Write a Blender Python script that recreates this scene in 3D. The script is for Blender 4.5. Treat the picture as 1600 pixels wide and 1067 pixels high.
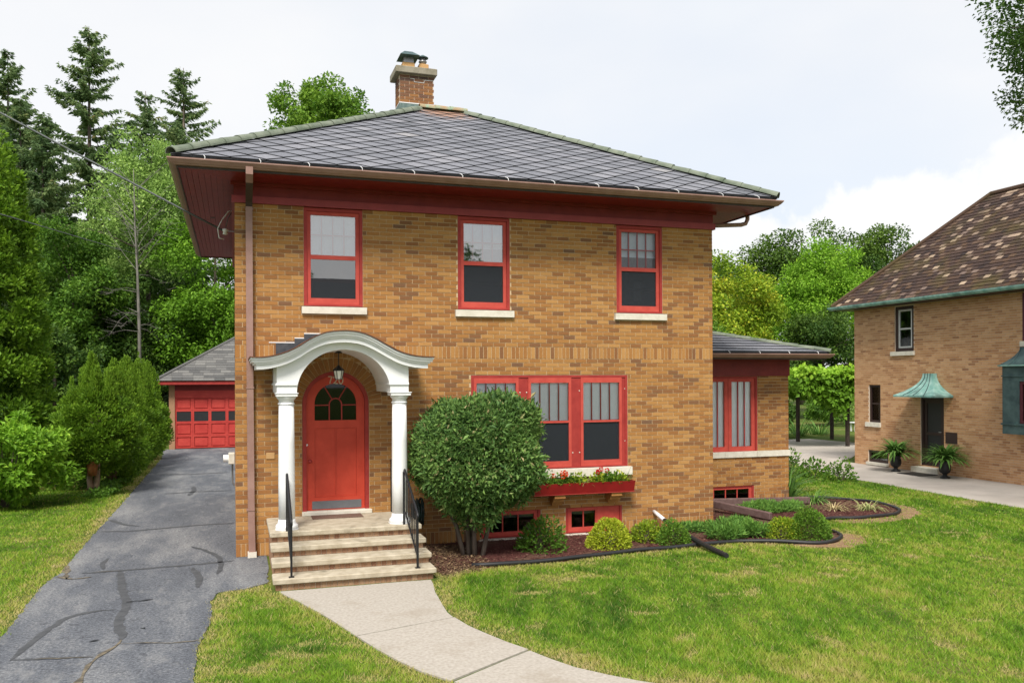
import bpy, math, random
import numpy as np
from mathutils import Matrix, Vector

# ------------------------------------------------------------------ camera, sky, sun, exposure
scn = bpy.context.scene
for o in list(bpy.data.objects):
    bpy.data.objects.remove(o)
COL = scn.collection

cam_data = bpy.data.cameras.new('camera')
cam = bpy.data.objects.new('camera', cam_data)
COL.objects.link(cam)
cam_data.sensor_width = 36.0
cam_data.lens = 1327.73 / 1600 * 36
cam_data.shift_y = (592.83 - 533.5) / 1600
cam_data.clip_start = 0.1
cam_data.clip_end = 3000
cam.matrix_world = (Matrix.Translation((-0.0204, -13.7921, 2.7237)) @ Matrix.Rotation(-0.3162, 4, 'Z')
                    @ Matrix.Rotation(math.radians(90), 4, 'X') @ Matrix.Rotation(-0.0045, 4, 'Z'))
scn.camera = cam

SUN_EL, SUN_AZ = math.radians(52), math.radians(205)     # azimuth measured from +Y clockwise (behind the camera, a little left)
world = bpy.data.worlds.new('World')
scn.world = world
world.use_nodes = True
wn, wl = world.node_tree.nodes, world.node_tree.links
wn.clear()
w_out = wn.new('ShaderNodeOutputWorld')
w_bg = wn.new('ShaderNodeBackground')
w_bg.inputs['Strength'].default_value = 0.10
sky = wn.new('ShaderNodeTexSky')
sky.sky_type = 'NISHITA'
sky.sun_disc = False
sky.sun_elevation = SUN_EL
sky.sun_rotation = SUN_AZ
sky.dust_density = 2.0
w_tc = wn.new('ShaderNodeTexCoord')


def w_noise(scale, detail, rough, loc, sc=(1, 1, 1), dist=0.0):
    mp = wn.new('ShaderNodeMapping'); mp.inputs['Scale'].default_value = sc; mp.inputs['Location'].default_value = loc
    wl.new(w_tc.outputs['Generated'], mp.inputs['Vector'])
    n = wn.new('ShaderNodeTexNoise'); n.inputs['Scale'].default_value = scale; n.inputs['Detail'].default_value = detail
    n.inputs['Roughness'].default_value = rough; n.inputs['Distortion'].default_value = dist
    wl.new(mp.outputs['Vector'], n.inputs['Vector'])
    return n.outputs['Fac']


def w_ramp(fac, stops):
    r = wn.new('ShaderNodeValToRGB')
    while len(r.color_ramp.elements) < len(stops): r.color_ramp.elements.new(0.5)
    for e, (p, c) in zip(r.color_ramp.elements, stops): e.position = p; e.color = (*c, 1)
    wl.new(fac, r.inputs['Fac']); return r.outputs['Color']


def w_mixc(fac, a, b):
    m = wn.new('ShaderNodeMix'); m.data_type = 'RGBA'; m.clamp_result = False
    wl.new(fac, m.inputs['Factor'])
    for k, v in (('A', a), ('B', b)):
        if isinstance(v, tuple): m.inputs[k].default_value = (*v, 1)
        else: wl.new(v, m.inputs[k])
    return m.outputs['Result']


# thin high veil over the blue, denser in places
veil = w_ramp(w_noise(1.5, 6, 0.5, (0.35, 0.2, 0.1), (1, 1, 2.2), 0.3), [(0.30, (0.80, 0.80, 0.80)), (0.62, (0.98, 0.98, 0.98))])
veil_col = w_ramp(w_noise(1.1, 5, 0.5, (2.1, 0.6, 0.4), (1, 1, 1.8)), [(0.32, (4.25, 4.50, 4.86)), (0.50, (4.90, 4.91, 4.93))])
sky_a = w_mixc(veil, sky.outputs['Color'], veil_col)
# a bank of cumulus low round the horizon: its top height varies with direction
sep = wn.new('ShaderNodeSeparateXYZ'); wl.new(w_tc.outputs['Generated'], sep.inputs['Vector'])
edge = wn.new('ShaderNodeMath'); edge.operation = 'MULTIPLY_ADD'; edge.inputs[1].default_value = 0.50; edge.inputs[2].default_value = -0.065
wl.new(w_noise(2.9, 8, 0.58, (1.7, 2.6, 0.0), (1, 1, 0.9), 0.2), edge.inputs[0])
dif = wn.new('ShaderNodeMath'); dif.operation = 'SUBTRACT'; wl.new(edge.outputs[0], dif.inputs[0]); wl.new(sep.outputs['Z'], dif.inputs[1])
bank = w_ramp(dif.outputs[0], [(0.0, (0, 0, 0)), (0.016, (0.95, 0.95, 0.95))])
bank_col = w_ramp(w_noise(5, 6, 0.55, (0, 0, 0), (1, 1, 1.6)), [(0.3, (4.75, 4.80, 4.88)), (0.7, (5.2, 5.2, 5.2))])
wl.new(w_mixc(bank, sky_a, bank_col), w_bg.inputs['Color'])
wl.new(w_bg.outputs['Background'], w_out.inputs['Surface'])

sun_data = bpy.data.lights.new('sun', 'SUN')
sun_data.energy = 2.3
sun_data.angle = math.radians(18)
sun_data.color = (1.0, 0.95, 0.87)
sun = bpy.data.objects.new('sun', sun_data)
COL.objects.link(sun)
_sd = Vector((math.sin(SUN_AZ) * math.cos(SUN_EL), math.cos(SUN_AZ) * math.cos(SUN_EL), math.sin(SUN_EL)))
sun.matrix_world = Matrix.Translation((0, -20, 30)) @ _sd.to_track_quat('Z', 'Y').to_matrix().to_4x4()

scn.view_settings.view_transform = 'Standard'
scn.view_settings.look = 'None'
scn.view_settings.gamma = 1.0
scn.view_settings.exposure = 1.02
scn.view_settings.use_curve_mapping = False
scn.cycles.max_bounces = 6
scn.cycles.diffuse_bounces = 3
scn.cycles.glossy_bounces = 3
scn.cycles.transparent_max_bounces = 12
scn.cycles.use_denoising = True
scn.cycles.sample_clamp_indirect = 6.0

# ------------------------------------------------------------------ helpers
RNG = np.random.default_rng(720)
random.seed(720)


class MB:
    """collects faces and builds one mesh"""
    def __init__(s):
        s.v, s.f, s.t = [], [], []

    def face(s, pts, tone=0.5):
        i = len(s.v)
        s.v.extend([tuple(p) for p in pts]); s.f.append(tuple(range(i, i + len(pts)))); s.t.append(tone)
        return s

    def box(s, x0, x1, y0, y1, z0, z1, tone=0.5, M=None):
        i = len(s.v)
        P = [(x0, y0, z0), (x1, y0, z0), (x1, y1, z0), (x0, y1, z0), (x0, y0, z1), (x1, y0, z1), (x1, y1, z1), (x0, y1, z1)]
        if M is not None:
            P = [tuple(M @ Vector(p)) for p in P]
        s.v.extend(P)
        for q in ((0, 3, 2, 1), (4, 5, 6, 7), (0, 1, 5, 4), (1, 2, 6, 5), (2, 3, 7, 6), (3, 0, 4, 7)):
            s.f.append(tuple(i + k for k in q)); s.t.append(tone)
        return s

    def rbox(s, x0, x1, y0, y1, z0, z1, b=0.01, tone=0.5):
        """box with chamfered vertical and top/bottom edges"""
        rings = []
        for z, k in ((z0, b), (z0 + b, 0), (z1 - b, 0), (z1, b)):
            a0, a1, c0, c1 = x0 + k, x1 - k, y0 + k, y1 - k
            e = b
            rings.append([(a0 + e, c0, z), (a1 - e, c0, z), (a1, c0 + e, z), (a1, c1 - e, z), (a1 - e, c1, z), (a0 + e, c1, z), (a0, c1 - e, z), (a0, c0 + e, z)])
        return s.loft(rings, tone, True, True)

    def loft(s, rings, tone=0.5, cap0=True, cap1=True, closed=True):
        i = len(s.v); n = len(rings[0])
        for r in rings:
            s.v.extend([tuple(p) for p in r])
        for a in range(len(rings) - 1):
            for k in range(n if closed else n - 1):
                k2 = (k + 1) % n
                s.f.append((i + a * n + k, i + a * n + k2, i + (a + 1) * n + k2, i + (a + 1) * n + k)); s.t.append(tone)
        if cap0:
            s.f.append(tuple(i + k for k in reversed(range(n)))); s.t.append(tone)
        if cap1:
            s.f.append(tuple(i + (len(rings) - 1) * n + k for k in range(n))); s.t.append(tone)
        return s

    def prism(s, poly, axis, a0, a1, tone=0.5):
        """poly: 2d points; axis 'x','y','z' is the extrusion direction"""
        def m(p, a):
            return {'x': (a, p[0], p[1]), 'y': (p[0], a, p[1]), 'z': (p[0], p[1], a)}[axis]
        return s.loft([[m(p, a0) for p in poly], [m(p, a1) for p in poly]], tone)

    def tube(s, pts, r, n=8, tone=0.5, cap=True):
        pts = [Vector(p) for p in pts]
        rr = r if hasattr(r, '__len__') else [r] * len(pts)
        rings = []; up = None
        for k, p in enumerate(pts):
            d = (pts[min(k + 1, len(pts) - 1)] - pts[max(k - 1, 0)])
            if d.length < 1e-9: d = Vector((0, 0, 1))
            d.normalize()
            if up is None:
                up = Vector((0, 0, 1)) if abs(d.z) < 0.9 else Vector((1, 0, 0))
            a = up - d * up.dot(d)
            if a.length < 1e-6: a = d.orthogonal()
            a.normalize(); b = d.cross(a); up = a
            rings.append([tuple(p + (a * math.cos(2 * math.pi * j / n) + b * math.sin(2 * math.pi * j / n)) * rr[k]) for j in range(n)])
        return s.loft(rings, tone, cap, cap)

    def lathe(s, prof, c, n=24, tone=0.5, ang0=0.0):
        rings = [[(c[0] + r * math.cos(ang0 + 2 * math.pi * j / n), c[1] + r * math.sin(ang0 + 2 * math.pi * j / n), c[2] + z) for j in range(n)] for r, z in prof]
        return s.loft(rings, tone)

    def mesh(s, name, mat, smooth=False):
        me = bpy.data.meshes.new(name)
        me.from_pydata(s.v, [], s.f)
        at = me.attributes.new('tone', 'FLOAT', 'FACE')
        at.data.foreach_set('value', np.array(s.t, dtype=np.float32))
        for m in (mat if isinstance(mat, (list, tuple)) else [mat]):
            me.materials.append(m)
        if smooth:
            me.shade_smooth()
        me.update()
        return me

    def build(s, name, mat, parent=None, smooth=False):
        return link(name, s.mesh(name, mat, smooth), parent)


def link(name, data, parent=None, M=None):
    o = bpy.data.objects.new(name, data)
    COL.objects.link(o)
    if parent is not None:
        o.parent = parent
    if M is not None:
        o.matrix_local = M
    return o


def tag(o, label=None, cat=None, group=None, kind=None):
    if label: o['label'] = label
    if cat: o['category'] = cat
    if group: o['group'] = group
    if kind: o['kind'] = kind
    return o


def pane(parent, x0, x1, y, z0, z1, mat='glass', name='pane'):
    """single sheet facing -y"""
    return MB().face([(x0, y, z0), (x1, y, z0), (x1, y, z1), (x0, y, z1)]).build(name, MT[mat], parent)


def thing(name, label, cat, group=None):
    """an Empty at the world origin's frame; parts carry world coordinates"""
    return tag(bpy.data.objects.new(name, None) if False else link(name, None), label, cat, group)


def npmesh(name, verts, faces, mat, tone=None, smooth=False):
    """fast mesh of equal-size faces (n x k index array)"""
    me = bpy.data.meshes.new(name)
    nv, (nf, k) = len(verts), faces.shape
    me.vertices.add(nv); me.loops.add(nf * k); me.polygons.add(nf)
    me.vertices.foreach_set('co', np.ascontiguousarray(verts, dtype=np.float32).ravel())
    me.loops.foreach_set('vertex_index', np.ascontiguousarray(faces, dtype=np.int32).ravel())
    me.polygons.foreach_set('loop_start', np.arange(0, nf * k, k, dtype=np.int32))
    me.polygons.foreach_set('loop_total', np.full(nf, k, dtype=np.int32))
    if tone is not None:
        at = me.attributes.new('tone', 'FLOAT', 'POINT')
        at.data.foreach_set('value', np.ascontiguousarray(tone, dtype=np.float32))
    me.materials.append(mat)
    me.update(calc_edges=True)
    if not smooth: me.shade_flat()
    return me


def nrm(a):
    return a / np.maximum(np.linalg.norm(a, axis=1, keepdims=True), 1e-9)


def leaf_mesh(name, pos, axis, wid, L, W, tone, mat, fold=0.25):
    """kite shaped leaves: base, two shoulders, tip"""
    n = len(pos)
    axis = nrm(axis); wid = nrm(wid - axis * (wid * axis).sum(1, keepdims=True)); nor = np.cross(axis, wid)
    L = np.broadcast_to(L, (n,))[:, None]; W = np.broadcast_to(W, (n,))[:, None]
    V = np.empty((n, 4, 3))
    V[:, 0] = pos
    V[:, 1] = pos + axis * L * 0.45 + wid * W * 0.5 + nor * W * fold
    V[:, 2] = pos + axis * L
    V[:, 3] = pos + axis * L * 0.45 - wid * W * 0.5 + nor * W * fold
    F = np.arange(n * 4).reshape(n, 4)
    return npmesh(name, V.reshape(-1, 3), F, mat, np.repeat(np.clip(tone, 0, 1), 4))


# ------------------------------------------------------------------ materials
def srgb(r, g, b):
    f = lambda c: ((c / 255) / 12.92) if c / 255 <= 0.04045 else ((c / 255 + 0.055) / 1.055) ** 2.4
    return (f(r), f(g), f(b))


def new_mat(name):
    m = bpy.data.materials.new(name); m.use_nodes = True
    nt = m.node_tree
    return m, nt, nt.nodes['Principled BSDF']


def noise(nt, scale, detail=4, rough=0.55, coord='world', stretch=None):
    N, Lk = nt.nodes, nt.links
    if coord == 'world':
        g = N.new('ShaderNodeNewGeometry'); out = g.outputs['Position']
    else:
        g = N.new('ShaderNodeTexCoord'); out = g.outputs['Object']
    if stretch:
        mp = N.new('ShaderNodeMapping'); mp.inputs['Scale'].default_value = stretch
        Lk.new(out, mp.inputs['Vector']); out = mp.outputs['Vector']
    n = N.new('ShaderNodeTexNoise')
    n.inputs['Scale'].default_value = scale; n.inputs['Detail'].default_value = detail; n.inputs['Roughness'].default_value = rough
    Lk.new(out, n.inputs['Vector'])
    return n.outputs['Fac']


def ramp(nt, fac, stops):
    r = nt.nodes.new('ShaderNodeValToRGB')
    cr = r.color_ramp
    while len(cr.elements) < len(stops): cr.elements.new(0.5)
    for e, (p, c) in zip(cr.elements, stops):
        e.position = p; e.color = (*c, 1) if len(c) == 3 else c
    nt.links.new(fac, r.inputs['Fac'])
    return r.outputs['Color']


def mixc(nt, fac, a, b, mode='MIX'):
    m = nt.nodes.new('ShaderNodeMix'); m.data_type = 'RGBA'; m.blend_type = mode
    for key, v in (('Factor', fac), ('A', a), ('B', b)):
        if hasattr(v, 'is_linked') or hasattr(v, 'links'):
            nt.links.new(v, m.inputs[key])
        elif key == 'Factor':
            m.inputs[key].default_value = v
        else:
            m.inputs[key].default_value = (*v, 1)
    return m.outputs['Result']


def bump(nt, bs, h, strength=0.3, dist=0.01):
    b = nt.nodes.new('ShaderNodeBump')
    b.inputs['Strength'].default_value = strength; b.inputs['Distance'].default_value = dist
    nt.links.new(h, b.inputs['Height']); nt.links.new(b.outputs['Normal'], bs.inputs['Normal'])


def mat_noise(name, c1, c2, scale=6, rough=0.7, bmp=0.0, bscale=60, lo=0.35, hi=0.65, detail=5, c3=None, s3=1.2, f3=(0.55, 0.7), spec=0.3, metal=0.0, stretch=None):
    m, nt, bs = new_mat(name)
    col = ramp(nt, noise(nt, scale, detail, stretch=stretch), [(lo, c1), (hi, c2)])
    if c3 is not None:
        k = ramp(nt, noise(nt, s3, 6, 0.6), [(f3[0], (0, 0, 0)), (f3[1], (1, 1, 1))])
        col = mixc(nt, k, col, c3)
    nt.links.new(col, bs.inputs['Base Color'])
    bs.inputs['Roughness'].default_value = rough
    bs.inputs['Specular IOR Level'].default_value = spec
    bs.inputs['Metallic'].default_value = metal
    if bmp: bump(nt, bs, noise(nt, bscale, 6), bmp)
    return m


def mat_tone(name, stops, rough=0.8, bmp=0.3, bscale=120, grain=0.25, gscale=90, spec=0.25, stain=None):
    m, nt, bs = new_mat(name)
    at = nt.nodes.new('ShaderNodeAttribute'); at.attribute_name = 'tone'
    col = ramp(nt, at.outputs['Fac'], stops)
    if grain:
        g = ramp(nt, noise(nt, gscale, 5), [(0.25, (1 - grain,) * 3), (0.75, (1 + grain * 0.6,) * 3)])
        col = mixc(nt, 1.0, col, g, 'MULTIPLY')
    if stain:
        for (c, sc, a, b) in stain:
            k = ramp(nt, noise(nt, sc, 6, 0.6), [(a, (0, 0, 0)), (b, (1, 1, 1))])
            col = mixc(nt, k, col, c)
    nt.links.new(col, bs.inputs['Base Color'])
    bs.inputs['Roughness'].default_value = rough; bs.inputs['Specular IOR Level'].default_value = spec
    if bmp: bump(nt, bs, noise(nt, bscale, 5), bmp, 0.004)
    return m


def mat_leaf(name, stops, trans=0.35, rough=0.6, patch=None):
    m, nt, bs = new_mat(name)
    at = nt.nodes.new('ShaderNodeAttribute'); at.attribute_name = 'tone'
    col = ramp(nt, at.outputs['Fac'], stops)
    if patch:
        c, sc, a, b = patch
        k = ramp(nt, noise(nt, sc, 4, 0.6), [(a, (0, 0, 0)), (b, (1, 1, 1))])
        col = mixc(nt, k, col, c)
    nt.links.new(col, bs.inputs['Base Color'])
    bs.inputs['Roughness'].default_value = rough; bs.inputs['Specular IOR Level'].default_value = 0.25
    tr = nt.nodes.new('ShaderNodeBsdfTranslucent'); nt.links.new(col, tr.inputs['Color'])
    mx = nt.nodes.new('ShaderNodeMixShader'); mx.inputs[0].default_value = trans
    nt.links.new(bs.outputs[0], mx.inputs[1]); nt.links.new(tr.outputs[0], mx.inputs[2])
    nt.links.new(mx.outputs[0], nt.nodes['Material Output'].inputs['Surface'])
    return m


def mat_plain(name, c, rough=0.5, spec=0.3, metal=0.0, var=0.08, scale=8):
    return mat_noise(name, tuple(x * (1 - var) for x in c), tuple(min(1, x * (1 + var)) for x in c), scale, rough, spec=spec, metal=metal)


def mat_glass(name, refl=0.12, tint=(0.9, 0.93, 0.95)):
    """thin window pane: clear with a Fresnel reflection"""
    m, nt, bs = new_mat(name)
    nt.nodes.remove(bs)
    tr = nt.nodes.new('ShaderNodeBsdfTransparent'); tr.inputs['Color'].default_value = (*tint, 1)
    gl = nt.nodes.new('ShaderNodeBsdfGlossy'); gl.inputs['Roughness'].default_value = 0.02
    lw = nt.nodes.new('ShaderNodeLayerWeight'); lw.inputs['Blend'].default_value = 0.25
    r = ramp(nt, lw.outputs['Fresnel'], [(0.0, (refl,) * 3), (1.0, (1, 1, 1))])
    mx = nt.nodes.new('ShaderNodeMixShader')
    nt.links.new(r, mx.inputs[0]); nt.links.new(tr.outputs[0], mx.inputs[1]); nt.links.new(gl.outputs[0], mx.inputs[2])
    nt.links.new(mx.outputs[0], nt.nodes['Material Output'].inputs['Surface'])
    return m


def mat_screen(name, c=(0.02, 0.024, 0.032), clear=0.35):
    """insect screen: dark mesh that lets part of the view through"""
    m, nt, bs = new_mat(name)
    bs.inputs['Base Color'].default_value = (*c, 1); bs.inputs['Roughness'].default_value = 0.45
    tr = nt.nodes.new('ShaderNodeBsdfTransparent')
    mx = nt.nodes.new('ShaderNodeMixShader'); mx.inputs[0].default_value = clear
    nt.links.new(bs.outputs[0], mx.inputs[1]); nt.links.new(tr.outputs[0], mx.inputs[2])
    nt.links.new(mx.outputs[0], nt.nodes['Material Output'].inputs['Surface'])
    return m


MT = {}
MT['brick'] = mat_tone('brick', [(0.0, (0.475, 0.250, 0.085)), (0.25, (0.41, 0.198, 0.060)), (0.50, (0.35, 0.156, 0.048)), (0.70, (0.285, 0.125, 0.044)),
                                 (0.86, (0.245, 0.110, 0.044)), (0.95, (0.215, 0.105, 0.050)), (1.0, (0.185, 0.10, 0.056))], 0.85, 0.5, 160, 0.30, 130,
                       stain=[((0.29, 0.15, 0.062), 0.55, 0.58, 0.82), ((0.22, 0.125, 0.06), 2.2, 0.66, 0.85)])
MT['brick_orange'] = mat_tone('brick_orange', [(0.0, (0.64, 0.39, 0.215)), (0.35, (0.57, 0.325, 0.165)), (0.7, (0.46, 0.24, 0.115)), (1.0, (0.32, 0.16, 0.085))], 0.85, 0.4, 140, 0.25, 100)
MT['brick_red'] = mat_tone('brick_red', [(0.0, (0.46, 0.29, 0.18)), (0.5, (0.38, 0.215, 0.125)), (1.0, (0.25, 0.125, 0.075))], 0.85, 0.4, 140, 0.3, 80)
MT['mortar'] = mat_noise('mortar', (0.50, 0.36, 0.205), (0.62, 0.465, 0.285), 14, 0.95, 0.4, 200)
MT['mortar_grey'] = mat_noise('mortar_grey', (0.58, 0.46, 0.35), (0.68, 0.56, 0.44), 12, 0.95, 0.3, 200)
MT['limestone'] = mat_noise('limestone', (0.60, 0.56, 0.47), (0.72, 0.68, 0.59), 9, 0.85, 0.25, 120)
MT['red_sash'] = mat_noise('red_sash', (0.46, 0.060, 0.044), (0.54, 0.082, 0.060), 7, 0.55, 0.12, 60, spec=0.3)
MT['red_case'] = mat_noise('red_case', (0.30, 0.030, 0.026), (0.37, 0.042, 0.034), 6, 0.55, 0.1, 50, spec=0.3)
MT['red_deep_lit'] = mat_noise('red_deep_lit', (0.29, 0.038, 0.042), (0.34, 0.048, 0.050), 5, 0.45, spec=0.35)  # same deep trim red, made lighter to paint light on the lower board
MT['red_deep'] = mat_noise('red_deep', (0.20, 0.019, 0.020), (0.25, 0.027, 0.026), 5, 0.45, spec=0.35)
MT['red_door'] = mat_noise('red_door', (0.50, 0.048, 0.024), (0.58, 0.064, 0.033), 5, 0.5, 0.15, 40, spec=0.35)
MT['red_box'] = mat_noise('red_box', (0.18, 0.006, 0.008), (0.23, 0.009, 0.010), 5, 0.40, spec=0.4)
MT['gutter'] = mat_noise('gutter', (0.27, 0.155, 0.125), (0.33, 0.20, 0.165), 5, 0.45, spec=0.4)
MT['gutter_dark'] = mat_noise('gutter_dark', (0.055, 0.04, 0.035), (0.075, 0.055, 0.048), 5, 0.5)
MT['white'] = mat_noise('white_paint', (0.76, 0.77, 0.78), (0.83, 0.83, 0.83), 3, 0.42, 0.03, 30, spec=0.4)
MT['concrete_step'] = mat_noise('concrete_step', (0.36, 0.305, 0.22), (0.50, 0.44, 0.34), 7, 0.9, 0.4, 90, c3=(0.19, 0.165, 0.12), s3=3.0, f3=(0.58, 0.74))
MT['concrete_walk'] = mat_noise('concrete_walk', (0.33, 0.295, 0.25), (0.46, 0.42, 0.37), 28, 0.92, 0.5, 110, c3=(0.30, 0.255, 0.20), s3=1.6, f3=(0.55, 0.80), detail=8, lo=0.3, hi=0.7)
MT['iron'] = mat_plain('iron_black', (0.012, 0.012, 0.014), 0.45, 0.4)
MT['plastic'] = mat_plain('black_plastic', (0.02, 0.02, 0.022), 0.5, 0.4)
MT['glass'] = mat_glass('glass', 0.42)
MT['glass_mid'] = mat_glass('glass_mid', 0.30)
MT['glass_door'] = mat_glass('glass_door', 0.015, (0.5, 0.52, 0.55))
MT['glass_low'] = mat_glass('glass_low', 0.03, (0.98, 0.99, 1.0))
MT['glass_dark'] = mat_glass('glass_dark', 0.05, (0.7, 0.75, 0.78))
MT['screen'] = mat_screen('screen')
MT['blind'] = mat_plain('blind_white', (0.86, 0.89, 0.92), 0.55, 0.3, var=0.02)
MT['curtain'] = mat_plain('curtain', (0.72, 0.76, 0.82), 0.8, 0.2, var=0.05)
MT['room'] = mat_plain('room_wall', (0.22, 0.20, 0.17), 0.9)
MT['copper_brown'] = mat_plain('copper_brown', (0.16, 0.065, 0.04), 0.45, 0.4, 0.3)
MT['membrane'] = mat_noise('membrane', (0.045, 0.05, 0.058), (0.075, 0.08, 0.09), 10, 0.9, 0.3, 80)
MT['patina'] = mat_noise('patina', (0.15, 0.33, 0.29), (0.32, 0.50, 0.45), 6, 0.7, c3=(0.06, 0.13, 0.12), s3=2.0, f3=(0.50, 0.72))
MT['patina_dark'] = mat_noise('patina_dark', (0.035, 0.065, 0.07), (0.075, 0.125, 0.125), 4, 0.55, c3=(0.12, 0.26, 0.23), s3=3.0, f3=(0.6, 0.8))
MT['bronze'] = mat_plain('bronze_frame', (0.035, 0.018, 0.016), 0.5, 0.4)
MT['kick'] = mat_plain('kick_plate_metal', (0.16, 0.165, 0.18), 0.45, 0.4, 0.2)
MT['steel'] = mat_plain('steel', (0.30, 0.30, 0.31), 0.35, 0.5, 0.6)
MT['flue'] = mat_plain('flue_clay', (0.50, 0.30, 0.13), 0.85)
MT['wire'] = mat_plain('wire', (0.10, 0.11, 0.11), 0.6)
MT['strap'] = mat_plain('strap', (0.75, 0.75, 0.75), 0.4, 0.4)
MT['wood_dark'] = mat_noise('wood_dark', (0.03, 0.022, 0.018), (0.06, 0.045, 0.036), 12, 0.8, 0.3, 50)
MT['timber'] = mat_noise('timber', (0.11, 0.065, 0.06), (0.17, 0.11, 0.10), 9, 0.85, 0.3, 60)

# ------------------------------------------------------------------ ground, drive, walk, beds
def pip(px, py, poly):
    """vectorised point in polygon"""
    inside = np.zeros(len(px), bool); n = len(poly)
    for i in range(n):
        x1, y1 = poly[i]; x2, y2 = poly[(i + 1) % n]
        c = ((y1 > py) != (y2 > py))
        xs = (x2 - x1) * (py - y1) / ((y2 - y1) if abs(y2 - y1) > 1e-12 else 1e-12) + x1
        inside ^= c & (px < xs)
    return inside


def dist_poly(px, py, pts, closed=True):
    d = np.full(len(px), 1e9); n = len(pts)
    for i in range(n if closed else n - 1):
        ax, ay = pts[i]; bx, by = pts[(i + 1) % n]
        vx, vy = bx - ax, by - ay
        t = np.clip(((px - ax) * vx + (py - ay) * vy) / max(vx * vx + vy * vy, 1e-9), 0, 1)
        d = np.minimum(d, np.hypot(px - ax - t * vx, py - ay - t * vy))
    return d


def smooth_noise(px, py, freq, seed, octaves=3):
    r = np.random.default_rng(seed); out = np.zeros(len(px)); amp = 1.0; tot = 0
    for o in range(octaves):
        for _ in range(5):
            a = r.uniform(0, 2 * np.pi); f = freq * 2 ** o * r.uniform(0.6, 1.4)
            out += amp * np.sin((px * np.cos(a) + py * np.sin(a)) * f + r.uniform(0, 6.28))
        tot += amp * 2.2; amp *= 0.6
    return out / tot


def jagged(pts, step, amp, seed, closed=False):
    r = np.random.default_rng(seed); out = []
    n = len(pts)
    for i in range(n if closed else n - 1):
        a, b = np.array(pts[i]), np.array(pts[(i + 1) % n])
        L = np.linalg.norm(b - a); k = max(1, int(L / step)); d = (b - a) / max(L, 1e-9); nn = np.array([-d[1], d[0]])
        for j in range(k):
            out.append(tuple(a + (b - a) * j / k + nn * r.normal(0, amp)))
    if not closed: out.append(tuple(pts[-1]))
    return out


# the ground: turf and soil to the horizon
m, nt, bs = new_mat('turf_ground')
n1 = noise(nt, 0.35, 6, 0.6)
n2 = noise(nt, 18, 6, 0.65)
col = ramp(nt, n1, [(0.32, (0.060, 0.105, 0.016)), (0.52, (0.095, 0.135, 0.026)), (0.70, (0.17, 0.155, 0.055))])
g = ramp(nt, n2, [(0.25, (0.55, 0.55, 0.55)), (0.75, (1.35, 1.35, 1.25))])
nt.links.new(mixc(nt, 1.0, col, g, 'MULTIPLY'), bs.inputs['Base Color'])
bs.inputs['Roughness'].default_value = 0.95; bs.inputs['Specular IOR Level'].default_value = 0.1
bump(nt, bs, noise(nt, 40, 6), 0.8, 0.03)
MT['turf'] = m
gm = MB().face([(-600, -300, -0.012), (700, -300, -0.012), (700, 900, -0.012), (-600, 900, -0.012)])
tag(gm.build('ground', MT['turf']), 'level grass ground running back under the trees', kind='structure')

# asphalt drive
m, nt, bs = new_mat('asphalt')
c = ramp(nt, noise(nt, 0.6, 7, 0.65, stretch=(1.7, 0.5, 1)), [(0.28, (0.066, 0.072, 0.086)), (0.48, (0.104, 0.111, 0.127)), (0.66, (0.195, 0.198, 0.205))])
sp = ramp(nt, noise(nt, 30, 8, 0.85), [(0.34, (0.35, 0.35, 0.37)), (0.5, (1, 1, 1)), (0.64, (2.2, 2.2, 2.1))])
c = mixc(nt, 1.0, c, sp, 'MULTIPLY')
wm = ramp(nt, noise(nt, 2.2, 9, 0.78, stretch=(1.3, 0.6, 1)), [(0.54, (0, 0, 0)), (0.70, (0.75, 0.75, 0.75))])
c = mixc(nt, wm, c, (0.25, 0.25, 0.25))
dots = ramp(nt, noise(nt, 22, 4, 0.6), [(0.70, (0, 0, 0)), (0.74, (0.8, 0.8, 0.8))])
c = mixc(nt, dots, c, (0.34, 0.335, 0.32))
blk = ramp(nt, noise(nt, 6, 7, 0.7), [(0.30, (0.45, 0.45, 0.47)), (0.44, (1, 1, 1))])
c = mixc(nt, 1.0, c, blk, 'MULTIPLY')
nt.links.new(c, bs.inputs['Base Color'])
bs.inputs['Roughness'].default_value = 0.88; bs.inputs['Specular IOR Level'].default_value = 0.25
bump(nt, bs, noise(nt, 150, 4), 0.5, 0.006)
MT['asphalt'] = m
MT['seal'] = mat_noise('crack_sealer', (0.055, 0.058, 0.064), (0.085, 0.088, 0.095), 8, 0.75, 0.3, 90)
MT['crack'] = mat_noise('crack_sand', (0.07, 0.062, 0.05), (0.21, 0.175, 0.12), 12, 0.95, 0.6, 60)
MT['tar'] = mat_plain('tar_patch', (0.012, 0.012, 0.016), 0.5)

DRIVE_L = [(-2.7, 22.7), (-2.45, 18), (-2.41, 7.9), (-2.40, 5.3), (-2.41, 2.2), (-2.40, 0.9), (-2.36, -0.06), (-2.47, -1.07), (-2.43, -2.07), (-2.39, -3.2), (-2.42, -4.5), (-2.45, -14)]
DRIVE_R = [(-0.38, -14), (-0.38, -5.05), (-0.38, -4.45), (-0.33, -4.0), (-0.28, -3.6), (-0.295, -2.62), (-0.215, -2.17), (0.10, -2.12), (0.39, -1.85), (0.45, -0.9), (0.45, 0.06)]
DRIVE = jagged(DRIVE_L[1:], 0.09, 0.012, 3) + jagged(DRIVE_R[:-1], 0.09, 0.010, 4) + [(0.45, 0.06), (0.05, 0.06), (0.05, 7.9), (3.8, 9.5), (3.8, 22.7), (-2.7, 22.7)]


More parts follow.
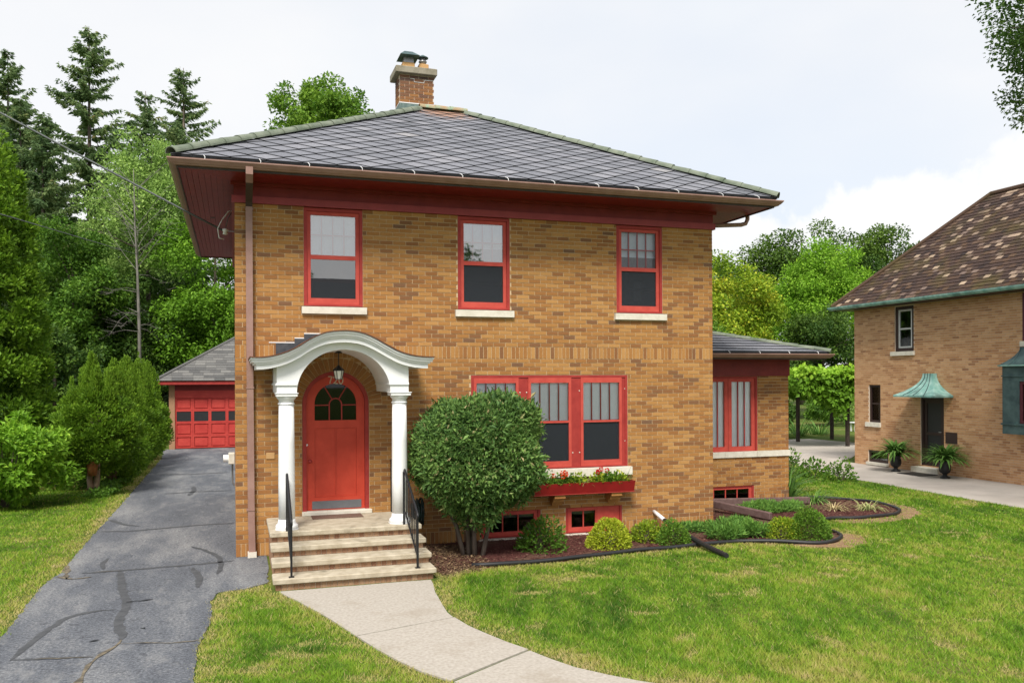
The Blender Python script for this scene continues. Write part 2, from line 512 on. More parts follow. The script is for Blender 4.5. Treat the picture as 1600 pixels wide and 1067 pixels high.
def sheet(name, poly, z, mat, thick=0.05, tone=0.5, top_noise=None):
    b = MB(); n = len(poly)
    b.face([(p[0], p[1], z) for p in poly], tone)
    for i in range(n):
        p, q = poly[i], poly[(i + 1) % n]
        b.face([(p[0], p[1], z), (q[0], q[1], z), (q[0], q[1], z - thick), (p[0], p[1], z - thick)], tone)
    return b


drive = tag(sheet('d', DRIVE, 0.0, None, 0.04).build('asphalt_drive', MT['asphalt']), 'cracked grey asphalt drive running to the red garage', kind='structure')


def ribbon(pts, w, z, seed, taper=True, rag=0.35):
    r = np.random.default_rng(seed); fine = []
    for i in range(len(pts) - 1):
        a, b = np.array(pts[i]), np.array(pts[i + 1]); k = max(2, int(np.linalg.norm(b - a) / 0.10))
        for j in range(k): fine.append(a + (b - a) * j / k)
    fine.append(np.array(pts[-1])); fine = np.array(fine)
    for _ in range(2): fine[1:-1] = (fine[:-2] + 2 * fine[1:-1] + fine[2:]) / 4
    fine += r.normal(0, 0.008, fine.shape)
    d = np.gradient(fine, axis=0); d /= np.maximum(np.linalg.norm(d, axis=1, keepdims=True), 1e-9)
    nn = np.stack([-d[:, 1], d[:, 0]], 1); n = len(fine)
    ww = w * (1 - rag / 2 + rag * r.random(n)) * (np.minimum(1, np.minimum(np.arange(n) + 1, np.arange(n)[::-1] + 1) / 3.0) if taper else 1)
    L = fine + nn * ww[:, None] / 2; R = fine - nn * ww[:, None] / 2
    b = MB()
    for i in range(n - 1):
        b.face([(*L[i], z), (*R[i], z), (*R[i + 1], z), (*L[i + 1], z)])
    return b


SEALS = [([(-1.60, -0.42), (-1.5, -1.0), (-1.418, -1.646), (-1.283, -2.372), (-1.265, -2.901), (-1.287, -3.292), (-1.185, -3.768), (-1.15, -4.0)], 0.13),
         ([(-1.389, -2.69), (-1.634, -2.648), (-1.887, -2.89), (-1.983, -3.387), (-2.07, -3.995), (-2.109, -4.343)], 0.10),
         ([(-2.109, -4.343), (-1.788, -4.424), (-1.366, -4.51)], 0.07),
         ([(-2.10, -0.401), (-1.618, -0.422), (-1.108, -0.372), (-0.605, -0.352), (-0.034, -0.24)], 0.11),
         ([(-0.609, -0.547), (-0.497, -1.199), (-0.468, -1.659), (-0.483, -1.867)], 0.12),
         ([(-0.697, 1.154), (-0.455, 0.67), (-0.251, 0.148), (-0.203, -0.426), (-0.256, -1.105)], 0.10),
         ([(-2.35, 4.55), (-2.068, 3.91), (-1.712, 3.567)], 0.13),
         ([(-2.33, 3.19), (-1.846, 3.039), (-1.236, 3.187), (-0.598, 3.32), (-0.035, 3.339)], 0.14),
         ([(-1.866, 0.571), (-1.915, 0.173), (-1.834, -0.246)], 0.10),
         ([(-1.6, 8.31), (-0.98, 8.5), (-0.1, 8.43)], 0.16),
         ([(-1.03, 9.6), (-0.97, 8.8), (-1.05, 7.77)], 0.14),
         ([(-2.2, 13.0), (-1.3, 12.7), (-0.2, 12.9)], 0.2)]
for i, (pts, w) in enumerate(SEALS):
    ribbon(pts, w * 0.78, 0.004, 20 + i).build('crack_seal', MT['seal'], drive)
CRACKS = [([(-1.15, -4.0), (-1.165, -4.242), (-1.305, -4.471), (-1.344, -4.662), (-1.376, -4.981), (-1.369, -5.274), (-1.45, -6.2)], 0.05),
          ([(-1.14, -4.154), (-0.89, -4.194), (-0.525, -4.333), (-0.347, -4.262)], 0.022),
          ([(-1.9, -4.40), (-1.55, -4.48), (-1.366, -4.51)], 0.016),
          ([(-2.37, 0.2), (-2.30, -0.35), (-2.22, -0.75)], 0.07),
          ([(-2.38, -0.55), (-2.15, -0.82), (-1.93, -0.72)], 0.06),
          ([(-1.93, -0.40), (-1.6, -0.43)], 0.02)]
for i, (pts, w) in enumerate(CRACKS):
    ribbon(pts, w, 0.007, 40 + i, True, 1.3).build('crack', MT['crack'], drive)
for i, (x, y, a, L) in enumerate([(-1.07, -2.33, 0.15, 0.17), (-0.98, -3.62, 0, 0.06), (-1.42, -3.95, 0.1, 0.09), (-1.24, -2.36, 0.2, 0.12)]):
    ribbon([(x - L / 2, y - a * L), (x + L / 2, y + a * L)], 0.05, 0.010, 60 + i).build('tar_spot', MT['tar'], drive)

# front walk: separate poured slabs
WALK = [[(0.52, -2.42), (0.576, -2.58), (0.838, -3.362), (1.071, -4.108), (1.205, -4.66), (2.362, -4.30), (2.352, -4.1), (2.363, -3.72), (2.43, -3.1), (2.494, -2.672), (2.52, -2.42)],
        [(1.213, -4.685), (1.33, -5.15), (1.474, -5.581), (1.64, -6.0), (1.832, -6.305), (2.785, -5.69), (2.66, -5.4), (2.54, -5.045), (2.44, -4.7), (2.372, -4.325)],
        [(1.85, -6.335), (2.803, -5.72), (2.92, -6.05), (3.045, -6.332), (3.24, -6.62), (3.447, -6.866), (4.1, -7.45), (3.2, -8.35), (2.6, -7.7), (2.15, -7.0)],
        [(3.22, -8.37), (4.12, -7.47), (5.2, -8.2), (6.3, -8.7), (5.9, -9.9), (4.6, -9.3)]]
walk = tag(link('front_walk', None), 'curved concrete walk leading up to the front steps', kind='structure')
for i, poly in enumerate(WALK):
    p2 = jagged(poly, 0.3, 0.006, 70 + i, True)
    sheet('s', p2, 0.003 + 0.003 * (i == 1), None, 0.09).build('walk_slab', MT['concrete_walk'], walk)

# neighbour's concrete drive
NDRIVE = [(15.3, -14), (15.5, -6), (15.57, -0.31), (15.75, 3.2), (15.94, 6.1), (16.5, 8.2), (17.45, 9.95), (17.6, 13), (19.5, 16.5), (22.0, 18.3), (24.6, 18.4), (24.9, 14.8), (23.6, 13.6), (20, 10.2), (18.9, 9.4), (18.9, -14)]
m = mat_noise('concrete_drive', (0.37, 0.33, 0.29), (0.46, 0.415, 0.37), 0.8, 0.9, 0.3, 80, c3=(0.31, 0.28, 0.245), s3=1.2, f3=(0.5, 0.8))
tag(sheet('n', NDRIVE, 0.0, None, 0.05).build('neighbour_drive', m), 'pale concrete drive beside the neighbouring brick house', kind='structure')

# planting bed
BED = [(2.66, 0.05), (2.66, -1.2), (2.75, -2.15), (3.277, -1.88), (3.453, -1.942), (4.152, -1.914), (4.665, -1.905), (5.2, -1.80), (5.492, -1.72), (5.826, -1.69), (6.7, -1.63), (7.37, -1.579), (7.888, -1.501), (8.287, -1.678),
       (8.704, -1.878), (8.948, -2.051), (9.214, -2.144), (9.557, -2.002), (9.843, -1.738), (10.009, -1.471), (10.023, -1.279), (9.95, -1.0), (10.4, -0.35), (11.0, -0.09), (11.402, -0.282), (11.979, -0.245),
       (12.465, -0.12), (12.879, 0.201), (13.13, 0.662), (13.225, 1.274), (13.079, 1.698), (12.885, 2.024), (12.3, 2.9), (11.9, 3.6), (11.62, 3.6), (11.55, 2.2), (8.3, 2.2), (8.3, 0.05)]
MT['mulch'] = mat_tone('mulch', [(0, (0.055, 0.018, 0.016)), (0.5, (0.10, 0.034, 0.028)), (0.85, (0.15, 0.065, 0.05)), (1, (0.24, 0.16, 0.11))], 0.95, 0.8, 60, 0.45, 40,
                       stain=[((0.13, 0.085, 0.055), 0.9, 0.52, 0.66)])
tag(sheet('b', BED, 0.006, None, 0.04).build('planting_bed', MT['mulch']), 'reddish mulch bed along the front of the house', kind='structure')
# worn orange dirt beside the edging
MT['dirt'] = mat_noise('dirt', (0.21, 0.125, 0.068), (0.29, 0.185, 0.11), 3, 0.95, 0.5, 60)
DIRT1 = [(8.6, -1.86), (8.95, -2.02), (9.2, -2.12), (9.56, -2.0), (9.85, -1.74), (10.02, -1.45), (10.3, -1.5), (10.25, -1.85), (9.9, -2.3), (9.3, -2.45), (8.8, -2.2)]
DIRT2 = [(10.9, -0.14), (11.4, -0.29), (11.98, -0.25), (12.47, -0.12), (12.88, 0.2), (13.13, 0.66), (13.22, 1.27), (13.6, 1.3), (13.55, 0.5), (13.1, -0.1), (12.4, -0.55), (11.5, -0.75), (10.9, -0.5)]
for d, lb in ((DIRT1, 'bare orange dirt beyond the tip of the near bed edging'), (DIRT2, 'bare orange dirt round the far loop of the bed edging')):
    tag(sheet('d', jagged(d, 0.12, 0.03, 5, True), -0.004, None, 0.004).build('dirt_strip', MT['dirt']), lb, kind='structure')

# loose mulch chips
def scatter_poly(poly, n, seed):
    r = np.random.default_rng(seed); P = np.array(poly); lo, hi = P.min(0), P.max(0); out = np.zeros((0, 2))
    while len(out) < n:
        q = r.uniform(lo, hi, (n * 2, 2)); out = np.vstack([out, q[pip(q[:, 0], q[:, 1], poly)]])
    return out[:n]


def chips(name, poly, n, seed, mat, L=(0.02, 0.06), W=(0.008, 0.02), z=0.008, tone=(0, 1)):
    r = np.random.default_rng(seed); p = scatter_poly(poly, n, seed + 1)
    a = r.uniform(0, 6.28, n); ax = np.stack([np.cos(a), np.sin(a), r.normal(0, 0.25, n)], 1)
    wd = np.stack([-np.sin(a), np.cos(a), r.normal(0, 0.4, n)], 1)
    pos = np.column_stack([p, z + r.random(n) * 0.018])
    return link(name, leaf_mesh(name, pos, ax, wd, r.uniform(*L, n), r.uniform(*W, n), r.uniform(*tone, n), mat, 0.1))


tag(chips('mulch_chips', BED, 26000, 11, MT['mulch']), 'loose red brown mulch chips scattered over the bed', kind='stuff')
SOILP = [(2.66, -0.05), (2.66, -1.2), (2.72, -2.3), (3.3, -2.2), (3.6, -1.7), (3.5, -0.3)]
MT['litter'] = mat_tone('leaf_litter', [(0, (0.06, 0.035, 0.02)), (0.5, (0.14, 0.085, 0.045)), (1, (0.30, 0.21, 0.12))], 0.95, 0, grain=0)
tag(chips('leaf_litter', SOILP, 2600, 14, MT['litter'], (0.02, 0.06), (0.01, 0.03), 0.012), 'dry brown leaf litter under the clipped globe shrub', kind='stuff')

# grass blades
MT['grass'] = mat_leaf('grass_blades', [(0.0, (0.050, 0.140, 0.010)), (0.30, (0.150, 0.310, 0.018)), (0.55, (0.280, 0.430, 0.035)), (0.75, (0.44, 0.45, 0.09)), (1.0, (0.60, 0.48, 0.24))], 0.45, 0.6)
BLOCK = [DRIVE, NDRIVE, BED] + WALK
HOUSE_FOOT = [(-0.02, -0.02), (8.42, -0.02), (8.42, 2.1), (11.6, 2.1), (11.6, 6), (8.4, 7.85), (-0.02, 7.85)]
STEPS_FOOT = [(0.43, 0), (0.43, -2.45), (2.64, -2.45), (2.64, 0)]


def grass(name, region, dens0, seed, dry_edges, cap=400000):
    r = np.random.default_rng(seed); P = np.array(region); lo, hi = P.min(0), P.max(0)
    n = int((hi - lo).prod() * dens0)
    q = r.uniform(lo, hi, (n, 2))
    dc = np.hypot(q[:, 0] + 0.02, q[:, 1] + 13.8)
    keep = r.random(n) < np.clip((8.0 / dc) ** 1.7, 0.05, 1)
    q = q[keep]; x, y = q[:, 0], q[:, 1]
    ok = pip(x, y, region)
    jx, jy = x + r.normal(0, 0.028, len(x)), y + r.normal(0, 0.028, len(x))
    for b in BLOCK: ok &= ~pip(jx, jy, b)
    for b in (HOUSE_FOOT, STEPS_FOOT): ok &= ~pip(x, y, b)
    for d in (DIRT1, DIRT2): ok &= ~(pip(x, y, d) & (r.random(len(x)) < 0.55))
    q = q[ok]; x, y = q[:, 0], q[:, 1]; n = len(q)
    # only what the lens can see plus a margin
    dx, dy = x + 0.02, y + 13.79
    fw = 0.311 * dx + 0.9504 * dy; rt = 0.9504 * dx - 0.311 * dy
    vis = (fw > 5.5) & (np.abs(rt) < fw * 0.75 + 1.0)
    q = q[vis]; x, y = q[:, 0], q[:, 1]; n = len(q); dc = np.hypot(x + 0.02, y + 13.8)
    base = 0.40 + 0.20 * smooth_noise(x, y, 0.9, seed + 1) + 0.18 * smooth_noise(x, y, 4.5, seed + 2) + 0.16 * smooth_noise(x, y, 16.0, seed + 9, 2)
    dry = np.clip((smooth_noise(x, y, 1.4, seed + 3) - 0.42) * 2.0, 0, 1) * np.clip((smooth_noise(x, y, 5.5, seed + 4) + 0.15) * 2.2, 0, 1)
    edge = np.full(n, 9.0)
    for e, cl in dry_edges: edge = np.minimum(edge, dist_poly(x, y, e, cl))
    ed = np.clip(1 - edge / 0.50, 0, 1) * (0.55 + 0.45 * np.clip(smooth_noise(x, y, 3.0, seed + 5) + 0.4, 0, 1))
    # the far right of the front lawn is more worn, the strip by the neighbour's drive greener
    worn = np.clip((x - 4) / 6, 0, 1) * np.clip((-y - 2.6) / 2.5, 0, 1) * 0.16
    tone = base + np.maximum(np.maximum(dry * 0.55, ed * 0.62), worn * (0.6 + 0.8 * r.random(n))) + r.normal(0, 0.09, n)
    spot = np.zeros(n)                                     # raked up tufts of dead grass
    for _ in range(70):
        sx, sy = r.uniform(lo[0], hi[0]), r.uniform(lo[1], min(hi[1], -1.5)); ang = r.uniform(0, 3.14); ra, rb = r.uniform(0.08, 0.26), r.uniform(0.04, 0.10)
        u_ = (x - sx) * np.cos(ang) + (y - sy) * np.sin(ang); v_ = -(x - sx) * np.sin(ang) + (y - sy) * np.cos(ang)
        spot = np.maximum(spot, np.clip(1.4 - np.hypot(u_ / ra, v_ / rb), 0, 1))
    dry = np.maximum(dry, spot * 1.6)
    straw = r.random(n) < 0.05 + 0.3 * np.clip(dry + ed * 0.6, 0, 1) + 0.55 * spot + 0.4 * ed ** 1.5
    tone = np.where(straw, r.uniform(0.78, 1.0, n), tone)
    tall = 1 + 0.35 * smooth_noise(x, y, 2.2, seed + 6)
    h = (0.026 + 0.030 * r.random(n)) * np.clip(tall, 0.6, 1.6) * (1 - 0.45 * np.clip(dry + ed, 0, 1))
    sc = np.clip(dc / 9.0, 1, 2.6)
    w = (0.006 + 0.004 * r.random(n)) * sc
    a = r.uniform(0, 6.28, n); lean = r.uniform(0.3, 1.6, n)
    b = a + r.uniform(-0.9, 0.9, n) + 1.57
    V = np.empty((n, 3, 3)); z0 = -0.012
    V[:, 0] = np.stack([x + np.cos(b) * w / 2, y + np.sin(b) * w / 2, np.full(n, z0)], 1)
    V[:, 1] = np.stack([x - np.cos(b) * w / 2, y - np.sin(b) * w / 2, np.full(n, z0)], 1)
    V[:, 2] = np.stack([x + np.cos(a) * h * lean, y + np.sin(a) * h * lean, z0 + h], 1)
    me = npmesh(name, V.reshape(-1, 3), np.arange(n * 3).reshape(n, 3), MT['grass'], np.repeat(np.clip(tone, 0, 1), 3))
    print(name, 'blades', n)
    return link(name, me)


LAWN_L = [(-9, -6), (-2.3, -6), (-2.3, 20), (-9, 20)]
WALK_R = [(2.52, -2.42), (2.494, -2.672), (2.363, -3.72), (2.372, -4.3), (2.54, -5.045), (2.80, -5.70), (3.045, -6.332), (3.447, -6.866), (4.1, -7.45)]
WALK_Lf = [(0.52, -2.42), (0.838, -3.362), (1.071, -4.108), (1.213, -4.685), (1.474, -5.581), (1.84, -6.32), (2.6, -7.7)]
LAWN_R = [(4.1, -8.5)] + WALK_R[::-1] + [(2.66, -1.9), (5, -1.4), (10, -1), (12.3, 3.2), (11.8, 7), (12, 14), (17.5, 12), (15.9, 6), (15.5, -8.5)]
LAWN_M = [(-0.5, -8.5), (-0.5, -1.9), (0.47, -1.7)] + WALK_Lf + [(2.6, -8.5)]
tag(grass('front_lawn_grass', LAWN_R, 5200, 101, [(WALK_R, False), (BED[:22], False)]), 'mown grass of the front lawn between walk and neighbour drive', 'lawn', kind='stuff')
tag(grass('walk_side_grass', LAWN_M, 5200, 102, [(DRIVE_R, False), (WALK_Lf, False)]), 'mown grass wedge between the asphalt drive and the front walk', 'lawn', kind='stuff')
tag(grass('side_lawn_grass', LAWN_L, 4200, 103, [(DRIVE_L, False)]), 'mown grass strip along the far side of the asphalt drive', 'lawn', kind='stuff')

# ------------------------------------------------------------------ brick walls
CAMP = np.array([-0.0204, -13.7921, 2.7237])


def tones(n, r, dark=0.22):
    k = r.random(n)
    return np.where(k < 0.80 - dark, r.uniform(0.0, 0.42, n), np.where(k < 1 - dark, r.uniform(0.35, 0.62, n), np.where(k < 1 - dark * 0.3, r.uniform(0.62, 0.84, n), np.where(k < 0.985, r.uniform(0.84, 0.95, n), r.uniform(0.95, 1, n)))))


def free_spans(u0, u1, zm, opens, arches):
    """parts of [u0,u1] at height zm that no opening takes"""
    cuts = [(a, b) for a, b, c, d in opens if c < zm < d]
    for (uc, zc, R) in arches:
        if zc <= zm < zc + R:
            hw = math.sqrt(R * R - (zm - zc) ** 2); cuts.append((uc - hw, uc + hw))
    spans = [(u0, u1)]
    for a, b in cuts:
        nxt = []
        for p, q in spans:
            if b <= p or a >= q: nxt.append((p, q))
            else:
                if a > p: nxt.append((p, a))
                if b < q: nxt.append((b, q))
        spans = nxt
    return spans


def lay_bricks(W, courses, opens, arches, seed, L=0.2135, joint=0.0112, dark=0.22):
    r = np.random.default_rng(seed); out = []
    for k, (z0, z1, typ) in enumerate(courses):
        step = L if typ == 's' else 0.0712
        off = (0.5 * L if (k % 2) else 0) if typ == 's' else 0
        u = -off
        while u < W - 1e-6:
            a, b = max(0, u), min(W, u + step)
            for p, q in free_spans(a, b, (z0 + z1) / 2, opens, arches):
                p2 = p + (joint / 2 if p > 0.001 else 0); q2 = q - (joint / 2 if q < W - 0.001 else 0)
                if q2 - p2 > 0.022: out.append((p2, q2, z0 + joint / 2, z1 - joint / 2))
            u += step
    out = np.array(out)
    return out, tones(len(out), r, dark)


def frame_map(kind, x0, y0):
    if kind == 'front': return lambda u, d, z: np.stack([x0 + u, y0 + d, z], -1)          # faces -y
    if kind == 'left': return lambda u, d, z: np.stack([x0 + d, y0 + u, z], -1)           # faces -x, u runs to +y
    if kind == 'right': return lambda u, d, z: np.stack([x0 - d, y0 + u, z], -1)          # faces +x
    if kind == 'back': return lambda u, d, z: np.stack([x0 + u, y0 - d, z], -1)


def brick_mesh(name, B, tn, fmap, mat, seed, depth=0.07, proud=0.002):
    r = np.random.default_rng(seed); n = len(B)
    f = -r.uniform(0, proud, n); bk = np.full(n, depth)
    u0, u1, z0, z1 = B.T
    V = np.stack([fmap(u0, f, z0), fmap(u1, f, z0), fmap(u1, f, z1), fmap(u0, f, z1),
                  fmap(u0, bk, z0), fmap(u1, bk, z0), fmap(u1, bk, z1), fmap(u0, bk, z1)], 1)
    q = np.array([[0, 1, 2, 3], [0, 4, 5, 1], [1, 5, 6, 2], [2, 6, 7, 3], [3, 7, 4, 0]])
    F = (np.arange(n)[:, None, None] * 8 + q[None]).reshape(-1, 4)
    return npmesh(name, V.reshape(-1, 3), F, mat, np.repeat(tn, 8))


def backing(W, H, opens, arches, fmap, z_lo=-0.2, d0=0.006, d1=0.13):
    """mortar body of the wall with its real openings"""
    zs = {z_lo, H}
    for a, b, c, d in opens: zs |= {max(z_lo, min(H, c)), max(z_lo, min(H, d))}
    for (uc, zc, R) in arches:
        for j in range(25): zs.add(min(H, zc + R * math.sin(j / 24 * math.pi / 2)))
    zs = sorted(zs); b = MB()
    def P(u, d, z): return tuple(float(t) for t in fmap(np.array(u), np.array(d), np.array(z)))
    for za, zb in zip(zs[:-1], zs[1:]):
        if zb - za < 1e-5: continue
        for p, q in free_spans(0, W, (za + zb) / 2, opens, arches):
            c = [P(p, d0, za), P(q, d0, za), P(q, d1, za), P(p, d1, za), P(p, d0, zb), P(q, d0, zb), P(q, d1, zb), P(p, d1, zb)]
            i = len(b.v); b.v.extend(c)
            for fc in ((0, 3, 2, 1), (4, 5, 6, 7), (0, 1, 5, 4), (1, 2, 6, 5), (2, 3, 7, 6), (3, 0, 4, 7)):
                b.f.append(tuple(i + k for k in fc)); b.t.append(0.5)
    return b


# ------------------------------------------------------------------ the brick house
house = thing('brick_house', 'two storey yellow brick house with red trim and slate hip roof', 'house')
HW, HD, ZF, ZS = 8.40, 7.80, 5.47, 5.79
CH = 0.06847
COURSES = [(-0.203, 0.0, 'v'), (0.0, 0.203, 'v')]
z = 0.203
while z < 3.07: COURSES.append((z, z + CH, 's')); z += CH
COURSES.append((z, z + 0.203, 'v')); z += 0.203
while z + CH * 0.6 < ZF + 0.03: COURSES.append((z, min(z + CH, ZF + 0.03), 's')); z += CH
OPEN = [(1.035, 1.965, 3.90, 5.472), (0.998, 2.025, 3.777, 3.905), (3.547, 4.463, 3.90, 5.472), (3.496, 4.526, 3.777, 3.905), (6.458, 7.37, 3.90, 5.472), (6.413, 7.436, 3.777, 3.905),
        (3.768, 6.665, 1.17, 2.797), (3.70, 6.73, 1.022, 1.177), (1.0, 2.055, 0.50, 2.343), (3.925, 5.005, 0.03, 0.51), (5.468, 6.55, 0.03, 0.511), (5.42, 6.60, -0.04, 0.035), (3.88, 5.05, -0.04, 0.035)]
DC, DZ, DR = 1.5275, 2.343, 0.5275
fm = frame_map('front', 0, 0)
wall = backing(HW, 5.9, OPEN, [(DC, DZ, DR)], fm).build('wall', MT['mortar'], house)
B, tn = lay_bricks(HW, COURSES, OPEN, [(DC, DZ, DR + 0.21)], 1)
full = (B[:, 1] - B[:, 0] > 0.2) & ((B[:, 3] - B[:, 2]) < 0.07)
hid = (B[:, 0] > 0.35) & (B[:, 1] < 2.85) & (B[:, 2] < 3.45)
mid = np.stack([(B[:, 0] + B[:, 1]) / 2, np.zeros(len(B)), (B[:, 2] + B[:, 3]) / 2], 1)
dist = np.linalg.norm(mid - CAMP, axis=1) + np.where(full & ~hid, 0, 1000)
pick = np.argsort(dist)[:300]
mask = np.ones(len(B), bool); mask[pick] = False
rest = link('brick_field', brick_mesh('brick_field', B[mask], tn[mask], fm, MT['brick'], 2), wall); rest['kind'] = 'stuff'
proto = {}
bl, bh = 0.2135 - 0.0112, CH - 0.0112
for i in pick:
    k = int(tn[i] * 15.99)
    if k not in proto:
        proto[k] = MB().box(0, bl, 0, 0.07, 0, bh, (k + 0.5) / 16).mesh('brick', MT['brick'])
    link('brick', proto[k], wall, Matrix.Translation((B[i, 0], -random.uniform(0, 0.002), B[i, 2])))
# arch ring over the door: one brick on end after another
NV = 27
for k in range(NV):
    a0, a1 = math.pi * k / NV + 0.008, math.pi * (k + 1) / NV - 0.008
    b = MB(); r0, r1 = DR + 0.004, DR + 0.205
    q = [(DC + r0 * math.cos(a1), DZ + r0 * math.sin(a1)), (DC + r0 * math.cos(a0), DZ + r0 * math.sin(a0)), (DC + r1 * math.cos(a0), DZ + r1 * math.sin(a0)), (DC + r1 * math.cos(a1), DZ + r1 * math.sin(a1))]
    b.prism(q, 'y', -0.003, 0.1, random.uniform(0.4, 0.8))
    b.build('arch_brick', MT['brick'], wall)
# the other three walls
BO = []
for nm, kind, W, x0, y0, H, sd in (('side_wall', 'left', HD, 0, 0, 5.9, 5), ('back_wall', 'back', HW, 0, HD, 5.9, 6), ('far_side_wall', 'right', HD, HW, 0, 5.9, 7)):
    f2 = frame_map(kind, x0, y0)
    w2 = backing(W - 0.02 if kind != 'back' else W, H, [], [], frame_map(kind, x0, y0 + (0.01 if kind != 'back' else -0.0)), d0=0.0065).build(nm, MT['mortar'], house)
    Bs, ts = lay_bricks(W, COURSES, [], [], sd)
    if kind in ('left', 'right'): Bs, ts = Bs[Bs[:, 0] > 0.005], ts[Bs[:, 0] > 0.005]
    bo = link('brick_field', brick_mesh('brick_field', Bs, ts, f2, MT['brick'], sd), w2); bo['kind'] = 'stuff'
# floors, ceiling and a partition so that the rooms read as rooms
rm = MB()
rm.box(0.14, HW - 0.14, 0.14, HD - 0.14, 0.35, 0.5); rm.box(0.14, HW - 0.14, 0.14, HD - 0.14, 3.0, 3.25); rm.box(0.05, HW - 0.05, 0.05, HD - 0.05, 5.80, 5.86)
rm.box(0.14, HW - 0.14, 3.2, 3.3, 0.5, 3.0); rm.box(0.14, HW - 0.14, 3.2, 3.3, 3.25, 5.8); rm.box(0.14, HW - 0.14, 2.2, 2.3, -0.2, 0.35)
rm.box(2.6, 2.7, 0.14, 3.2, 3.25, 5.8); rm.box(5.3, 5.4, 0.14, 3.2, 3.25, 5.8); rm.box(2.6, 2.7, 0.14, 3.2, 0.5, 3.0)
rm.build('interior_walls', MT['room'], house)

# ---- windows
def bars(b, x0, x1, z0, z1, w, y0, y1):
    """rectangular frame, members butted end to end"""
    b.box(x0, x0 + w[0], y0, y1, z0, z1); b.box(x1 - w[1], x1, y0, y1, z0, z1)
    b.box(x0 + w[0], x1 - w[1], y0, y1, z0, z0 + w[2]); b.box(x0 + w[0], x1 - w[1], y0, y1, z1 - w[3], z1)


def blind(parent, x0, x1, z0, z1, y, mat='blind', n=None):
    b = MB(); zz = z1 - 0.03
    b.box(x0, x1, y - 0.012, y + 0.02, z1 - 0.03, z1)
    while zz > z0 + 0.012:
        b.face([(x0, y - 0.0015, zz - 0.0195), (x1, y - 0.0015, zz - 0.0195), (x1, y + 0.0015, zz - 0.001), (x0, y + 0.0015, zz - 0.001)]); zz -= 0.020
    b.box(x0, x1, y - 0.008, y + 0.008, z0, z0 + 0.018)
    o = b.build('blind', MT[mat], parent)
    return o


def sash_window(parent, x0, x1, z0, z1, zr, y=0.03, label=None, gm='glass', blind_to=None, cross=True, low='screen', inner=None, sill=None):
    w = link('window', None, parent)
    if label: w['label'] = label
    b = MB(); bars(b, x0, x1, z0, z1, (0.05, 0.05, 0.03, 0.05), y - 0.025, y + 0.09); b.build('casing', MT['red_case'], w)
    a0, a1, c0, c1 = x0 + 0.052, x1 - 0.052, z0 + 0.031, z1 - 0.052
    g0, g1 = x0 + 0.11, x1 - 0.11
    b = MB(); bars(b, a0, a1, c0, c1, (g0 - a0, a1 - g1, 0.095, 0.055), y, y + 0.035)
    b.box(g0, g1, y, y + 0.035, zr - 0.033, zr + 0.033); b.build('storm_frame', MT['red_sash'], w)
    zt, zb = c1 - 0.055, c0 + 0.095
    pane(w, g0, g1, y + 0.02, zr + 0.033, zt, gm)
    zi = inner + 0.03 if low == 'split' else zr - 0.033
    MB().box(g0, g1, y + 0.02, y + 0.024, zb, zi).build('insect_screen', MT['screen'], w)
    if low == 'split': pane(w, g0, g1, y + 0.02, zi, zr - 0.033, 'glass_mid')
    # divided sash behind the storm window
    b = MB(); bars(b, a0, a1, zr + 0.02, c1, (0.035, 0.035, 0.03, 0.03), y + 0.06, y + 0.09); b.build('sash', MT['red_case'], w)
    for k in (1, 2, 3):
        xx = g0 + (g1 - g0) * k / 4; MB().box(xx - 0.010, xx + 0.010, y + 0.058, y + 0.088, zr + 0.05, c1 - 0.03).build('muntin', MT['red_case'], w)
    if cross:
        zm = (zr + c1) / 2; MB().box(g0, g1, y + 0.056, y + 0.086, zm - 0.009, zm + 0.009).build('muntin', MT['red_case'], w)
    pane(w, a0 + 0.035, a1 - 0.035, y + 0.072, zr + 0.05, c1 - 0.03, 'glass_dark')
    if blind_to is not None: blind(w, a0 + 0.02, a1 - 0.02, blind_to, c1 - 0.02, y + 0.125)
    if inner is not None:
        MB().box(a0, a1, y + 0.06, y + 0.085, inner - 0.025, inner + 0.025).build('sash_rail', MT['red_case'] if inner > zb + 0.2 and blind_to and blind_to > 4.6 and x0 < 2 else MT['gutter_dark'], w)
    return w


def stone_sill(parent, x0, x1, z0, z1, y0=-0.055, y1=0.10):
    b = MB(); b.loft([[(x0, y0, z0), (x1, y0, z0), (x1, y1, z0), (x0, y1, z0)], [(x0, y0, z1 - 0.012), (x1, y0, z1 - 0.012), (x1, y1, z1), (x0, y1, z1)]])
    return b.build('sill', MT['limestone'], parent)


w1 = sash_window(house, 1.037, 1.963, 3.906, 5.46, 4.685, blind_to=4.66, inner=4.32, low='split', label='upper sash window with the blind fully down, above the front door')
w2 = sash_window(house, 3.549, 4.461, 3.906, 5.46, 4.683, blind_to=4.95, inner=4.36, gm='glass', label='middle upper sash window with the blind half drawn')
w3 = sash_window(house, 6.460, 7.368, 3.906, 5.46, 4.685, blind_to=4.92, inner=4.33, gm='glass_low', label='upper sash window nearest the sunroom with dark lower panes')
for w, (a, b_) in ((w1, (0.998, 2.025)), (w2, (3.496, 4.526)), (w3, (6.413, 7.436))):
    stone_sill(w, a + 0.003, b_ - 0.003, 3.78, 3.903)
# something pale leaning in the last room
MB().box(7.02, 7.16, 0.42, 0.46, 4.16, 4.52).build('picture_frame', MT['curtain'], w3)

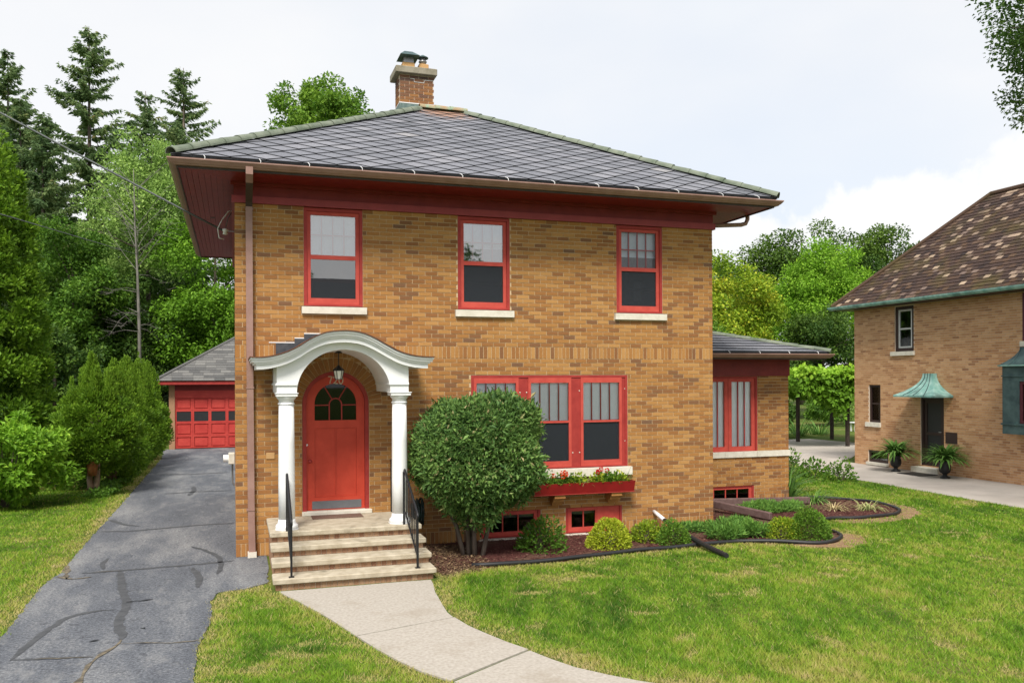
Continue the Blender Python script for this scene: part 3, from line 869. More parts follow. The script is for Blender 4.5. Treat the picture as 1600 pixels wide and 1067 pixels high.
# triple window
w = link('window', None, house); w['label'] = 'wide triple window with white blinds over the flower box'
b = MB(); bars(b, 3.770, 6.663, 1.179, 2.795, (0.045, 0.045, 0.02, 0.04), 0.005, 0.12); b.build('casing', MT['red_case'], w)
b = MB()
for (a, c) in ((4.60, 4.80), (5.575, 5.775), (6.545, 6.6175)): b.box(a, c, 0.018, 0.12, 1.2, 2.754)
b.build('mullion', MT['red_case'], w)
for (g0, g1) in ((3.866, 4.565), (4.838, 5.537), (5.812, 6.505)):
    b = MB(); bars(b, g0 - 0.048, g1 + 0.048, 1.201, 2.752, (0.048, 0.048, 0.098, 0.09), 0.006, 0.05); b.box(g0, g1, 0.006, 0.05, 1.966, 2.0); b.build('storm_frame', MT['red_sash'], w)
    pane(w, g0, g1, 0.03, 2.0, 2.662, 'glass_low')
    MB().box(g0, g1, 0.03, 0.034, 1.299, 1.966).build('insect_screen', MT['screen'], w)
    for k in (1, 2, 3):
        xx = g0 + (g1 - g0) * k / 4; MB().box(xx - 0.009, xx + 0.009, 0.040, 0.056, 1.99, 2.68).build('muntin', MT['red_case'], w)
    blind(w, g0 - 0.02, g1 + 0.02, 2.005, 2.70, 0.072)
for (x, z) in ((4.64, 2.50), (4.76, 2.50), (5.61, 1.44), (5.74, 2.52), (5.74, 1.44), (6.62, 2.55), (6.62, 1.62)):
    MB().lathe([(0.012, 0), (0.012, 0.004), (0.004, 0.009)], (0, 0, 0), 8).build('turn_button', MT['limestone'], w).matrix_local = Matrix.Translation((x, 0.0175, z)) @ Matrix.Rotation(math.pi / 2, 4, 'X')
stone_sill(w, 3.703, 6.727, 1.025, 1.175, -0.06)

# basement windows
for (x0, x1, lab, half) in ((3.927, 5.003, 'basement window behind the trunk of the globe shrub', False), (5.470, 6.548, 'half boarded basement window under the flower box', True)):
    w = link('basement_window', None, house); w['label'] = lab
    b = MB(); bars(b, x0, x1, 0.037, 0.508, (0.045, 0.045, 0.02, 0.035), 0.01, 0.11); b.build('casing', MT['red_case'], w)
    xe = x0 + 0.60 if half else x1 - 0.05
    b = MB(); bars(b, x0 + 0.047, xe + (0.0 if half else 0.003), 0.058, 0.472, (0.07, 0.07 if not half else 0.03, 0.07, 0.06), 0.03, 0.07); b.build('sash', MT['red_sash'], w)
    ge = xe - (0.07 if not half else 0.03)
    nn = 3 if not half else 2
    for k in range(1, nn):
        xx = x0 + 0.117 + (ge - x0 - 0.117) * k / nn; MB().box(xx - 0.010, xx + 0.010, 0.036, 0.066, 0.128, 0.412).build('muntin', MT['red_sash'], w)
    pane(w, x0 + 0.117, ge, 0.05, 0.128, 0.412, 'glass_dark')
    if half: MB().box(xe + 0.002, x1 - 0.047, 0.026, 0.065, 0.058, 0.472).build('board', MT['red_sash'], w)
    stone_sill(w, x0 - 0.043, x1 + 0.043, -0.035, 0.032, -0.05)

# ---- front door
door = link('front_door', None, house); door['label'] = 'arched red front door with a kick plate and divided fanlight'
def arch_ring(b, cx, zc, r0, r1, zb, y0, y1, n=28, tone=0.5):
    """inverted U: straight legs from zb and a half round head"""
    inn = [(cx + r0, zb)] + [(cx + r0 * math.cos(math.pi * k / n), zc + r0 * math.sin(math.pi * k / n)) for k in range(n + 1)] + [(cx - r0, zb)]
    out = [(cx + r1, zb)] + [(cx + r1 * math.cos(math.pi * k / n), zc + r1 * math.sin(math.pi * k / n)) for k in range(n + 1)] + [(cx - r1, zb)]
    for k in range(len(inn) - 1):
        q = [inn[k], out[k], out[k + 1], inn[k + 1]]
        b.loft([[(p[0], y0, p[1]) for p in q], [(p[0], y1, p[1]) for p in q]], tone)


b = MB(); arch_ring(b, DC, DZ, 0.462, 0.524, 0.63, 0.012, 0.13); b.build('door_frame', MT['red_case'], door)
# stiles and head of the leaf
b = MB(); arch_ring(b, DC, DZ, 0.330, 0.459, 0.655, 0.055, 0.10)
b.box(DC - 0.330, DC + 0.330, 0.055, 0.10, 0.655, 0.86); b.box(DC - 0.330, DC + 0.330, 0.055, 0.10, 1.96, 2.085)
b.box(DC - 0.008, DC + 0.008, 0.062, 0.10, 0.86, 1.96)
leaf_o = b.build('leaf_frame', MT['red_door'], door)
for k in (-1, 1):
    x0, x1 = (DC - 0.328, DC - 0.010) if k < 0 else (DC + 0.010, DC + 0.328)
    MB().box(x0, x1, 0.070, 0.095, 0.862, 1.958).build('door_panel', MT['red_door'], door)
# fanlight: zc for glass arch
GZ, GR = 2.343, 0.318
b = MB(); n = 24
b.loft([[(DC + 0.329 * math.cos(math.pi * k / n), y, DZ + 0.329 * math.sin(math.pi * k / n)) for k in range(n + 1)] + [(DC - 0.329, y, 2.086), (DC + 0.329, y, 2.086)] for y in (0.080, 0.084)])
b.build('fanlight_pane', MT['glass_door'], door)
b = MB(); arch_ring(b, DC, 2.335, 0.088, 0.108, 2.087, 0.066, 0.096, 16)
b.box(DC - 0.329, DC - 0.108, 0.066, 0.096, 2.318, 2.336); b.box(DC + 0.108, DC + 0.329, 0.066, 0.096, 2.318, 2.336)
for sx in (-1, 1):
    b.tube([(DC + sx * 0.055, 0.08, 2.425), (DC + sx * 0.175, 0.08, 2.625)], 0.010, 6)
b.build('fanlight_bar', MT['red_case'], door)
MB().box(DC - 0.375, DC + 0.405, 0.049, 0.0545, 0.672, 0.80).build('kick_plate', MT['kick'], door)
kn = MB(); kn.lathe([(0.028, 0), (0.028, 0.008), (0.010, 0.012), (0.010, 0.035), (0.027, 0.045), (0.030, 0.058), (0.020, 0.072), (0.004, 0.076)], (0, 0, 0), 14)
ko = kn.build('knob', MT['red_case'], door, True); ko.matrix_local = Matrix.Translation((DC - 0.405, 0.055, 1.44)) @ Matrix.Rotation(math.pi / 2, 4, 'X')
kn = MB(); kn.lathe([(0.018, 0), (0.018, 0.010), (0.004, 0.014)], (0, 0, 0), 12)
kn.build('bolt', MT['strap'], door).matrix_local = Matrix.Translation((DC - 0.455, 0.040, 1.70)) @ Matrix.Rotation(math.pi / 2, 4, 'X')
MB().rbox(0.99, 2.09, -0.08, 0.14, 0.585, 0.65, 0.008).build('threshold', MT['limestone'], door)
# house number: digit strokes
def digit(strokes, x, z, h, wdt):
    b = MB()
    for st in strokes:
        b.tube([(x + p[0] * wdt, 0.050, z + p[1] * h) for p in st], 0.0095, 6)
    return b
SEV = [[(0, 1), (0.33, 0.97), (0.66, 0.98), (1, 1), (0.72, 0.62), (0.52, 0.3), (0.42, 0)]]
TWO = [[(0.02, 0.74), (0.12, 0.93), (0.4, 1.0), (0.74, 0.96), (0.95, 0.78), (0.88, 0.55), (0.5, 0.28), (0.05, 0.02), (0.5, 0.03), (1, 0.0)]]
ZER = [[(0.5 + 0.5 * math.cos(2 * math.pi * k / 16), 0.5 + 0.5 * math.sin(2 * math.pi * k / 16)) for k in range(17)]]
MT['number'] = mat_plain('number_metal', (0.70, 0.56, 0.42), 0.4, 0.5, 0.1)
for st, x, z in ((SEV, DC - 0.115, 2.672), (TWO, DC - 0.030, 2.672), (ZER, DC + 0.055, 2.668)):
    digit(st, x, z, 0.115, 0.062).build('house_number', MT['number'], door)

# mail slot and side plate beside the door
MB().rbox(0.45, 0.58, -0.015, -0.002, 1.50, 1.60, 0.004).build('wall_plate', MT['flue'], house)

# ---- frieze, soffit, gutter
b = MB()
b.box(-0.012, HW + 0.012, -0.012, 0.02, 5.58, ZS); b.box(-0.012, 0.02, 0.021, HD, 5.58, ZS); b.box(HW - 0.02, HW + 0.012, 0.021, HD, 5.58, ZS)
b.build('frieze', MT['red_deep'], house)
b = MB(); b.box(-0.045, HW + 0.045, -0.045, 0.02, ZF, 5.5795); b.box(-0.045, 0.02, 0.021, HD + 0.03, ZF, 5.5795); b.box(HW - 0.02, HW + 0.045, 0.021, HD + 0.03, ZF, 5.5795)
b.build('frieze_board', MT['red_deep_lit'], house)
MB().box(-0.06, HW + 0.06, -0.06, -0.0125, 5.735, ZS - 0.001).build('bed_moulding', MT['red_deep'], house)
X0, X1, Y0, Y1 = -0.77, HW + 0.77, -0.77, HD + 0.73     # fascia rectangle
ov = 0.77
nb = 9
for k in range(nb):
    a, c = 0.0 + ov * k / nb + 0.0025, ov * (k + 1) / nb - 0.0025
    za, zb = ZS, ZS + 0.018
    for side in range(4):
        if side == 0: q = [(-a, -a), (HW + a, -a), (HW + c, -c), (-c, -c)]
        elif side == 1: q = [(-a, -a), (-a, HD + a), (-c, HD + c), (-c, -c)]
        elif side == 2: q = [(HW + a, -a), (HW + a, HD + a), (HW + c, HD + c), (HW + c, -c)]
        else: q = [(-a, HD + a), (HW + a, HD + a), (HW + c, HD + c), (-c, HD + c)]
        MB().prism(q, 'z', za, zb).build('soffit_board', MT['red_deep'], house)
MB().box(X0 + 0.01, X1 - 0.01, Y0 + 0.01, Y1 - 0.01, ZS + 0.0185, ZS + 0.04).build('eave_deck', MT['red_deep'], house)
MB().box(-0.42, -0.34, 3.1, 3.2, ZS - 0.003, ZS - 0.0005).build('soffit_vent', MT['gutter_dark'], house)
b = MB()
b.box(X0 - 0.02, X1 + 0.02, Y0 - 0.02, Y0, ZS - 0.02, 5.93); b.box(X0 - 0.02, X1 + 0.02, Y1, Y1 + 0.02, ZS - 0.02, 5.93)
b.box(X0 - 0.02, X0, Y0, Y1, ZS - 0.02, 5.93); b.box(X1, X1 + 0.02, Y0, Y1, ZS - 0.02, 5.93)
b.build('fascia', MT['gutter_dark'], house)
GP = [(0.022, 5.80), (0.075, 5.80), (0.085, 5.815), (0.10, 5.822), (0.125, 5.852), (0.142, 5.872), (0.142, 5.89), (0.128, 5.89), (0.12, 5.862), (0.075, 5.815), (0.028, 5.815)]
def gutter_loop(x0, x1, y0, y1, prof, dz=0, sides=(0, 1, 2, 3)):
    b = MB(); cs = [(x0, y0, -1, -1), (x1, y0, 1, -1), (x1, y1, 1, 1), (x0, y1, -1, 1)]
    for s in sides:
        A, Bc = cs[s], cs[(s + 1) % 4]
        b.loft([[(c[0] + c[2] * o, c[1] + c[3] * o, zz + dz) for o, zz in prof] for c in (A, Bc)])
    return b
gutter_loop(X0, X1, Y0, Y1, GP).build('gutter', MT['gutter'], house)
# gutter hanger straps
for k in range(13):
    x = -0.45 + k * 0.77 + random.uniform(-0.05, 0.05)
    b = MB(); b.tube([(x, Y0 - 0.138, 5.885), (x + 0.004, Y0 - 0.136, 5.915), (x - 0.01, Y0 - 0.10, 5.945), (x - 0.02, Y0 + 0.02, 5.985)], 0.0055, 5)
    b.build('gutter_strap', MT['strap'], house)
# downspout
b = MB()
def sq(p, hx, hy): return [(p[0] - hx, p[1] - hy, p[2]), (p[0] + hx, p[1] - hy, p[2]), (p[0] + hx, p[1] + hy, p[2]), (p[0] - hx, p[1] + hy, p[2])]
b.loft([sq(p, 0.05, 0.038) for p in ((0.21, -0.080, 5.405), (0.213, -0.06, 3.0), (0.225, -0.06, 0.55), (0.235, -0.06, 0.08))])
ds = b.build('downspout', MT['gutter'], house)
MB().loft([sq(p, 0.05, 0.038) for p in ((0.205, -0.85, 5.83), (0.205, -0.85, 5.72), (0.207, -0.72, 5.62))]).build('outlet', MT['gutter'], ds)
MB().loft([sq(p, 0.051, 0.039) for p in ((0.207, -0.72, 5.62), (0.21, -0.16, 5.46), (0.21, -0.081, 5.40))]).build('elbow', MT['gutter_dark'], ds)
for zz in (5.36, 2.6, 0.72):
    MB().box(0.155, 0.275, -0.105, -0.015, zz, zz + 0.028).build('strap_band', MT['gutter'], ds)
MB().box(0.17, 0.30, -0.11, -0.01, 0.0, 0.085).build('drain_boot', MT['limestone'], ds)
b = MB(); b.tube([(9.20, 0.06, 5.82), (9.20, 0.06, 5.72), (9.16, 0.06, 5.64), (9.06, 0.06, 5.61), (8.42, 0.06, 5.56)], 0.04, 8); b.build('side_downspout', MT['gutter'], house, True)

# ---- slate hip roof
RX0, RX1, RY0, RY1, RZ0, SL = -0.86, 9.26, -0.80, 8.62, 5.955, 0.53
RUN = (RY1 - RY0) / 2
RZ1 = RZ0 + SL * RUN
RIDGE = [(RX0 + RUN, RY0 + RUN), (RX1 - RUN, RY0 + RUN)]
cl = math.sqrt(1 + SL * SL)
b = MB()
e = [(RX0, RY0, RZ0 - 0.02), (RX1, RY0, RZ0 - 0.02), (RX1, RY1, RZ0 - 0.02), (RX0, RY1, RZ0 - 0.02)]
r0, r1 = (*RIDGE[0], RZ1 - 0.02), (*RIDGE[1], RZ1 - 0.02)
b.face([e[0], e[1], r1, r0]); b.face([e[1], e[2], r1]); b.face([e[2], e[3], r0, r1]); b.face([e[3], e[0], r0]); b.face(e[::-1])
roof = b.build('roof', MT['membrane'], house)
m, nt, bs = new_mat('slate')
at = nt.nodes.new('ShaderNodeAttribute'); at.attribute_name = 'tone'
c = ramp(nt, at.outputs['Fac'], [(0, (0.110, 0.115, 0.132)), (0.5, (0.168, 0.172, 0.197)), (0.85, (0.22, 0.22, 0.243)), (1, (0.29, 0.28, 0.28))])
c = mixc(nt, 1.0, c, ramp(nt, noise(nt, 30, 6, 0.65), [(0.25, (0.72,) * 3), (0.75, (1.28,) * 3)]), 'MULTIPLY')
# lichen and rust stains near the ridge and a few pale blotches
geo = nt.nodes.new('ShaderNodeNewGeometry')
dv = nt.nodes.new('ShaderNodeVectorMath'); dv.operation = 'DISTANCE'; dv.inputs[1].default_value = (4.25, 3.75, 8.4)
nt.links.new(geo.outputs['Position'], dv.inputs[0])
near = nt.nodes.new('ShaderNodeMapRange'); near.inputs['From Min'].default_value = 1.6; near.inputs['From Max'].default_value = 0.2
nt.links.new(dv.outputs['Value'], near.inputs['Value'])
ns = noise(nt, 11, 6, 0.7)
mul = nt.nodes.new('ShaderNodeMath'); mul.operation = 'MULTIPLY'; nt.links.new(near.outputs[0], mul.inputs[0]); nt.links.new(ns, mul.inputs[1])
c = mixc(nt, ramp(nt, mul.outputs[0], [(0.30, (0, 0, 0)), (0.46, (0.75, 0.75, 0.75))]), c, (0.34, 0.17, 0.09))
c = mixc(nt, ramp(nt, noise(nt, 2.6, 5, 0.6), [(0.70, (0, 0, 0)), (0.78, (0.7, 0.7, 0.7))]), c, (0.33, 0.31, 0.28))
nt.links.new(c, bs.inputs['Base Color']); bs.inputs['Roughness'].default_value = 0.62; bs.inputs['Specular IOR Level'].default_value = 0.4
bump(nt, bs, noise(nt, 60, 5), 0.35, 0.006)
MT['slate'] = m


def clip(poly, a, bb, cc):
    """keep a*x+b*y<=c"""
    out = []; n = len(poly)
    for i in range(n):
        p, q = poly[i], poly[(i + 1) % n]
        dp, dq = a * p[0] + bb * p[1] - cc, a * q[0] + bb * q[1] - cc
        if dp <= 0: out.append(p)
        if (dp < 0 < dq) or (dq < 0 < dp):
            t = dp / (dp - dq); out.append((p[0] + (q[0] - p[0]) * t, p[1] + (q[1] - p[1]) * t))
    return out


def slate_face(width, run, sl, M, dw=0.51, dh=0.40, gap=0.011):
    """diamond slates of one trapezoid roof face; yields (poly, centre)"""
    k = math.sqrt(1 + sl * sl); H = run * k; res = []
    for j in range(-1, int(H / (dh / 2)) + 2):
        for i in range(-1, int(width / (dw / 2)) + 2):
            if (i + j) % 2: continue
            cx, cy = i * dw / 2 + 0.03, j * dh / 2
            a, h = dw / 2 - gap, dh / 2 - gap * 0.8
            poly = [(cx, cy - h), (cx + a, cy), (cx, cy + h), (cx - a, cy)]
            n0 = 4
            for (pa, pb, pc) in ((0, -1, 0.0), (-k, 1, 0.0), (k, 1, width * k), (0, 1, H)):
                poly = clip(poly, pa, pb, pc)
                if len(poly) < 3: break
            if len(poly) < 3: continue
            ar = 0.5 * abs(sum(poly[q][0] * poly[(q + 1) % len(poly)][1] - poly[(q + 1) % len(poly)][0] * poly[q][1] for q in range(len(poly))))
            if ar < 0.004: continue
            res.append((poly, (cx, cy), ar))
    return res


def slate_prism(b, poly, c, dh, tone):
    top = [(p[0] - c[0], p[1] - c[1], 0.014 - 0.010 * (p[1] - c[1]) / (dh / 2)) for p in poly]
    bot = [(p[0] - c[0], p[1] - c[1], -0.012) for p in poly]
    b.loft([bot, top], tone)


MT['slate_edge_shade'] = mat_plain('slate_edge_shade', (0.040, 0.042, 0.048), 0.9)  # near-black side faces: shadow under the slate butts, painted in


def edge_shade(me, n):
    me.materials.append(MT['slate_edge_shade'])
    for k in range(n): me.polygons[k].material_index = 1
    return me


def slates_on(parent, width, run, sl, M, individual, mat, rseed, dw=0.51, dh=0.40):
    r = random.Random(rseed); variants = [None] * 8
    allb = MB()
    for poly, c, ar in slate_face(width, run, sl, M, dw, dh):
        t = min(1, max(0, r.gauss(0.45, 0.2)))
        L = M @ Matrix.Translation((c[0], c[1], 0)) @ Matrix.Rotation(r.gauss(0, 0.006), 4, 'Z')
        if individual:
            if len(poly) == 4 and ar > dw * dh / 2 * 0.9:
                k = int(t * 7.99)
                if variants[k] is None:
                    bb = MB(); slate_prism(bb, poly, c, dh, (k + 0.5) / 8); variants[k] = edge_shade(bb.mesh('slate', mat), len(poly))
                link('slate', variants[k], parent, L)
            else:
                bb = MB(); slate_prism(bb, poly, c, dh, t); link('slate', edge_shade(bb.mesh('slate', mat), len(poly)), parent, L)
        else:
            bb = MB(); slate_prism(bb, poly, c, dh, t); i0 = len(allb.v)
            allb.v.extend([tuple(L @ Vector(v)) for v in bb.v]); allb.f.extend([tuple(i0 + q for q in f) for f in bb.f]); allb.t.extend(bb.t)
    if not individual:
        o = allb.build('slate_field', mat, parent); o['kind'] = 'stuff'


def face_matrix(org, ex, inward, sl):
    k = math.sqrt(1 + sl * sl)
    X = Vector(ex).normalized(); Yv = (Vector(inward).normalized() + Vector((0, 0, sl))) / k; Z = X.cross(Yv)
    Mx = Matrix.Identity(4)
    for r_ in range(3): Mx[r_][0], Mx[r_][1], Mx[r_][2], Mx[r_][3] = X[r_], Yv[r_], Z[r_], org[r_]
    return Mx


slates_on(roof, RX1 - RX0, RUN, SL, face_matrix((RX0, RY0, RZ0), (1, 0, 0), (0, 1, 0), SL), True, MT['slate'], 1)
slates_on(roof, RX1 - RX0, RUN, SL, face_matrix((RX1, RY1, RZ0), (-1, 0, 0), (0, -1, 0), SL), False, MT['slate'], 2)
slates_on(roof, RY1 - RY0, RUN, SL, face_matrix((RX0, RY1, RZ0), (0, -1, 0), (1, 0, 0), SL), False, MT['slate'], 3)
slates_on(roof, RY1 - RY0, RUN, SL, face_matrix((RX1, RY0, RZ0), (0, 1, 0), (-1, 0, 0), SL), False, MT['slate'], 4)

MT['hip_tile'] = mat_noise('hip_tile', (0.13, 0.155, 0.115), (0.20, 0.225, 0.17), 5, 0.7, 0.3, 60, c3=(0.07, 0.10, 0.06), s3=3.0, f3=(0.5, 0.75))
def half_pipe(L, r0, r1, n=10, th=0.014):
    out = MB(); rings = []
    for (x, r) in ((0, r0), (L, r1)):
        o = [(x, r * math.cos(math.pi * k / n), r * math.sin(math.pi * k / n) * 0.85) for k in range(n + 1)]
        i = [(x, (r - th) * math.cos(math.pi * k / n), (r - th) * math.sin(math.pi * k / n) * 0.85) for k in reversed(range(n + 1))]
        rings.append(o + i)
    out.loft(rings)
    return out.mesh('hip_tile', MT['hip_tile'])


def tiles_along(parent, p, q, step, mesh, lift=0.0):
    p, q = Vector(p), Vector(q); d = q - p; n = int(d.length / step); X = d.normalized(); Yv = Vector((0, 0, 1)).cross(X).normalized(); Z = X.cross(Yv)
    for k in range(n):
        Mx = Matrix.Identity(4); o = p + X * step * k + Z * lift
        for r_ in range(3): Mx[r_][0], Mx[r_][1], Mx[r_][2], Mx[r_][3] = X[r_], Yv[r_], Z[r_], o[r_]
        link('hip_tile', mesh, parent, Mx @ Matrix.Rotation(random.gauss(0, 0.012), 4, 'Y'))


hp = half_pipe(0.38, 0.112, 0.095)
corners = [(RX0, RY0), (RX1, RY0), (RX1, RY1), (RX0, RY1)]
for k, (cx, cy) in enumerate(corners):
    t = RIDGE[0] if k in (0, 3) else RIDGE[1]
    tiles_along(roof, (cx, cy, RZ0 + 0.01), (*t, RZ1 + 0.012), 0.342, hp, 0.0)
MT['ridge_patch'] = mat_noise('ridge_patch', (0.24, 0.34, 0.24), (0.36, 0.22, 0.12), 6, 0.8, 0.3, 60)
rp = half_pipe(0.38, 0.115, 0.10)
rp2 = MB(); rp2.v = [tuple(v.co) for v in rp.vertices]; rp2.f = [tuple(p.vertices) for p in rp.polygons]; rp2.t = [0.5] * len(rp2.f)
tiles_along(roof, (RIDGE[0][0] - 0.12, RIDGE[0][1], RZ1 + 0.02), (RIDGE[1][0] + 0.36, RIDGE[1][1], RZ1 + 0.02), 0.33, rp2.mesh('ridge_tile', MT['ridge_patch']))

# ---- chimney
ch = link('chimney', None, house)
CX0, CX1, CY0, CY1, CZ0, CZ1 = 3.53, 4.30, 5.0, 5.58, 7.6, 9.56
MB().box(CX0 + 0.008, CX1 - 0.008, CY0 + 0.008, CY1 - 0.008, CZ0, CZ1).build('chimney_core', MT['mortar_grey'], ch)
cr = []
z = 8.93
while z < CZ1 - 0.03: cr.append((z, z + CH, 's')); z += CH
MT['brick_soot'] = mat_tone('brick_soot', [(0, (0.36, 0.17, 0.06)), (0.4, (0.26, 0.12, 0.055)), (0.7, (0.16, 0.085, 0.06)), (1, (0.085, 0.06, 0.055))], 0.9, 0.5, 120, 0.35, 60)
for kind, W, x0, y0, sd in (('front', CX1 - CX0, CX0, CY0, 31), ('left', CY1 - CY0, CX0, CY0, 32)):
    Bc, tc = lay_bricks(W, cr, [], [], sd)
    tc = np.clip(np.random.default_rng(sd).normal(0.25, 0.2, len(tc)) + 0.5 * np.clip((Bc[:, 2] - 9.0) / 0.45, 0, 1), 0, 1)
    if kind == 'left': Bc, tc = Bc[Bc[:, 0] > 0.006], tc[Bc[:, 0] > 0.006]
    f2 = frame_map(kind, x0, y0)
    for q in range(len(Bc)):
        link('brick', brick_mesh('brick', Bc[q:q + 1], tc[q:q + 1], f2, MT['brick_soot'], q, 0.02), ch)
for kind, W, x0, y0, sd in (('right', CY1 - CY0, CX1, CY0, 33), ('back', CX1 - CX0, CX0, CY1, 34)):
    Bc, tc = lay_bricks(W, cr, [], [], sd)
    if kind == 'right': Bc, tc = Bc[Bc[:, 0] > 0.006], tc[Bc[:, 0] > 0.006]
    link('brick_field', brick_mesh('brick_field', Bc, tc, frame_map(kind, x0, y0), MT['brick_soot'], sd, 0.02), ch)['kind'] = 'stuff'
MT['flash'] = mat_noise('flashing', (0.10, 0.15, 0.14), (0.17, 0.23, 0.21), 5, 0.6, stretch=(6, 6, 1))
b = MB(); b.box(CX0 - 0.012, CX1 + 0.012, CY0 - 0.012, CY1 + 0.012, 7.6, 8.91); b.build('flashing', MT['flash'], ch)
b = MB(); b.box(CX0 - 0.016, CX1 + 0.016, CY0 - 0.016, CY1 + 0.016, 8.905, 8.925); b.build('flashing_edge', MT['strap'], ch)
MT['cap_stone'] = mat_noise('cap_stone', (0.20, 0.18, 0.13), (0.30, 0.27, 0.21), 5, 0.9, 0.4, 60)
MB().rbox(CX0 - 0.11, CX1 + 0.06, CY0 - 0.10, CY1 + 0.10, CZ1, CZ1 + 0.15, 0.012).build('cap_stone', MT['cap_stone'], ch)
for (x0, x1) in ((3.62, 3.90), (4.00, 4.22)):
    MB().rbox(x0, x1, 5.15, 5.43, CZ1 + 0.15, CZ1 + 0.33, 0.012).build('flue', MT['flue'], ch)
zc = CZ1 + 0.33
b = MB(); b.loft([[(3.55, 5.02, zc + 0.13), (3.99, 5.02, zc + 0.13), (3.99, 5.56, zc + 0.13), (3.55, 5.56, zc + 0.13)], [(3.68, 5.22, zc + 0.27), (3.86, 5.22, zc + 0.27), (3.86, 5.36, zc + 0.27), (3.68, 5.36, zc + 0.27)]])
MB().box(3.66, 3.88, 5.19, 5.39, zc, zc + 0.14).build('rain_cap_stand', MT['steel'], ch)
b.build('rain_cap', MT['patina_dark'], ch)
b = MB(); b.lathe([(0.075, 0), (0.075, 0.06), (0.095, 0.075), (0.095, 0.095), (0.075, 0.11), (0.075, 0.17)], (4.11, 5.29, zc), 14); b.build('vent_pipe', MT['steel'], ch, True)
b = MB(); b.lathe([(0.13, 0), (0.13, 0.012), (0.02, 0.075), (0.005, 0.078)], (4.11, 5.29, zc + 0.17), 14); b.build('vent_cap', MT['patina_dark'], ch)
# pale mended joints
for pts in ([(3.76, 9.47), (3.85, 9.47), (3.85, 9.40), (3.97, 9.40), (4.07, 9.395), (4.09, 9.46), (4.28, 9.465)],):
    MB().tube([(x, CY0 - 0.004, zz) for x, zz in pts], 0.007, 5).build('mended_joint', MT['strap'], ch)

# ------------------------------------------------------------------ sunroom wing
SX0, SX1, SY0, SY1 = 8.40, 11.58, 2.10, 6.0
SOPEN = [(0.29, 2.395, 1.12, 2.772), (1.2, 2.30, 0.0, 0.43)]
fs = frame_map('front', SX0, SY0)
SW = SX1 - SX0
sw = backing(SW, 3.15, SOPEN, [], fs).build('sunroom_wall', MT['mortar'], house)
SC = [(-0.203, 0.0, 'v'), (0.0, 0.203, 'v')]
z = 0.203
while z < 0.97: SC.append((z, z + CH, 's')); z += CH
ZSL = z
z = ZSL + 0.13
while z + CH * 0.5 < 2.80: SC.append((z, z + CH, 's')); z += CH
Bs, ts = lay_bricks(SW, SC, SOPEN, [], 51, dark=0.33)
link('brick_field', brick_mesh('brick_field', Bs, ts, fs, MT['brick'], 52), sw)['kind'] = 'stuff'
Bs, ts = lay_bricks(SY1 - SY0, SC, [], [], 53)
Bs, ts = Bs[Bs[:, 0] > 0.006], ts[Bs[:, 0] > 0.006]
sr = backing(SY1 - SY0 - 0.02, 3.15, [], [], frame_map('right', SX1, SY0 + 0.011), d0=0.0095).build('sunroom_wall', MT['mortar'], house)
link('brick_field', brick_mesh('brick_field', Bs, ts, frame_map('right', SX1, SY0), MT['brick'], 54), sr)['kind'] = 'stuff'
MB().box(SX0 + 0.01, SX1 - 0.14, SY1 - 0.12, SY1, -0.2, 3.15).build('sunroom_wall', MT['mortar'], house)
MB().box(SX0 + 0.01, SX1 - 0.14, SY0 + 0.14, SY1 - 0.13, 3.0, 3.1).build('sunroom_ceiling', MT['room'], house)
MB().box(SX0 + 0.01, SX1 - 0.14, SY0 + 0.14, SY1 - 0.13, 0.4, 0.5).build('sunroom_floor', MT['room'], house)
# stone band under the windows, in lengths
for (a, c) in ((0.0, 0.78), (0.783, 1.56), (1.563, 2.36), (2.363, SW + 0.03)):
    MB().box(SX0 + a, SX0 + c - 0.002, SY0 - 0.035, SY0 + 0.10, ZSL + 0.003, ZSL + 0.127).build('stone_band', MT['limestone'], sw)
MB().box(SX0, SX1 + 0.02, SY0 - 0.025, SY0 + 0.05, 2.775, 3.13).build('sunroom_frieze', MT['red_deep'], house)
MB().box(SX1 - 0.05, SX1 + 0.02, SY0 + 0.051, SY1, 2.775, 3.13).build('sunroom_frieze', MT['red_deep'], house)
w = link('window', None, house); w['label'] = 'sunroom window with pale curtains and slim vertical bars'
x0w, x1w = SX0 + 0.292, SX0 + 2.393
b = MB(); bars(b, x0w, x1w, 1.125, 2.77, (0.05, 0.05, 0.03, 0.045), SY0 + 0.01, SY0 + 0.11); b.build('casing', MT['red_case'], w)
pitch = (x1w - x0w - 0.10) / 3
for k in range(3):
    a, c = x0w + 0.052 + pitch * k + 0.002, x0w + 0.052 + pitch * (k + 1) - 0.006
    b = MB(); bars(b, a, c, 1.157, 2.722, (0.085, 0.085, 0.10, 0.07), SY0 + 0.03, SY0 + 0.075); b.build('sash', MT['red_sash'], w)
    pane(w, a + 0.085, c - 0.085, SY0 + 0.05, 1.257, 2.652, 'glass_low')
    for j in (1, 2):
        xx = a + 0.085 + (c - a - 0.17) * j / 3
        MB().box(xx - 0.010, xx + 0.010, SY0 + 0.04, SY0 + 0.068, 1.257, 2.652).build('muntin', MT['red_case'], w)
    # gathered curtain behind
    cb = MB(); n = 26; xa, xb = a + 0.03, c - 0.03
    pts = [(xa + (xb - xa) * j / n, SY0 + 0.092 + 0.008 * math.sin(j * 1.9)) for j in range(n + 1)]
    for j in range(n): cb.face([(*pts[j], 1.15), (*pts[j + 1], 1.15), (*pts[j + 1], 2.71), (*pts[j], 2.71)])
    cb.build('curtain', MT['blind'], w, True)
w = link('basement_window', None, house); w['label'] = 'basement window under the sunroom behind the landscape timbers'
x0b, x1b = SX0 + 1.202, SX0 + 2.298
b = MB(); bars(b, x0b, x1b, 0.003, 0.428, (0.045, 0.045, 0.03, 0.035), SY0 + 0.01, SY0 + 0.1); b.build('casing', MT['red_case'], w)
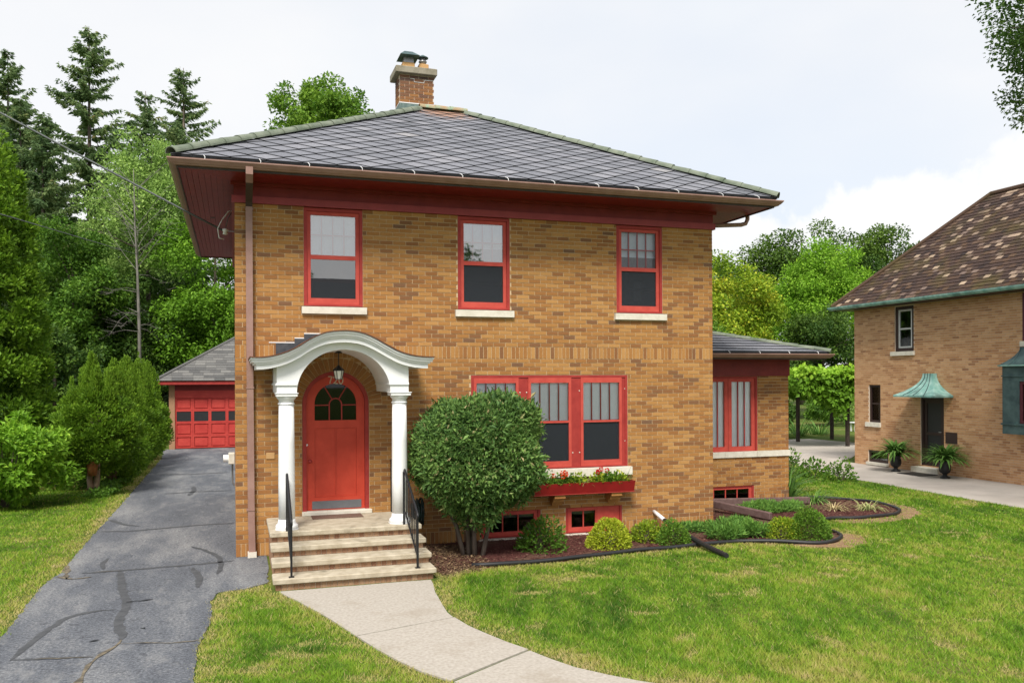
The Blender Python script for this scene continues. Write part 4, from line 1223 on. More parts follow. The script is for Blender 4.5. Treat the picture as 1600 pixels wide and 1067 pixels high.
b = MB(); bars(b, x0b + 0.047, x1b - 0.047, 0.035, 0.391, (0.07, 0.07, 0.06, 0.05), SY0 + 0.03, SY0 + 0.07); b.build('sash', MT['red_sash'], w)
for j in (1, 2):
    xx = x0b + 0.117 + (x1b - x0b - 0.234) * j / 3; MB().box(xx - 0.01, xx + 0.01, SY0 + 0.036, SY0 + 0.066, 0.095, 0.341).build('muntin', MT['red_sash'], w)
pane(w, x0b + 0.117, x1b - 0.117, SY0 + 0.05, 0.095, 0.341, 'glass_dark')
# roof of the wing
GX1, GY0, GY1 = 12.05, 1.46, 6.6
MB().box(SX0 + 0.03, GX1, GY0, GY1, 3.13, 3.15).build('sunroom_soffit', MT['red_deep'], house)
b = MB(); b.box(SX0 + 0.03, GX1 + 0.02, GY0 - 0.02, GY0, 3.12, 3.255); b.box(GX1, GX1 + 0.02, GY0, GY1, 3.12, 3.255); b.build('sunroom_fascia', MT['gutter_dark'], house)
b = MB()
prof = [(o, zz - 5.80 + 3.15) for o, zz in GP]
b.loft([[(SX0 + 0.03, GY0 - o, zz) for o, zz in prof], [(GX1 + o, GY0 - o, zz) for o, zz in prof]])
b.loft([[(GX1 + o, GY0 - o, zz) for o, zz in prof], [(GX1 + o, GY1 + o, zz) for o, zz in prof]])
b.build('sunroom_gutter', MT['gutter'], house)
s2 = 0.255; ex, ey0, ey1, ez = 12.13, 1.38, 6.68, 3.27
run2 = (ey1 - ey0) / 2; rz = ez + s2 * run2
b = MB(); e0, e1, e2, e3 = (8.42, ey0, ez - 0.02), (ex, ey0, ez - 0.02), (ex, ey1, ez - 0.02), (8.42, ey1, ez - 0.02)
ra, rb = (8.42, ey0 + run2, rz - 0.02), (ex - run2, ey0 + run2, rz - 0.02)
b.face([e0, e1, rb, ra]); b.face([e1, e2, rb]); b.face([e2, e3, ra, rb]); b.face([e3, e2, e1, e0])
sroof = b.build('sunroom_roof', MT['membrane'], house)
# rows of slates on the front and side slopes
kk = math.sqrt(1 + s2 * s2)
def row_slates(M, w0, run, rows_of, hip_left, hip_right):
    H = run * kk; nrow = int(H / 0.27) + 1
    for j in range(nrow):
        y0_, y1_ = j * 0.27, min(H, j * 0.27 + 0.30)
        u = -random.uniform(0, 0.3)
        while u < w0:
            wd = 0.42; poly = [(u + 0.004, y0_), (u + wd - 0.004, y0_), (u + wd - 0.004, y1_), (u + 0.004, y1_)]
            poly = clip(poly, -1, 0, 0)
            if len(poly) >= 3: poly = clip(poly, 1, 0, w0)
            if hip_right and len(poly) >= 3: poly = clip(poly, kk, 1, w0 * kk)
            if hip_left and len(poly) >= 3: poly = clip(poly, -kk, 1, 0)
            if len(poly) >= 3:
                c = (u + wd / 2, (y0_ + y1_) / 2)
                bb = MB(); top = [(p[0] - c[0], p[1] - c[1], 0.014 - 0.012 * (p[1] - c[1]) / 0.15) for p in poly]; bot = [(p[0] - c[0], p[1] - c[1], -0.014) for p in poly]
                bb.loft([bot, top], random.uniform(0.1, 0.8))
                link('slate', edge_shade(bb.mesh('slate', MT['slate']), len(poly)), sroof, M @ Matrix.Translation((c[0], c[1], 0.002)))
            u += wd
row_slates(face_matrix((8.44, ey0, ez), (1, 0, 0), (0, 1, 0), s2), ex - 8.44, run2, 0, False, True)
b = MB()
row_n = len(b.v)
tiles_along(sroof, (ex, ey0, ez + 0.01), (ex - run2, ey0 + run2, rz + 0.01), 0.342, half_pipe(0.38, 0.085, 0.07))
for k in range(5):
    x = 8.9 + 0.72 * k; MB().tube([(x, GY0 - 0.13, 3.235), (x, GY0 - 0.12, 3.27), (x - 0.01, GY0 - 0.04, 3.30)], 0.007, 5).build('gutter_strap', MT['strap'], house)

# ------------------------------------------------------------------ entrance portico
port = thing('entrance_portico', 'white arched portico with two round columns over the front door', 'portico')
TOP = [(0.203, 3.046), (0.28, 3.04), (0.356, 3.041), (0.44, 3.05), (0.527, 3.067), (0.61, 3.09), (0.701, 3.122), (0.79, 3.165), (0.876, 3.213), (0.965, 3.274), (1.052, 3.325), (1.14, 3.367), (1.23, 3.398), (1.32, 3.415), (1.41, 3.424), (1.50, 3.428),
       (1.59, 3.424), (1.682, 3.412), (1.775, 3.387), (1.865, 3.350), (1.96, 3.302), (2.05, 3.250), (2.145, 3.197), (2.237, 3.149), (2.33, 3.113), (2.425, 3.086), (2.52, 3.068), (2.616, 3.058), (2.71, 3.054), (2.79, 3.055)]
def curve_band(b, d0, d1, y0, y1, x_in=0.0):
    """solid band following the ogee between depths d0>d1 below the top line"""
    pts = [(min(max(x, 0.203 + x_in), 2.79 - x_in), zt) for x, zt in TOP]
    for (xa, za), (xb, zb) in zip(pts[:-1], pts[1:]):
        if xb - xa < 1e-4: continue
        q = [(xa, za - d1), (xb, zb - d1), (xb, zb - d0), (xa, za - d0)]
        b.loft([[(p[0], y0, p[1]) for p in q], [(p[0], y1, p[1]) for p in q]])
b = MB()
curve_band(b, 0.0, 0.030, -1.50, 0.0); curve_band(b, 0.0302, 0.062, -1.478, 0.0, 0.014); curve_band(b, 0.0622, 0.092, -1.450, 0.0, 0.045); curve_band(b, 0.0922, 0.158, -1.425, 0.0, 0.075)
b.build('cornice', MT['white'], port)
b = MB(); pts = TOP
for (xa, za), (xb, zb) in zip(pts[:-1], pts[1:]):
    q = [(xa, za + 0.002), (xb, zb + 0.002), (xb, zb + 0.016), (xa, za + 0.016)]
    b.loft([[(p[0] * 1.012 - 0.018, -1.525, p[1]) for p in q], [(p[0] * 1.012 - 0.018, -0.003, p[1]) for p in q]])
b.build('roof_sheet', MT['copper_brown'], port)
# arch plate with barrel vault behind it
ACX, ACZ, ARX, ARZ = 1.505, 2.545, 0.672, 0.625
PX0, PX1 = 0.556, 2.448
b = MB(); n = 40
def top_at(x):
    for (xa, za), (xb, zb) in zip(TOP[:-1], TOP[1:]):
        if xa <= x <= xb: return za + (zb - za) * (x - xa) / (xb - xa)
    return 3.05
xs = [ACX + ARX * math.cos(math.pi * (1 - k / n)) for k in range(n + 1)]
for k in range(n):
    xa, xb = xs[k], xs[k + 1]
    za = ACZ + ARZ * math.sqrt(max(0, 1 - ((xa - ACX) / ARX) ** 2)); zb = ACZ + ARZ * math.sqrt(max(0, 1 - ((xb - ACX) / ARX) ** 2))
    ta, tb = top_at(xa) - 0.1585, top_at(xb) - 0.1585
    q = [(xa, za), (xb, zb), (xb, max(tb, zb + 0.01)), (xa, max(ta, za + 0.01))]
    b.loft([[(p[0], -1.30, p[1]) for p in q], [(p[0], 0.0, p[1]) for p in q]])
for (xa, xb) in ((PX0, xs[0]), (xs[-1], PX1)):
    m_ = 6
    for j in range(m_):
        a, c = xa + (xb - xa) * j / m_, xa + (xb - xa) * (j + 1) / m_
        q = [(a, 2.545), (c, 2.545), (c, top_at(c) - 0.1585), (a, top_at(a) - 0.1585)]
        b.loft([[(p[0], -1.30, p[1]) for p in q], [(p[0], 0.0, p[1]) for p in q]])
b.build('arch', MT['white'], port)
for (xa, xb) in ((PX0, xs[0]), (xs[-1], PX1)):
    b = MB(); b.box(xa - 0.022, xb + 0.002, -1.322, 0.0, 2.655, 2.672) ; b.box(xa - 0.014, xb + 0.001, -1.314, 0.0, 2.672, 2.684)
    b.box(xa - 0.03, xb + 0.028, -1.33, -0.0, 2.532, 2.5445) if False else None
    b.build('moulding', MT['white'], port)
for cx in (0.695, 2.335):
    cy = -1.150
    col = MB()
    col.lathe([(0.116, 0.0), (0.1165, 0.5), (0.113, 1.1), (0.106, 1.67)], (cx, cy, 0.72), 32)
    co = col.build('column', MT['white'], port, True)
    b = MB(); b.lathe([(0.106, 0), (0.118, 0.008), (0.120, 0.016), (0.110, 0.026), (0.106, 0.03)], (cx, cy, 2.375), 32); b.lathe([(0.106, 0), (0.106, 0.05), (0.112, 0.054), (0.130, 0.075), (0.138, 0.093), (0.138, 0.10)], (cx, cy, 2.392), 32)
    b.build('capital', MT['white'], co, True)
    MB().rbox(cx - 0.150, cx + 0.150, cy - 0.150, cy + 0.150, 2.4925, 2.5325, 0.006).rbox(cx - 0.162, cx + 0.162, cy - 0.162, cy + 0.162, 2.5328, 2.5445, 0.003).build('abacus', MT['white'], co)
    b = MB(); b.lathe([(0.150, 0.0), (0.158, 0.012), (0.160, 0.035), (0.152, 0.055), (0.138, 0.062), (0.132, 0.075), (0.124, 0.10), (0.117, 0.135)], (cx, cy, 0.600), 28); b.build('column_base', MT['white'], co, True)
    b = MB(); b.lathe([(0.172, 0), (0.172, 0.014)], (cx, cy, 0.5865), 8, ang0=math.pi / 8); b.build('plinth', MT['white'], co)
# stepped black flashing against the wall
for k, (a, c, z0_, z1_) in enumerate(((0.604, 0.888, 3.06, 3.312), (0.889, 1.034, 3.06, 3.384), (1.035, 1.30, 3.1, 3.458), (2.10, 2.22, 3.05, 3.31))):
    MB().box(a, c, -0.0105 - 0.0004 * k, -0.004, z0_, z1_).build('step_flashing', MT['membrane'], port)
for (a, c, z_) in ((0.50, 0.604, 3.322), (0.604, 0.888, 3.322), (0.889, 1.034, 3.394), (1.035, 1.30, 3.468)):
    MB().box(a, c, -0.009, -0.0035, z_ - 0.010, z_ + 0.004).build('sealant_line', MT['white'], port)

# lantern under the vault
lt = thing('porch_lantern', 'small white glass lantern hanging above the house number', 'lantern')
LX, LY = 1.492, -0.70
MB().tube([(LX, LY, 3.165), (LX, LY, 2.95)], 0.008, 6).build('stem', MT['iron'], lt)
MB().lathe([(0.055, 0), (0.055, 0.012), (0.02, 0.03)], (LX, LY, 3.135), 12).build('ceiling_plate', MT['iron'], lt)
MB().lathe([(0.088, 0.0), (0.090, 0.01), (0.036, 0.06), (0.012, 0.085)], (LX, LY, 2.868), 6).build('lantern_roof', MT['iron'], lt)
MT['milk'] = mat_plain('milk_glass', (0.92, 0.90, 0.84), 0.3, 0.5)
MB().lathe([(0.048, 0.0), (0.074, 0.125)], (LX, LY, 2.742), 6).build('shade', MT['milk'], lt)
b = MB()
for k in range(6):
    a = 2 * math.pi * k / 6; b.tube([(LX + 0.050 * math.cos(a), LY + 0.050 * math.sin(a), 2.738), (LX + 0.077 * math.cos(a), LY + 0.077 * math.sin(a), 2.868)], 0.006, 5)
b.lathe([(0.055, 0), (0.055, 0.008)], (LX, LY, 2.733), 6); b.build('cage', MT['iron'], lt)

# ------------------------------------------------------------------ front steps
st = thing('front_steps', 'wide concrete and brick front steps below the portico', 'steps')
TX0, TX1 = 0.45, 2.625
fronts = [-1.37, -1.70, -2.04, -2.38]
tops = [0.585, 0.439, 0.293, 0.147]
for k in range(4):
    yb = 0.0 if k == 0 else fronts[k - 1] + 0.05
    x1 = TX1 + (0.0, -0.005, 0.0, -0.01)[k]
    yb = -0.005 if k == 0 else yb
    b = MB(); b.rbox(TX0, x1, fronts[k], yb, tops[k] - 0.075, tops[k], 0.012)
    b.build('step_slab', MT['concrete_step'], st)
    z0, z1 = (tops[k] - 0.146 if k < 3 else -0.05), tops[k] - 0.0755
    MB().box(TX0 + 0.05, x1 - 0.05, fronts[k] + 0.060, (0.0 if k == 0 else fronts[k - 1] + 0.055), max(z0, -0.05) if k < 3 else -0.05, z1).build('riser_core', MT['mortar_grey'], st)
    # bricks set on edge
    x = TX0 + 0.04
    while x < x1 - 0.05:
        wd = 0.0715
        MB().box(x + 0.004, min(x + wd, x1 - 0.04) - 0.004, fronts[k] + 0.050 + random.uniform(-0.002, 0.002), fronts[k] + 0.075, z0 + 0.001, z1 - 0.003, random.random()).build('brick', MT['brick_red'], st)
        x += wd
    # side of the flight
    MB().box(TX0 + 0.035, TX0 + 0.0495, fronts[k] + 0.062, (-0.004 if k == 0 else fronts[k - 1] + 0.048), -0.05, z1 - 0.001).build('side_brick', MT['brick_red'], st)
    MB().box(x1 - 0.0495, x1 - 0.035, fronts[k] + 0.062, (-0.004 if k == 0 else fronts[k - 1] + 0.048), -0.05, z1 - 0.001).build('side_brick', MT['brick_red'], st)
mat_ = MB(); mat_.rbox(1.12, 1.90, -0.43, -0.085, 0.586, 0.598, 0.004)
MT['doormat'] = mat_noise('doormat', (0.10, 0.06, 0.045), (0.20, 0.12, 0.09), 60, 0.95, 0.6, 150, stretch=(1, 3, 1))
tag(mat_.build('door_mat', MT['doormat']), 'worn brown mat lying in front of the red door', 'mat')

# handrails
def handrail(name, label, x):
    h = thing(name, label, 'handrail', 'iron handrails on the front steps')
    yA, yB, zA, zB = -1.42, -2.30, 1.385, 0.90
    MB().tube([(x, yA + 0.06, zA - 0.02), (x, yA + 0.03, zA + 0.015), (x, yA, zA), (x, yB, zB), (x, yB - 0.03, zB - 0.03), (x, yB - 0.03, zB - 0.075)], 0.018, 8).build('rail', MT['iron'], h, True)
    MB().tube([(x, yA, 0.78), (x, yB, 0.30)], 0.012, 6).build('lower_rail', MT['iron'], h)
    MB().box(x - 0.014, x + 0.014, yB - 0.014, yB + 0.014, 0.148, zB).build('post', MT['iron'], h)
    MB().box(x - 0.014, x + 0.014, yA - 0.014 + 0.10, yA + 0.014 + 0.10, 0.586, zA - 0.02).build('post', MT['iron'], h)
    MB().tube([(x, yA, zA - 0.01), (x, yA + 0.10, zA - 0.02)], 0.012, 6).build('rail_end', MT['iron'], h)
    MB().box(x - 0.035, x + 0.035, yB - 0.035, yB + 0.035, 0.1475, 0.154).build('foot_plate', MT['iron'], h)
    for k in range(1, 8):
        t = k / 8; y = yA + (yB - yA) * t
        MB().box(x - 0.006, x + 0.006, y - 0.006, y + 0.006, 0.78 + (0.30 - 0.78) * t, zA + (zB - zA) * t).build('baluster', MT['iron'], h)
handrail('handrail', 'black iron handrail by the downspout side of the steps', 0.685)
handrail('handrail', 'black iron handrail beside the globe shrub', 2.365)
g = thing('porch_guard', 'short black iron guard rail behind the portico column', 'railing')
for yy in (-0.06, -0.98): MB().box(2.39, 2.415, yy - 0.0125, yy + 0.0125, 0.586, 1.41).build('post', MT['iron'], g)
MB().box(2.385, 2.42, -0.995, -0.045, 1.41, 1.435).build('rail', MT['iron'], g)
MB().box(2.39, 2.415, -0.965, -0.075, 0.68, 0.70).build('lower_rail', MT['iron'], g)
for k in range(1, 9): MB().box(2.397, 2.408, -0.06 - 0.102 * k - 0.006, -0.06 - 0.102 * k + 0.006, 0.70, 1.41).build('baluster', MT['iron'], g)

# coiled hose beside the platform
MT['hose'] = mat_plain('hose_green', (0.012, 0.028, 0.028), 0.45, 0.4)
hs = MB()
pts = []
for k in range(150):
    a = k * 0.29; rr = 0.17 + 0.02 * math.sin(k * 0.37)
    pts.append((2.80 + 0.06 * math.sin(k * 0.11) + 0.02 * math.cos(a * 0.5), -0.28 + rr * math.cos(a), 0.60 + rr * 1.15 * math.sin(a)))
hs.tube(pts, 0.014, 6)
hb = thing('garden_hose', 'dark green hose coiled on a hanger behind the handrail', 'hose')
hs.build('coil', MT['hose'], hb, True)
MB().rbox(2.72, 2.86, -0.16, -0.012, 0.60, 0.70, 0.008).build('hanger', MT['hose'], hb)

# flower box on brick corbels
fb = thing('flower_box', 'dark red wooden flower box under the triple window', 'flower box')
fx0, fx1 = 3.66, 6.66
b = MB(); fo = lambda z, k: [(fx0 + k, -0.31 + k, z), (fx1 - k, -0.31 + k, z), (fx1 - k, -0.075, z), (fx0 + k, -0.075, z)]
b.loft([fo(0.765, 0.02), fo(0.945, 0.0)], 0.5, True, False)
inn = lambda z: [(fx0 + 0.025, -0.285, z), (fx1 - 0.025, -0.285, z), (fx1 - 0.025, -0.10, z), (fx0 + 0.025, -0.10, z)]
b.loft([fo(0.945, 0.0), inn(0.945), inn(0.90)], 0.5, False, False)
b.build('trough', MT['red_box'], fb)
MT['soil'] = mat_noise('potting_soil', (0.03, 0.02, 0.015), (0.06, 0.045, 0.03), 30, 0.95, 0.8, 80)
MB().box(fx0 + 0.025, fx1 - 0.025, -0.285, -0.10, 0.89, 0.905).build('soil', MT['soil'], fb)
MB().box(fx0 + 0.01, fx1 - 0.01, -0.295, -0.075, 0.752, 0.7645).build('base_board', MT['red_case'], fb)
for cx in (4.12, 5.26, 6.32):
    for k, (d, z0, z1) in enumerate(((0.27, 0.690, 0.751), (0.20, 0.622, 0.689), (0.12, 0.556, 0.621))):
        MB().box(cx - 0.10 + 0.004 * k, cx + 0.10 - 0.004 * k, -d, -0.003, z0, z1, random.uniform(0.2, 0.6)).build('corbel_brick', MT['brick'], fb)

# gas meter and vent on the side wall
gmtr = thing('wall_vent', 'white vent hood and grey box on the side wall by the drive', 'vent')
MB().rbox(-0.135, -0.012, 4.50, 4.80, 1.02, 1.24, 0.01).build('box', MT['limestone'], gmtr)
b = MB(); b.tube([(-0.135, 4.64, 1.13), (-0.235, 4.64, 1.13)], 0.075, 14); b.build('hood', MT['white'], gmtr)
MB().tube([(-0.06, 4.75, 1.02), (-0.06, 4.75, 0.62), (-0.02, 4.75, 0.55)], 0.018, 8).build('pipe', MT['steel'], gmtr)

# service wires and insulator at the front corner
ins = thing('insulator_bracket', 'white porcelain insulator and wire loop under the eave', 'insulator')
MB().tube([(0.0, 1.42, 5.26), (-0.13, 1.42, 5.26)], 0.010, 6).build('bracket', MT['steel'], ins)
MB().lathe([(0.02, -0.06), (0.045, -0.05), (0.03, -0.015), (0.048, 0.0), (0.048, 0.03), (0.015, 0.045)], (-0.15, 1.42, 5.26), 12).build('knob', MT['white'], ins, True)
MB().tube([(-0.03, 1.45, 5.62), (-0.10, 1.44, 5.60), (-0.20, 1.42, 5.45), (-0.27, 1.42, 5.30), (-0.25, 1.42, 5.14), (-0.17, 1.42, 5.12)], 0.009, 6).build('wire_loop', MT['strap'], ins, True)
MB().tube([(-0.02, 1.45, 5.62), (-0.10, 1.43, 5.50), (-0.14, 1.42, 5.32)], 0.007, 6).build('wire_loop', MT['wire'], ins, True)
def wire(name, label, a, c, sag, r, n=30):
    pts = []
    for k in range(n + 1):
        t = k / n; p = Vector(a).lerp(Vector(c), t); p.z -= sag * 4 * t * (1 - t); pts.append(tuple(p))
    o = MB().tube(pts, r, 6).build(name, MT['wire'], None, True)
    tag(o, label, 'wire'); return o
wire('service_wire', 'thick grey service wire rising away from the eave corner', (-0.19, 1.42, 5.27), (-15.7, 4.03, 14.05), 0.15, 0.016)
wire('phone_wire', 'thin grey wire crossing in front of the bare tree trunk', (-4.46, 30.9, 8.85), (-5.60, -1.0, 5.68), 0.0, 0.014)

# ------------------------------------------------------------------ garage
gar = thing('garage', 'red garage with a grey hip roof at the end of the drive', 'garage')
GYF = 22.8
gx0, gx1 = -2.50, 4.2
MT['red_garage'] = mat_noise('red_garage', (0.42, 0.040, 0.034), (0.50, 0.058, 0.046), 3, 0.5)
b = MB(); b.box(gx0, -2.28, GYF, GYF + 0.2, -0.1, 2.56); b.box(gx0, gx0 + 0.15, GYF + 0.2, GYF + 6.5, -0.1, 2.56); b.box(3.0, gx1, GYF, GYF + 0.2, -0.1, 2.56); b.box(gx1 - 0.15, gx1, GYF + 0.2, GYF + 6.5, -0.1, 2.56); b.box(gx0, gx1, GYF + 6.3, GYF + 6.5, -0.1, 2.56)
b.build('wall', MT['brick_red'], gar)
MB().box(-2.279, 2.999, GYF + 0.01, GYF + 0.15, 2.05, 2.34).build('header', MT['red_garage'], gar)
MB().box(gx0 + 0.01, gx1 - 0.01, GYF + 0.03, GYF + 0.15, 2.341, 2.56).build('header', MT['red_deep'], gar)
gd = link('overhead_door', None, gar)
MB().box(-2.275, 2.995, GYF + 0.09, GYF + 0.12, 0.0, 2.049).build('door_back', MT['red_garage'], gd)
rows = ((0.03, 0.50), (0.53, 1.03), (1.06, 1.53), (1.56, 2.03))
npan = 8; pw = (2.995 + 2.275) / npan
for j, (za, zb) in enumerate(rows):
    for i in range(npan):
        xa = -2.275 + pw * i; xb = xa + pw
        b = MB(); bars(b, xa + 0.002, xb - 0.002, za - 0.013, zb + 0.013, (0.055, 0.055, 0.05, 0.05), GYF + 0.05, GYF + 0.089)
        b.build('panel_frame', MT['red_garage'], gd)
        if j == 2: MB().box(xa + 0.058, xb - 0.058, GYF + 0.068, GYF + 0.074, za + 0.04, zb - 0.04).build('pane', MT['plastic'], gd)
        else: MB().box(xa + 0.09, xb - 0.09, GYF + 0.062, GYF + 0.089, za + 0.075, zb - 0.075).build('panel', MT['red_garage'], gd)
MB().box(gx0 - 0.42, gx1 + 0.42, GYF - 0.45, GYF - 0.42, 2.58, 2.72).build('fascia', MT['red_case'], gar)
MB().box(gx0 - 0.41, gx1 + 0.41, GYF - 0.419, GYF + 6.9, 2.56, 2.579).build('soffit', MT['red_deep'], gar)
MT['shingle_grey'] = mat_tone('shingle_grey', [(0, (0.085, 0.085, 0.085)), (0.5, (0.13, 0.128, 0.125)), (1, (0.19, 0.185, 0.175))], 0.9, 0.5, 60, 0.3, 30)
gz = 2.73; ga, gb_, gc, gdp = gx0 - 0.48, gx1 + 0.48, GYF - 0.50, GYF + 6.95
rn = (gdp - gc) / 2; gsl = 0.62
b = MB(); hp_ = ((ga + rn, gc + rn, gz + rn * gsl), (gb_ - rn, gc + rn, gz + rn * gsl))
if hp_[0][0] > hp_[1][0]: mid_ = ((ga + gb_) / 2); hp_ = ((mid_, gc + rn, gz + rn * gsl), (mid_ + 0.01, gc + rn, gz + rn * gsl))
b.face([(ga, gc, gz), (gb_, gc, gz), hp_[1], hp_[0]]); b.face([(gb_, gc, gz), (gb_, gdp, gz), hp_[1]]); b.face([(gb_, gdp, gz), (ga, gdp, gz), hp_[0], hp_[1]]); b.face([(ga, gdp, gz), (ga, gc, gz), hp_[0]]); b.face([(ga, gc, gz), (ga, gdp, gz), (gb_, gdp, gz), (gb_, gc, gz)])
groof = b.build('roof', MT['shingle_grey'], gar)
# laid shingles on the slope that faces the drive
kx = math.sqrt(1 + gsl * gsl); Mg = face_matrix((ga, gc, gz), (1, 0, 0), (0, 1, 0), gsl)
b = MB(); Hh = rn * kx; j = 0
while j * 0.2 < Hh:
    u = -random.random() * 0.4; y0_, y1_ = j * 0.2, min(Hh, j * 0.2 + 0.22)
    while u < gb_ - ga:
        poly = [(u + 0.006, y0_), (u + 0.394, y0_), (u + 0.394, y1_), (u + 0.006, y1_)]
        for (pa, pb, pc) in ((-kx, 1, 0.0), (kx, 1, (gb_ - ga) * kx)):
            poly = clip(poly, pa, pb, pc)
            if len(poly) < 3: break
        if len(poly) >= 3 and u < 4.0:
            top = [tuple(Mg @ Vector((p[0], p[1], 0.018 - 0.014 * (p[1] - y0_) / 0.22))) for p in poly]; bot = [tuple(Mg @ Vector((p[0], p[1], 0.0005))) for p in poly]
            b.loft([bot, top], random.random())
        u += 0.4
    j += 1
b.build('shingle_field', MT['shingle_grey'], groof)['kind'] = 'stuff'
MB().tube([(ga, gc, gz + 0.03), hp_[0]], 0.06, 8).build('hip_cap', MT['shingle_grey'], groof)

# ------------------------------------------------------------------ neighbouring house
nb_ = thing('neighbour_house', 'neighbouring brick house with mottled tile roof and copper trim', 'house')
NX, NY0, NY1, NZ = 18.90, -6.0, 8.70, 4.87
NW = NY1 - NY0
def nu(y): return y - NY0
NOPEN = [(nu(6.20), nu(6.95), 3.50, 4.85), (nu(6.15), nu(7.08), 3.38, 3.505), (nu(7.56), nu(8.06), 1.335, 2.51), (nu(7.53), nu(8.17), 1.20, 1.34), (nu(7.24), nu(8.10), 0.10, 0.48), (nu(7.2), nu(8.14), 0.02, 0.105), (nu(5.10), nu(5.95), 0.17, 2.16), (nu(-0.6), nu(2.40), 1.5, 2.7)]
fn = frame_map('left', NX, NY0)
nw = backing(NW, 4.98, NOPEN, [], fn).build('wall', MT['mortar_grey'], nb_)
NC = []; z = -0.07
while z < NZ: NC.append((z, z + 0.0677, 's')); z += 0.0677
Bn, tn2 = lay_bricks(NW, NC, NOPEN, [], 71)
tn2 = np.clip(np.random.default_rng(72).beta(1.6, 2.2, len(Bn)), 0, 1)
link('brick_field', brick_mesh('brick_field', Bn, tn2, fn, MT['brick_orange'], 73), nw)['kind'] = 'stuff'
b = MB(); b.box(NX + 0.14, NX + 7.0, NY1 - 0.14, NY1, -0.2, 4.98); b.box(NX + 0.14, NX + 7.0, NY0, NY0 + 0.14, -0.2, 4.98); b.box(NX + 6.9, NX + 7.0, NY0 + 0.15, NY1 - 0.15, -0.2, 4.98); b.build('wall', MT['brick_orange'], nb_)
b = MB(); b.box(NX + 2.0, NX + 2.1, NY0 + 0.15, NY1 - 0.15, -0.2, 4.9); b.box(NX + 0.14, NX + 2.0, NY0 + 0.15, NY1 - 0.15, 2.75, 3.0); b.box(NX + 0.14, NX + 2.0, NY0 + 0.15, NY1 - 0.15, 4.88, 4.95); b.box(NX + 0.14, NX + 2.0, NY0 + 0.15, NY1 - 0.15, 0.0, 0.15); b.build('interior_walls', MT['room'], nb_)
def nbars(b, y0, y1, z0, z1, w, x0, x1):
    b.box(x0, x1, y0, y0 + w, z0, z1); b.box(x0, x1, y1 - w, y1, z0, z1); b.box(x0, x1, y0 + w, y1 - w, z0, z0 + w); b.box(x0, x1, y0 + w, y1 - w, z1 - w, z1)
MT['grey_frame'] = mat_plain('grey_frame', (0.55, 0.55, 0.54), 0.5)
def nwin(y0, y1, z0, z1, mat, lab, rail=True, inner=None):
    w = link('window', None, nb_); w['label'] = lab
    b = MB(); nbars(b, y0 + 0.002, y1 - 0.002, z0, z1, 0.07 if inner is None else 0.10, NX + 0.04, NX + 0.12); b.build('frame', MT[mat], w)
    k = 0.07
    if inner:
        b = MB(); nbars(b, y0 + 0.104, y1 - 0.104, z0 + 0.102, z1 - 0.102, 0.05, NX + 0.05, NX + 0.10); b.box(NX + 0.05, NX + 0.10, y0 + 0.154, y1 - 0.154, (z0 + z1) / 2 - 0.025, (z0 + z1) / 2 + 0.025); b.build('sash', MT[inner], w); k = 0.154
    elif rail: MB().box(NX + 0.05, NX + 0.10, y0 + 0.072, y1 - 0.072, (z0 + z1) / 2 - 0.025, (z0 + z1) / 2 + 0.025).build('rail', MT[mat], w)
    MB().box(NX + 0.075, NX + 0.080, y0 + k, y1 - k, z0 + k, z1 - k).build('pane', MT['glass_dark'], w)
    return w
w = nwin(6.20, 6.95, 3.506, 4.85, 'bronze', 'pale framed upstairs sash window of the neighbouring house', inner='grey_frame')
MB().box(NX - 0.06, NX + 0.12, 6.153, 7.077, 3.383, 3.503).build('sill', MT['limestone'], w)
w = nwin(7.56, 8.06, 1.342, 2.508, 'bronze', 'narrow dark window beside the vine arbor')
MB().box(NX - 0.06, NX + 0.12, 7.533, 8.167, 1.203, 1.339).build('sill', MT['limestone'], w)
MB().box(NX + 0.105, NX + 0.12, 7.66, 7.9, 1.42, 1.9).build('blind', MT['limestone'], w)
w = nwin(7.24, 8.10, 0.107, 0.478, 'bronze', 'low basement window behind the first fern urn', rail=False)
MB().box(NX - 0.06, NX + 0.12, 7.203, 8.137, 0.022, 0.103).build('sill', MT['limestone'], w)
d = link('side_door', None, nb_)
b = MB(); nbars(b, 5.102, 5.948, 0.172, 2.158, 0.07, NX + 0.03, NX + 0.13); b.build('door_frame', MT['bronze'], d)
b = MB(); nbars(b, 5.174, 5.876, 0.244, 2.086, 0.10, NX + 0.07, NX + 0.11); b.box(NX + 0.07, NX + 0.11, 5.274, 5.776, 1.08, 1.16); b.build('storm_door', MT['bronze'], d)
MB().box(NX + 0.09, NX + 0.094, 5.274, 5.776, 0.344, 1.986).build('pane', MT['plastic'], d)
MB().tube([(NX + 0.03, 5.22, 1.18), (NX + 0.02, 5.30, 1.18)], 0.012, 6).build('handle', MT['steel'], d)
MB().rbox(NX - 0.28, NX - 0.004, 5.05, 6.05, 0.0, 0.17, 0.012).build('doorstep', MT['limestone'], nb_)
MB().box(NX - 0.012, NX - 0.003, 4.63, 5.03, 0.89, 1.20).build('wall_plaque', MT['bronze'], nb_)
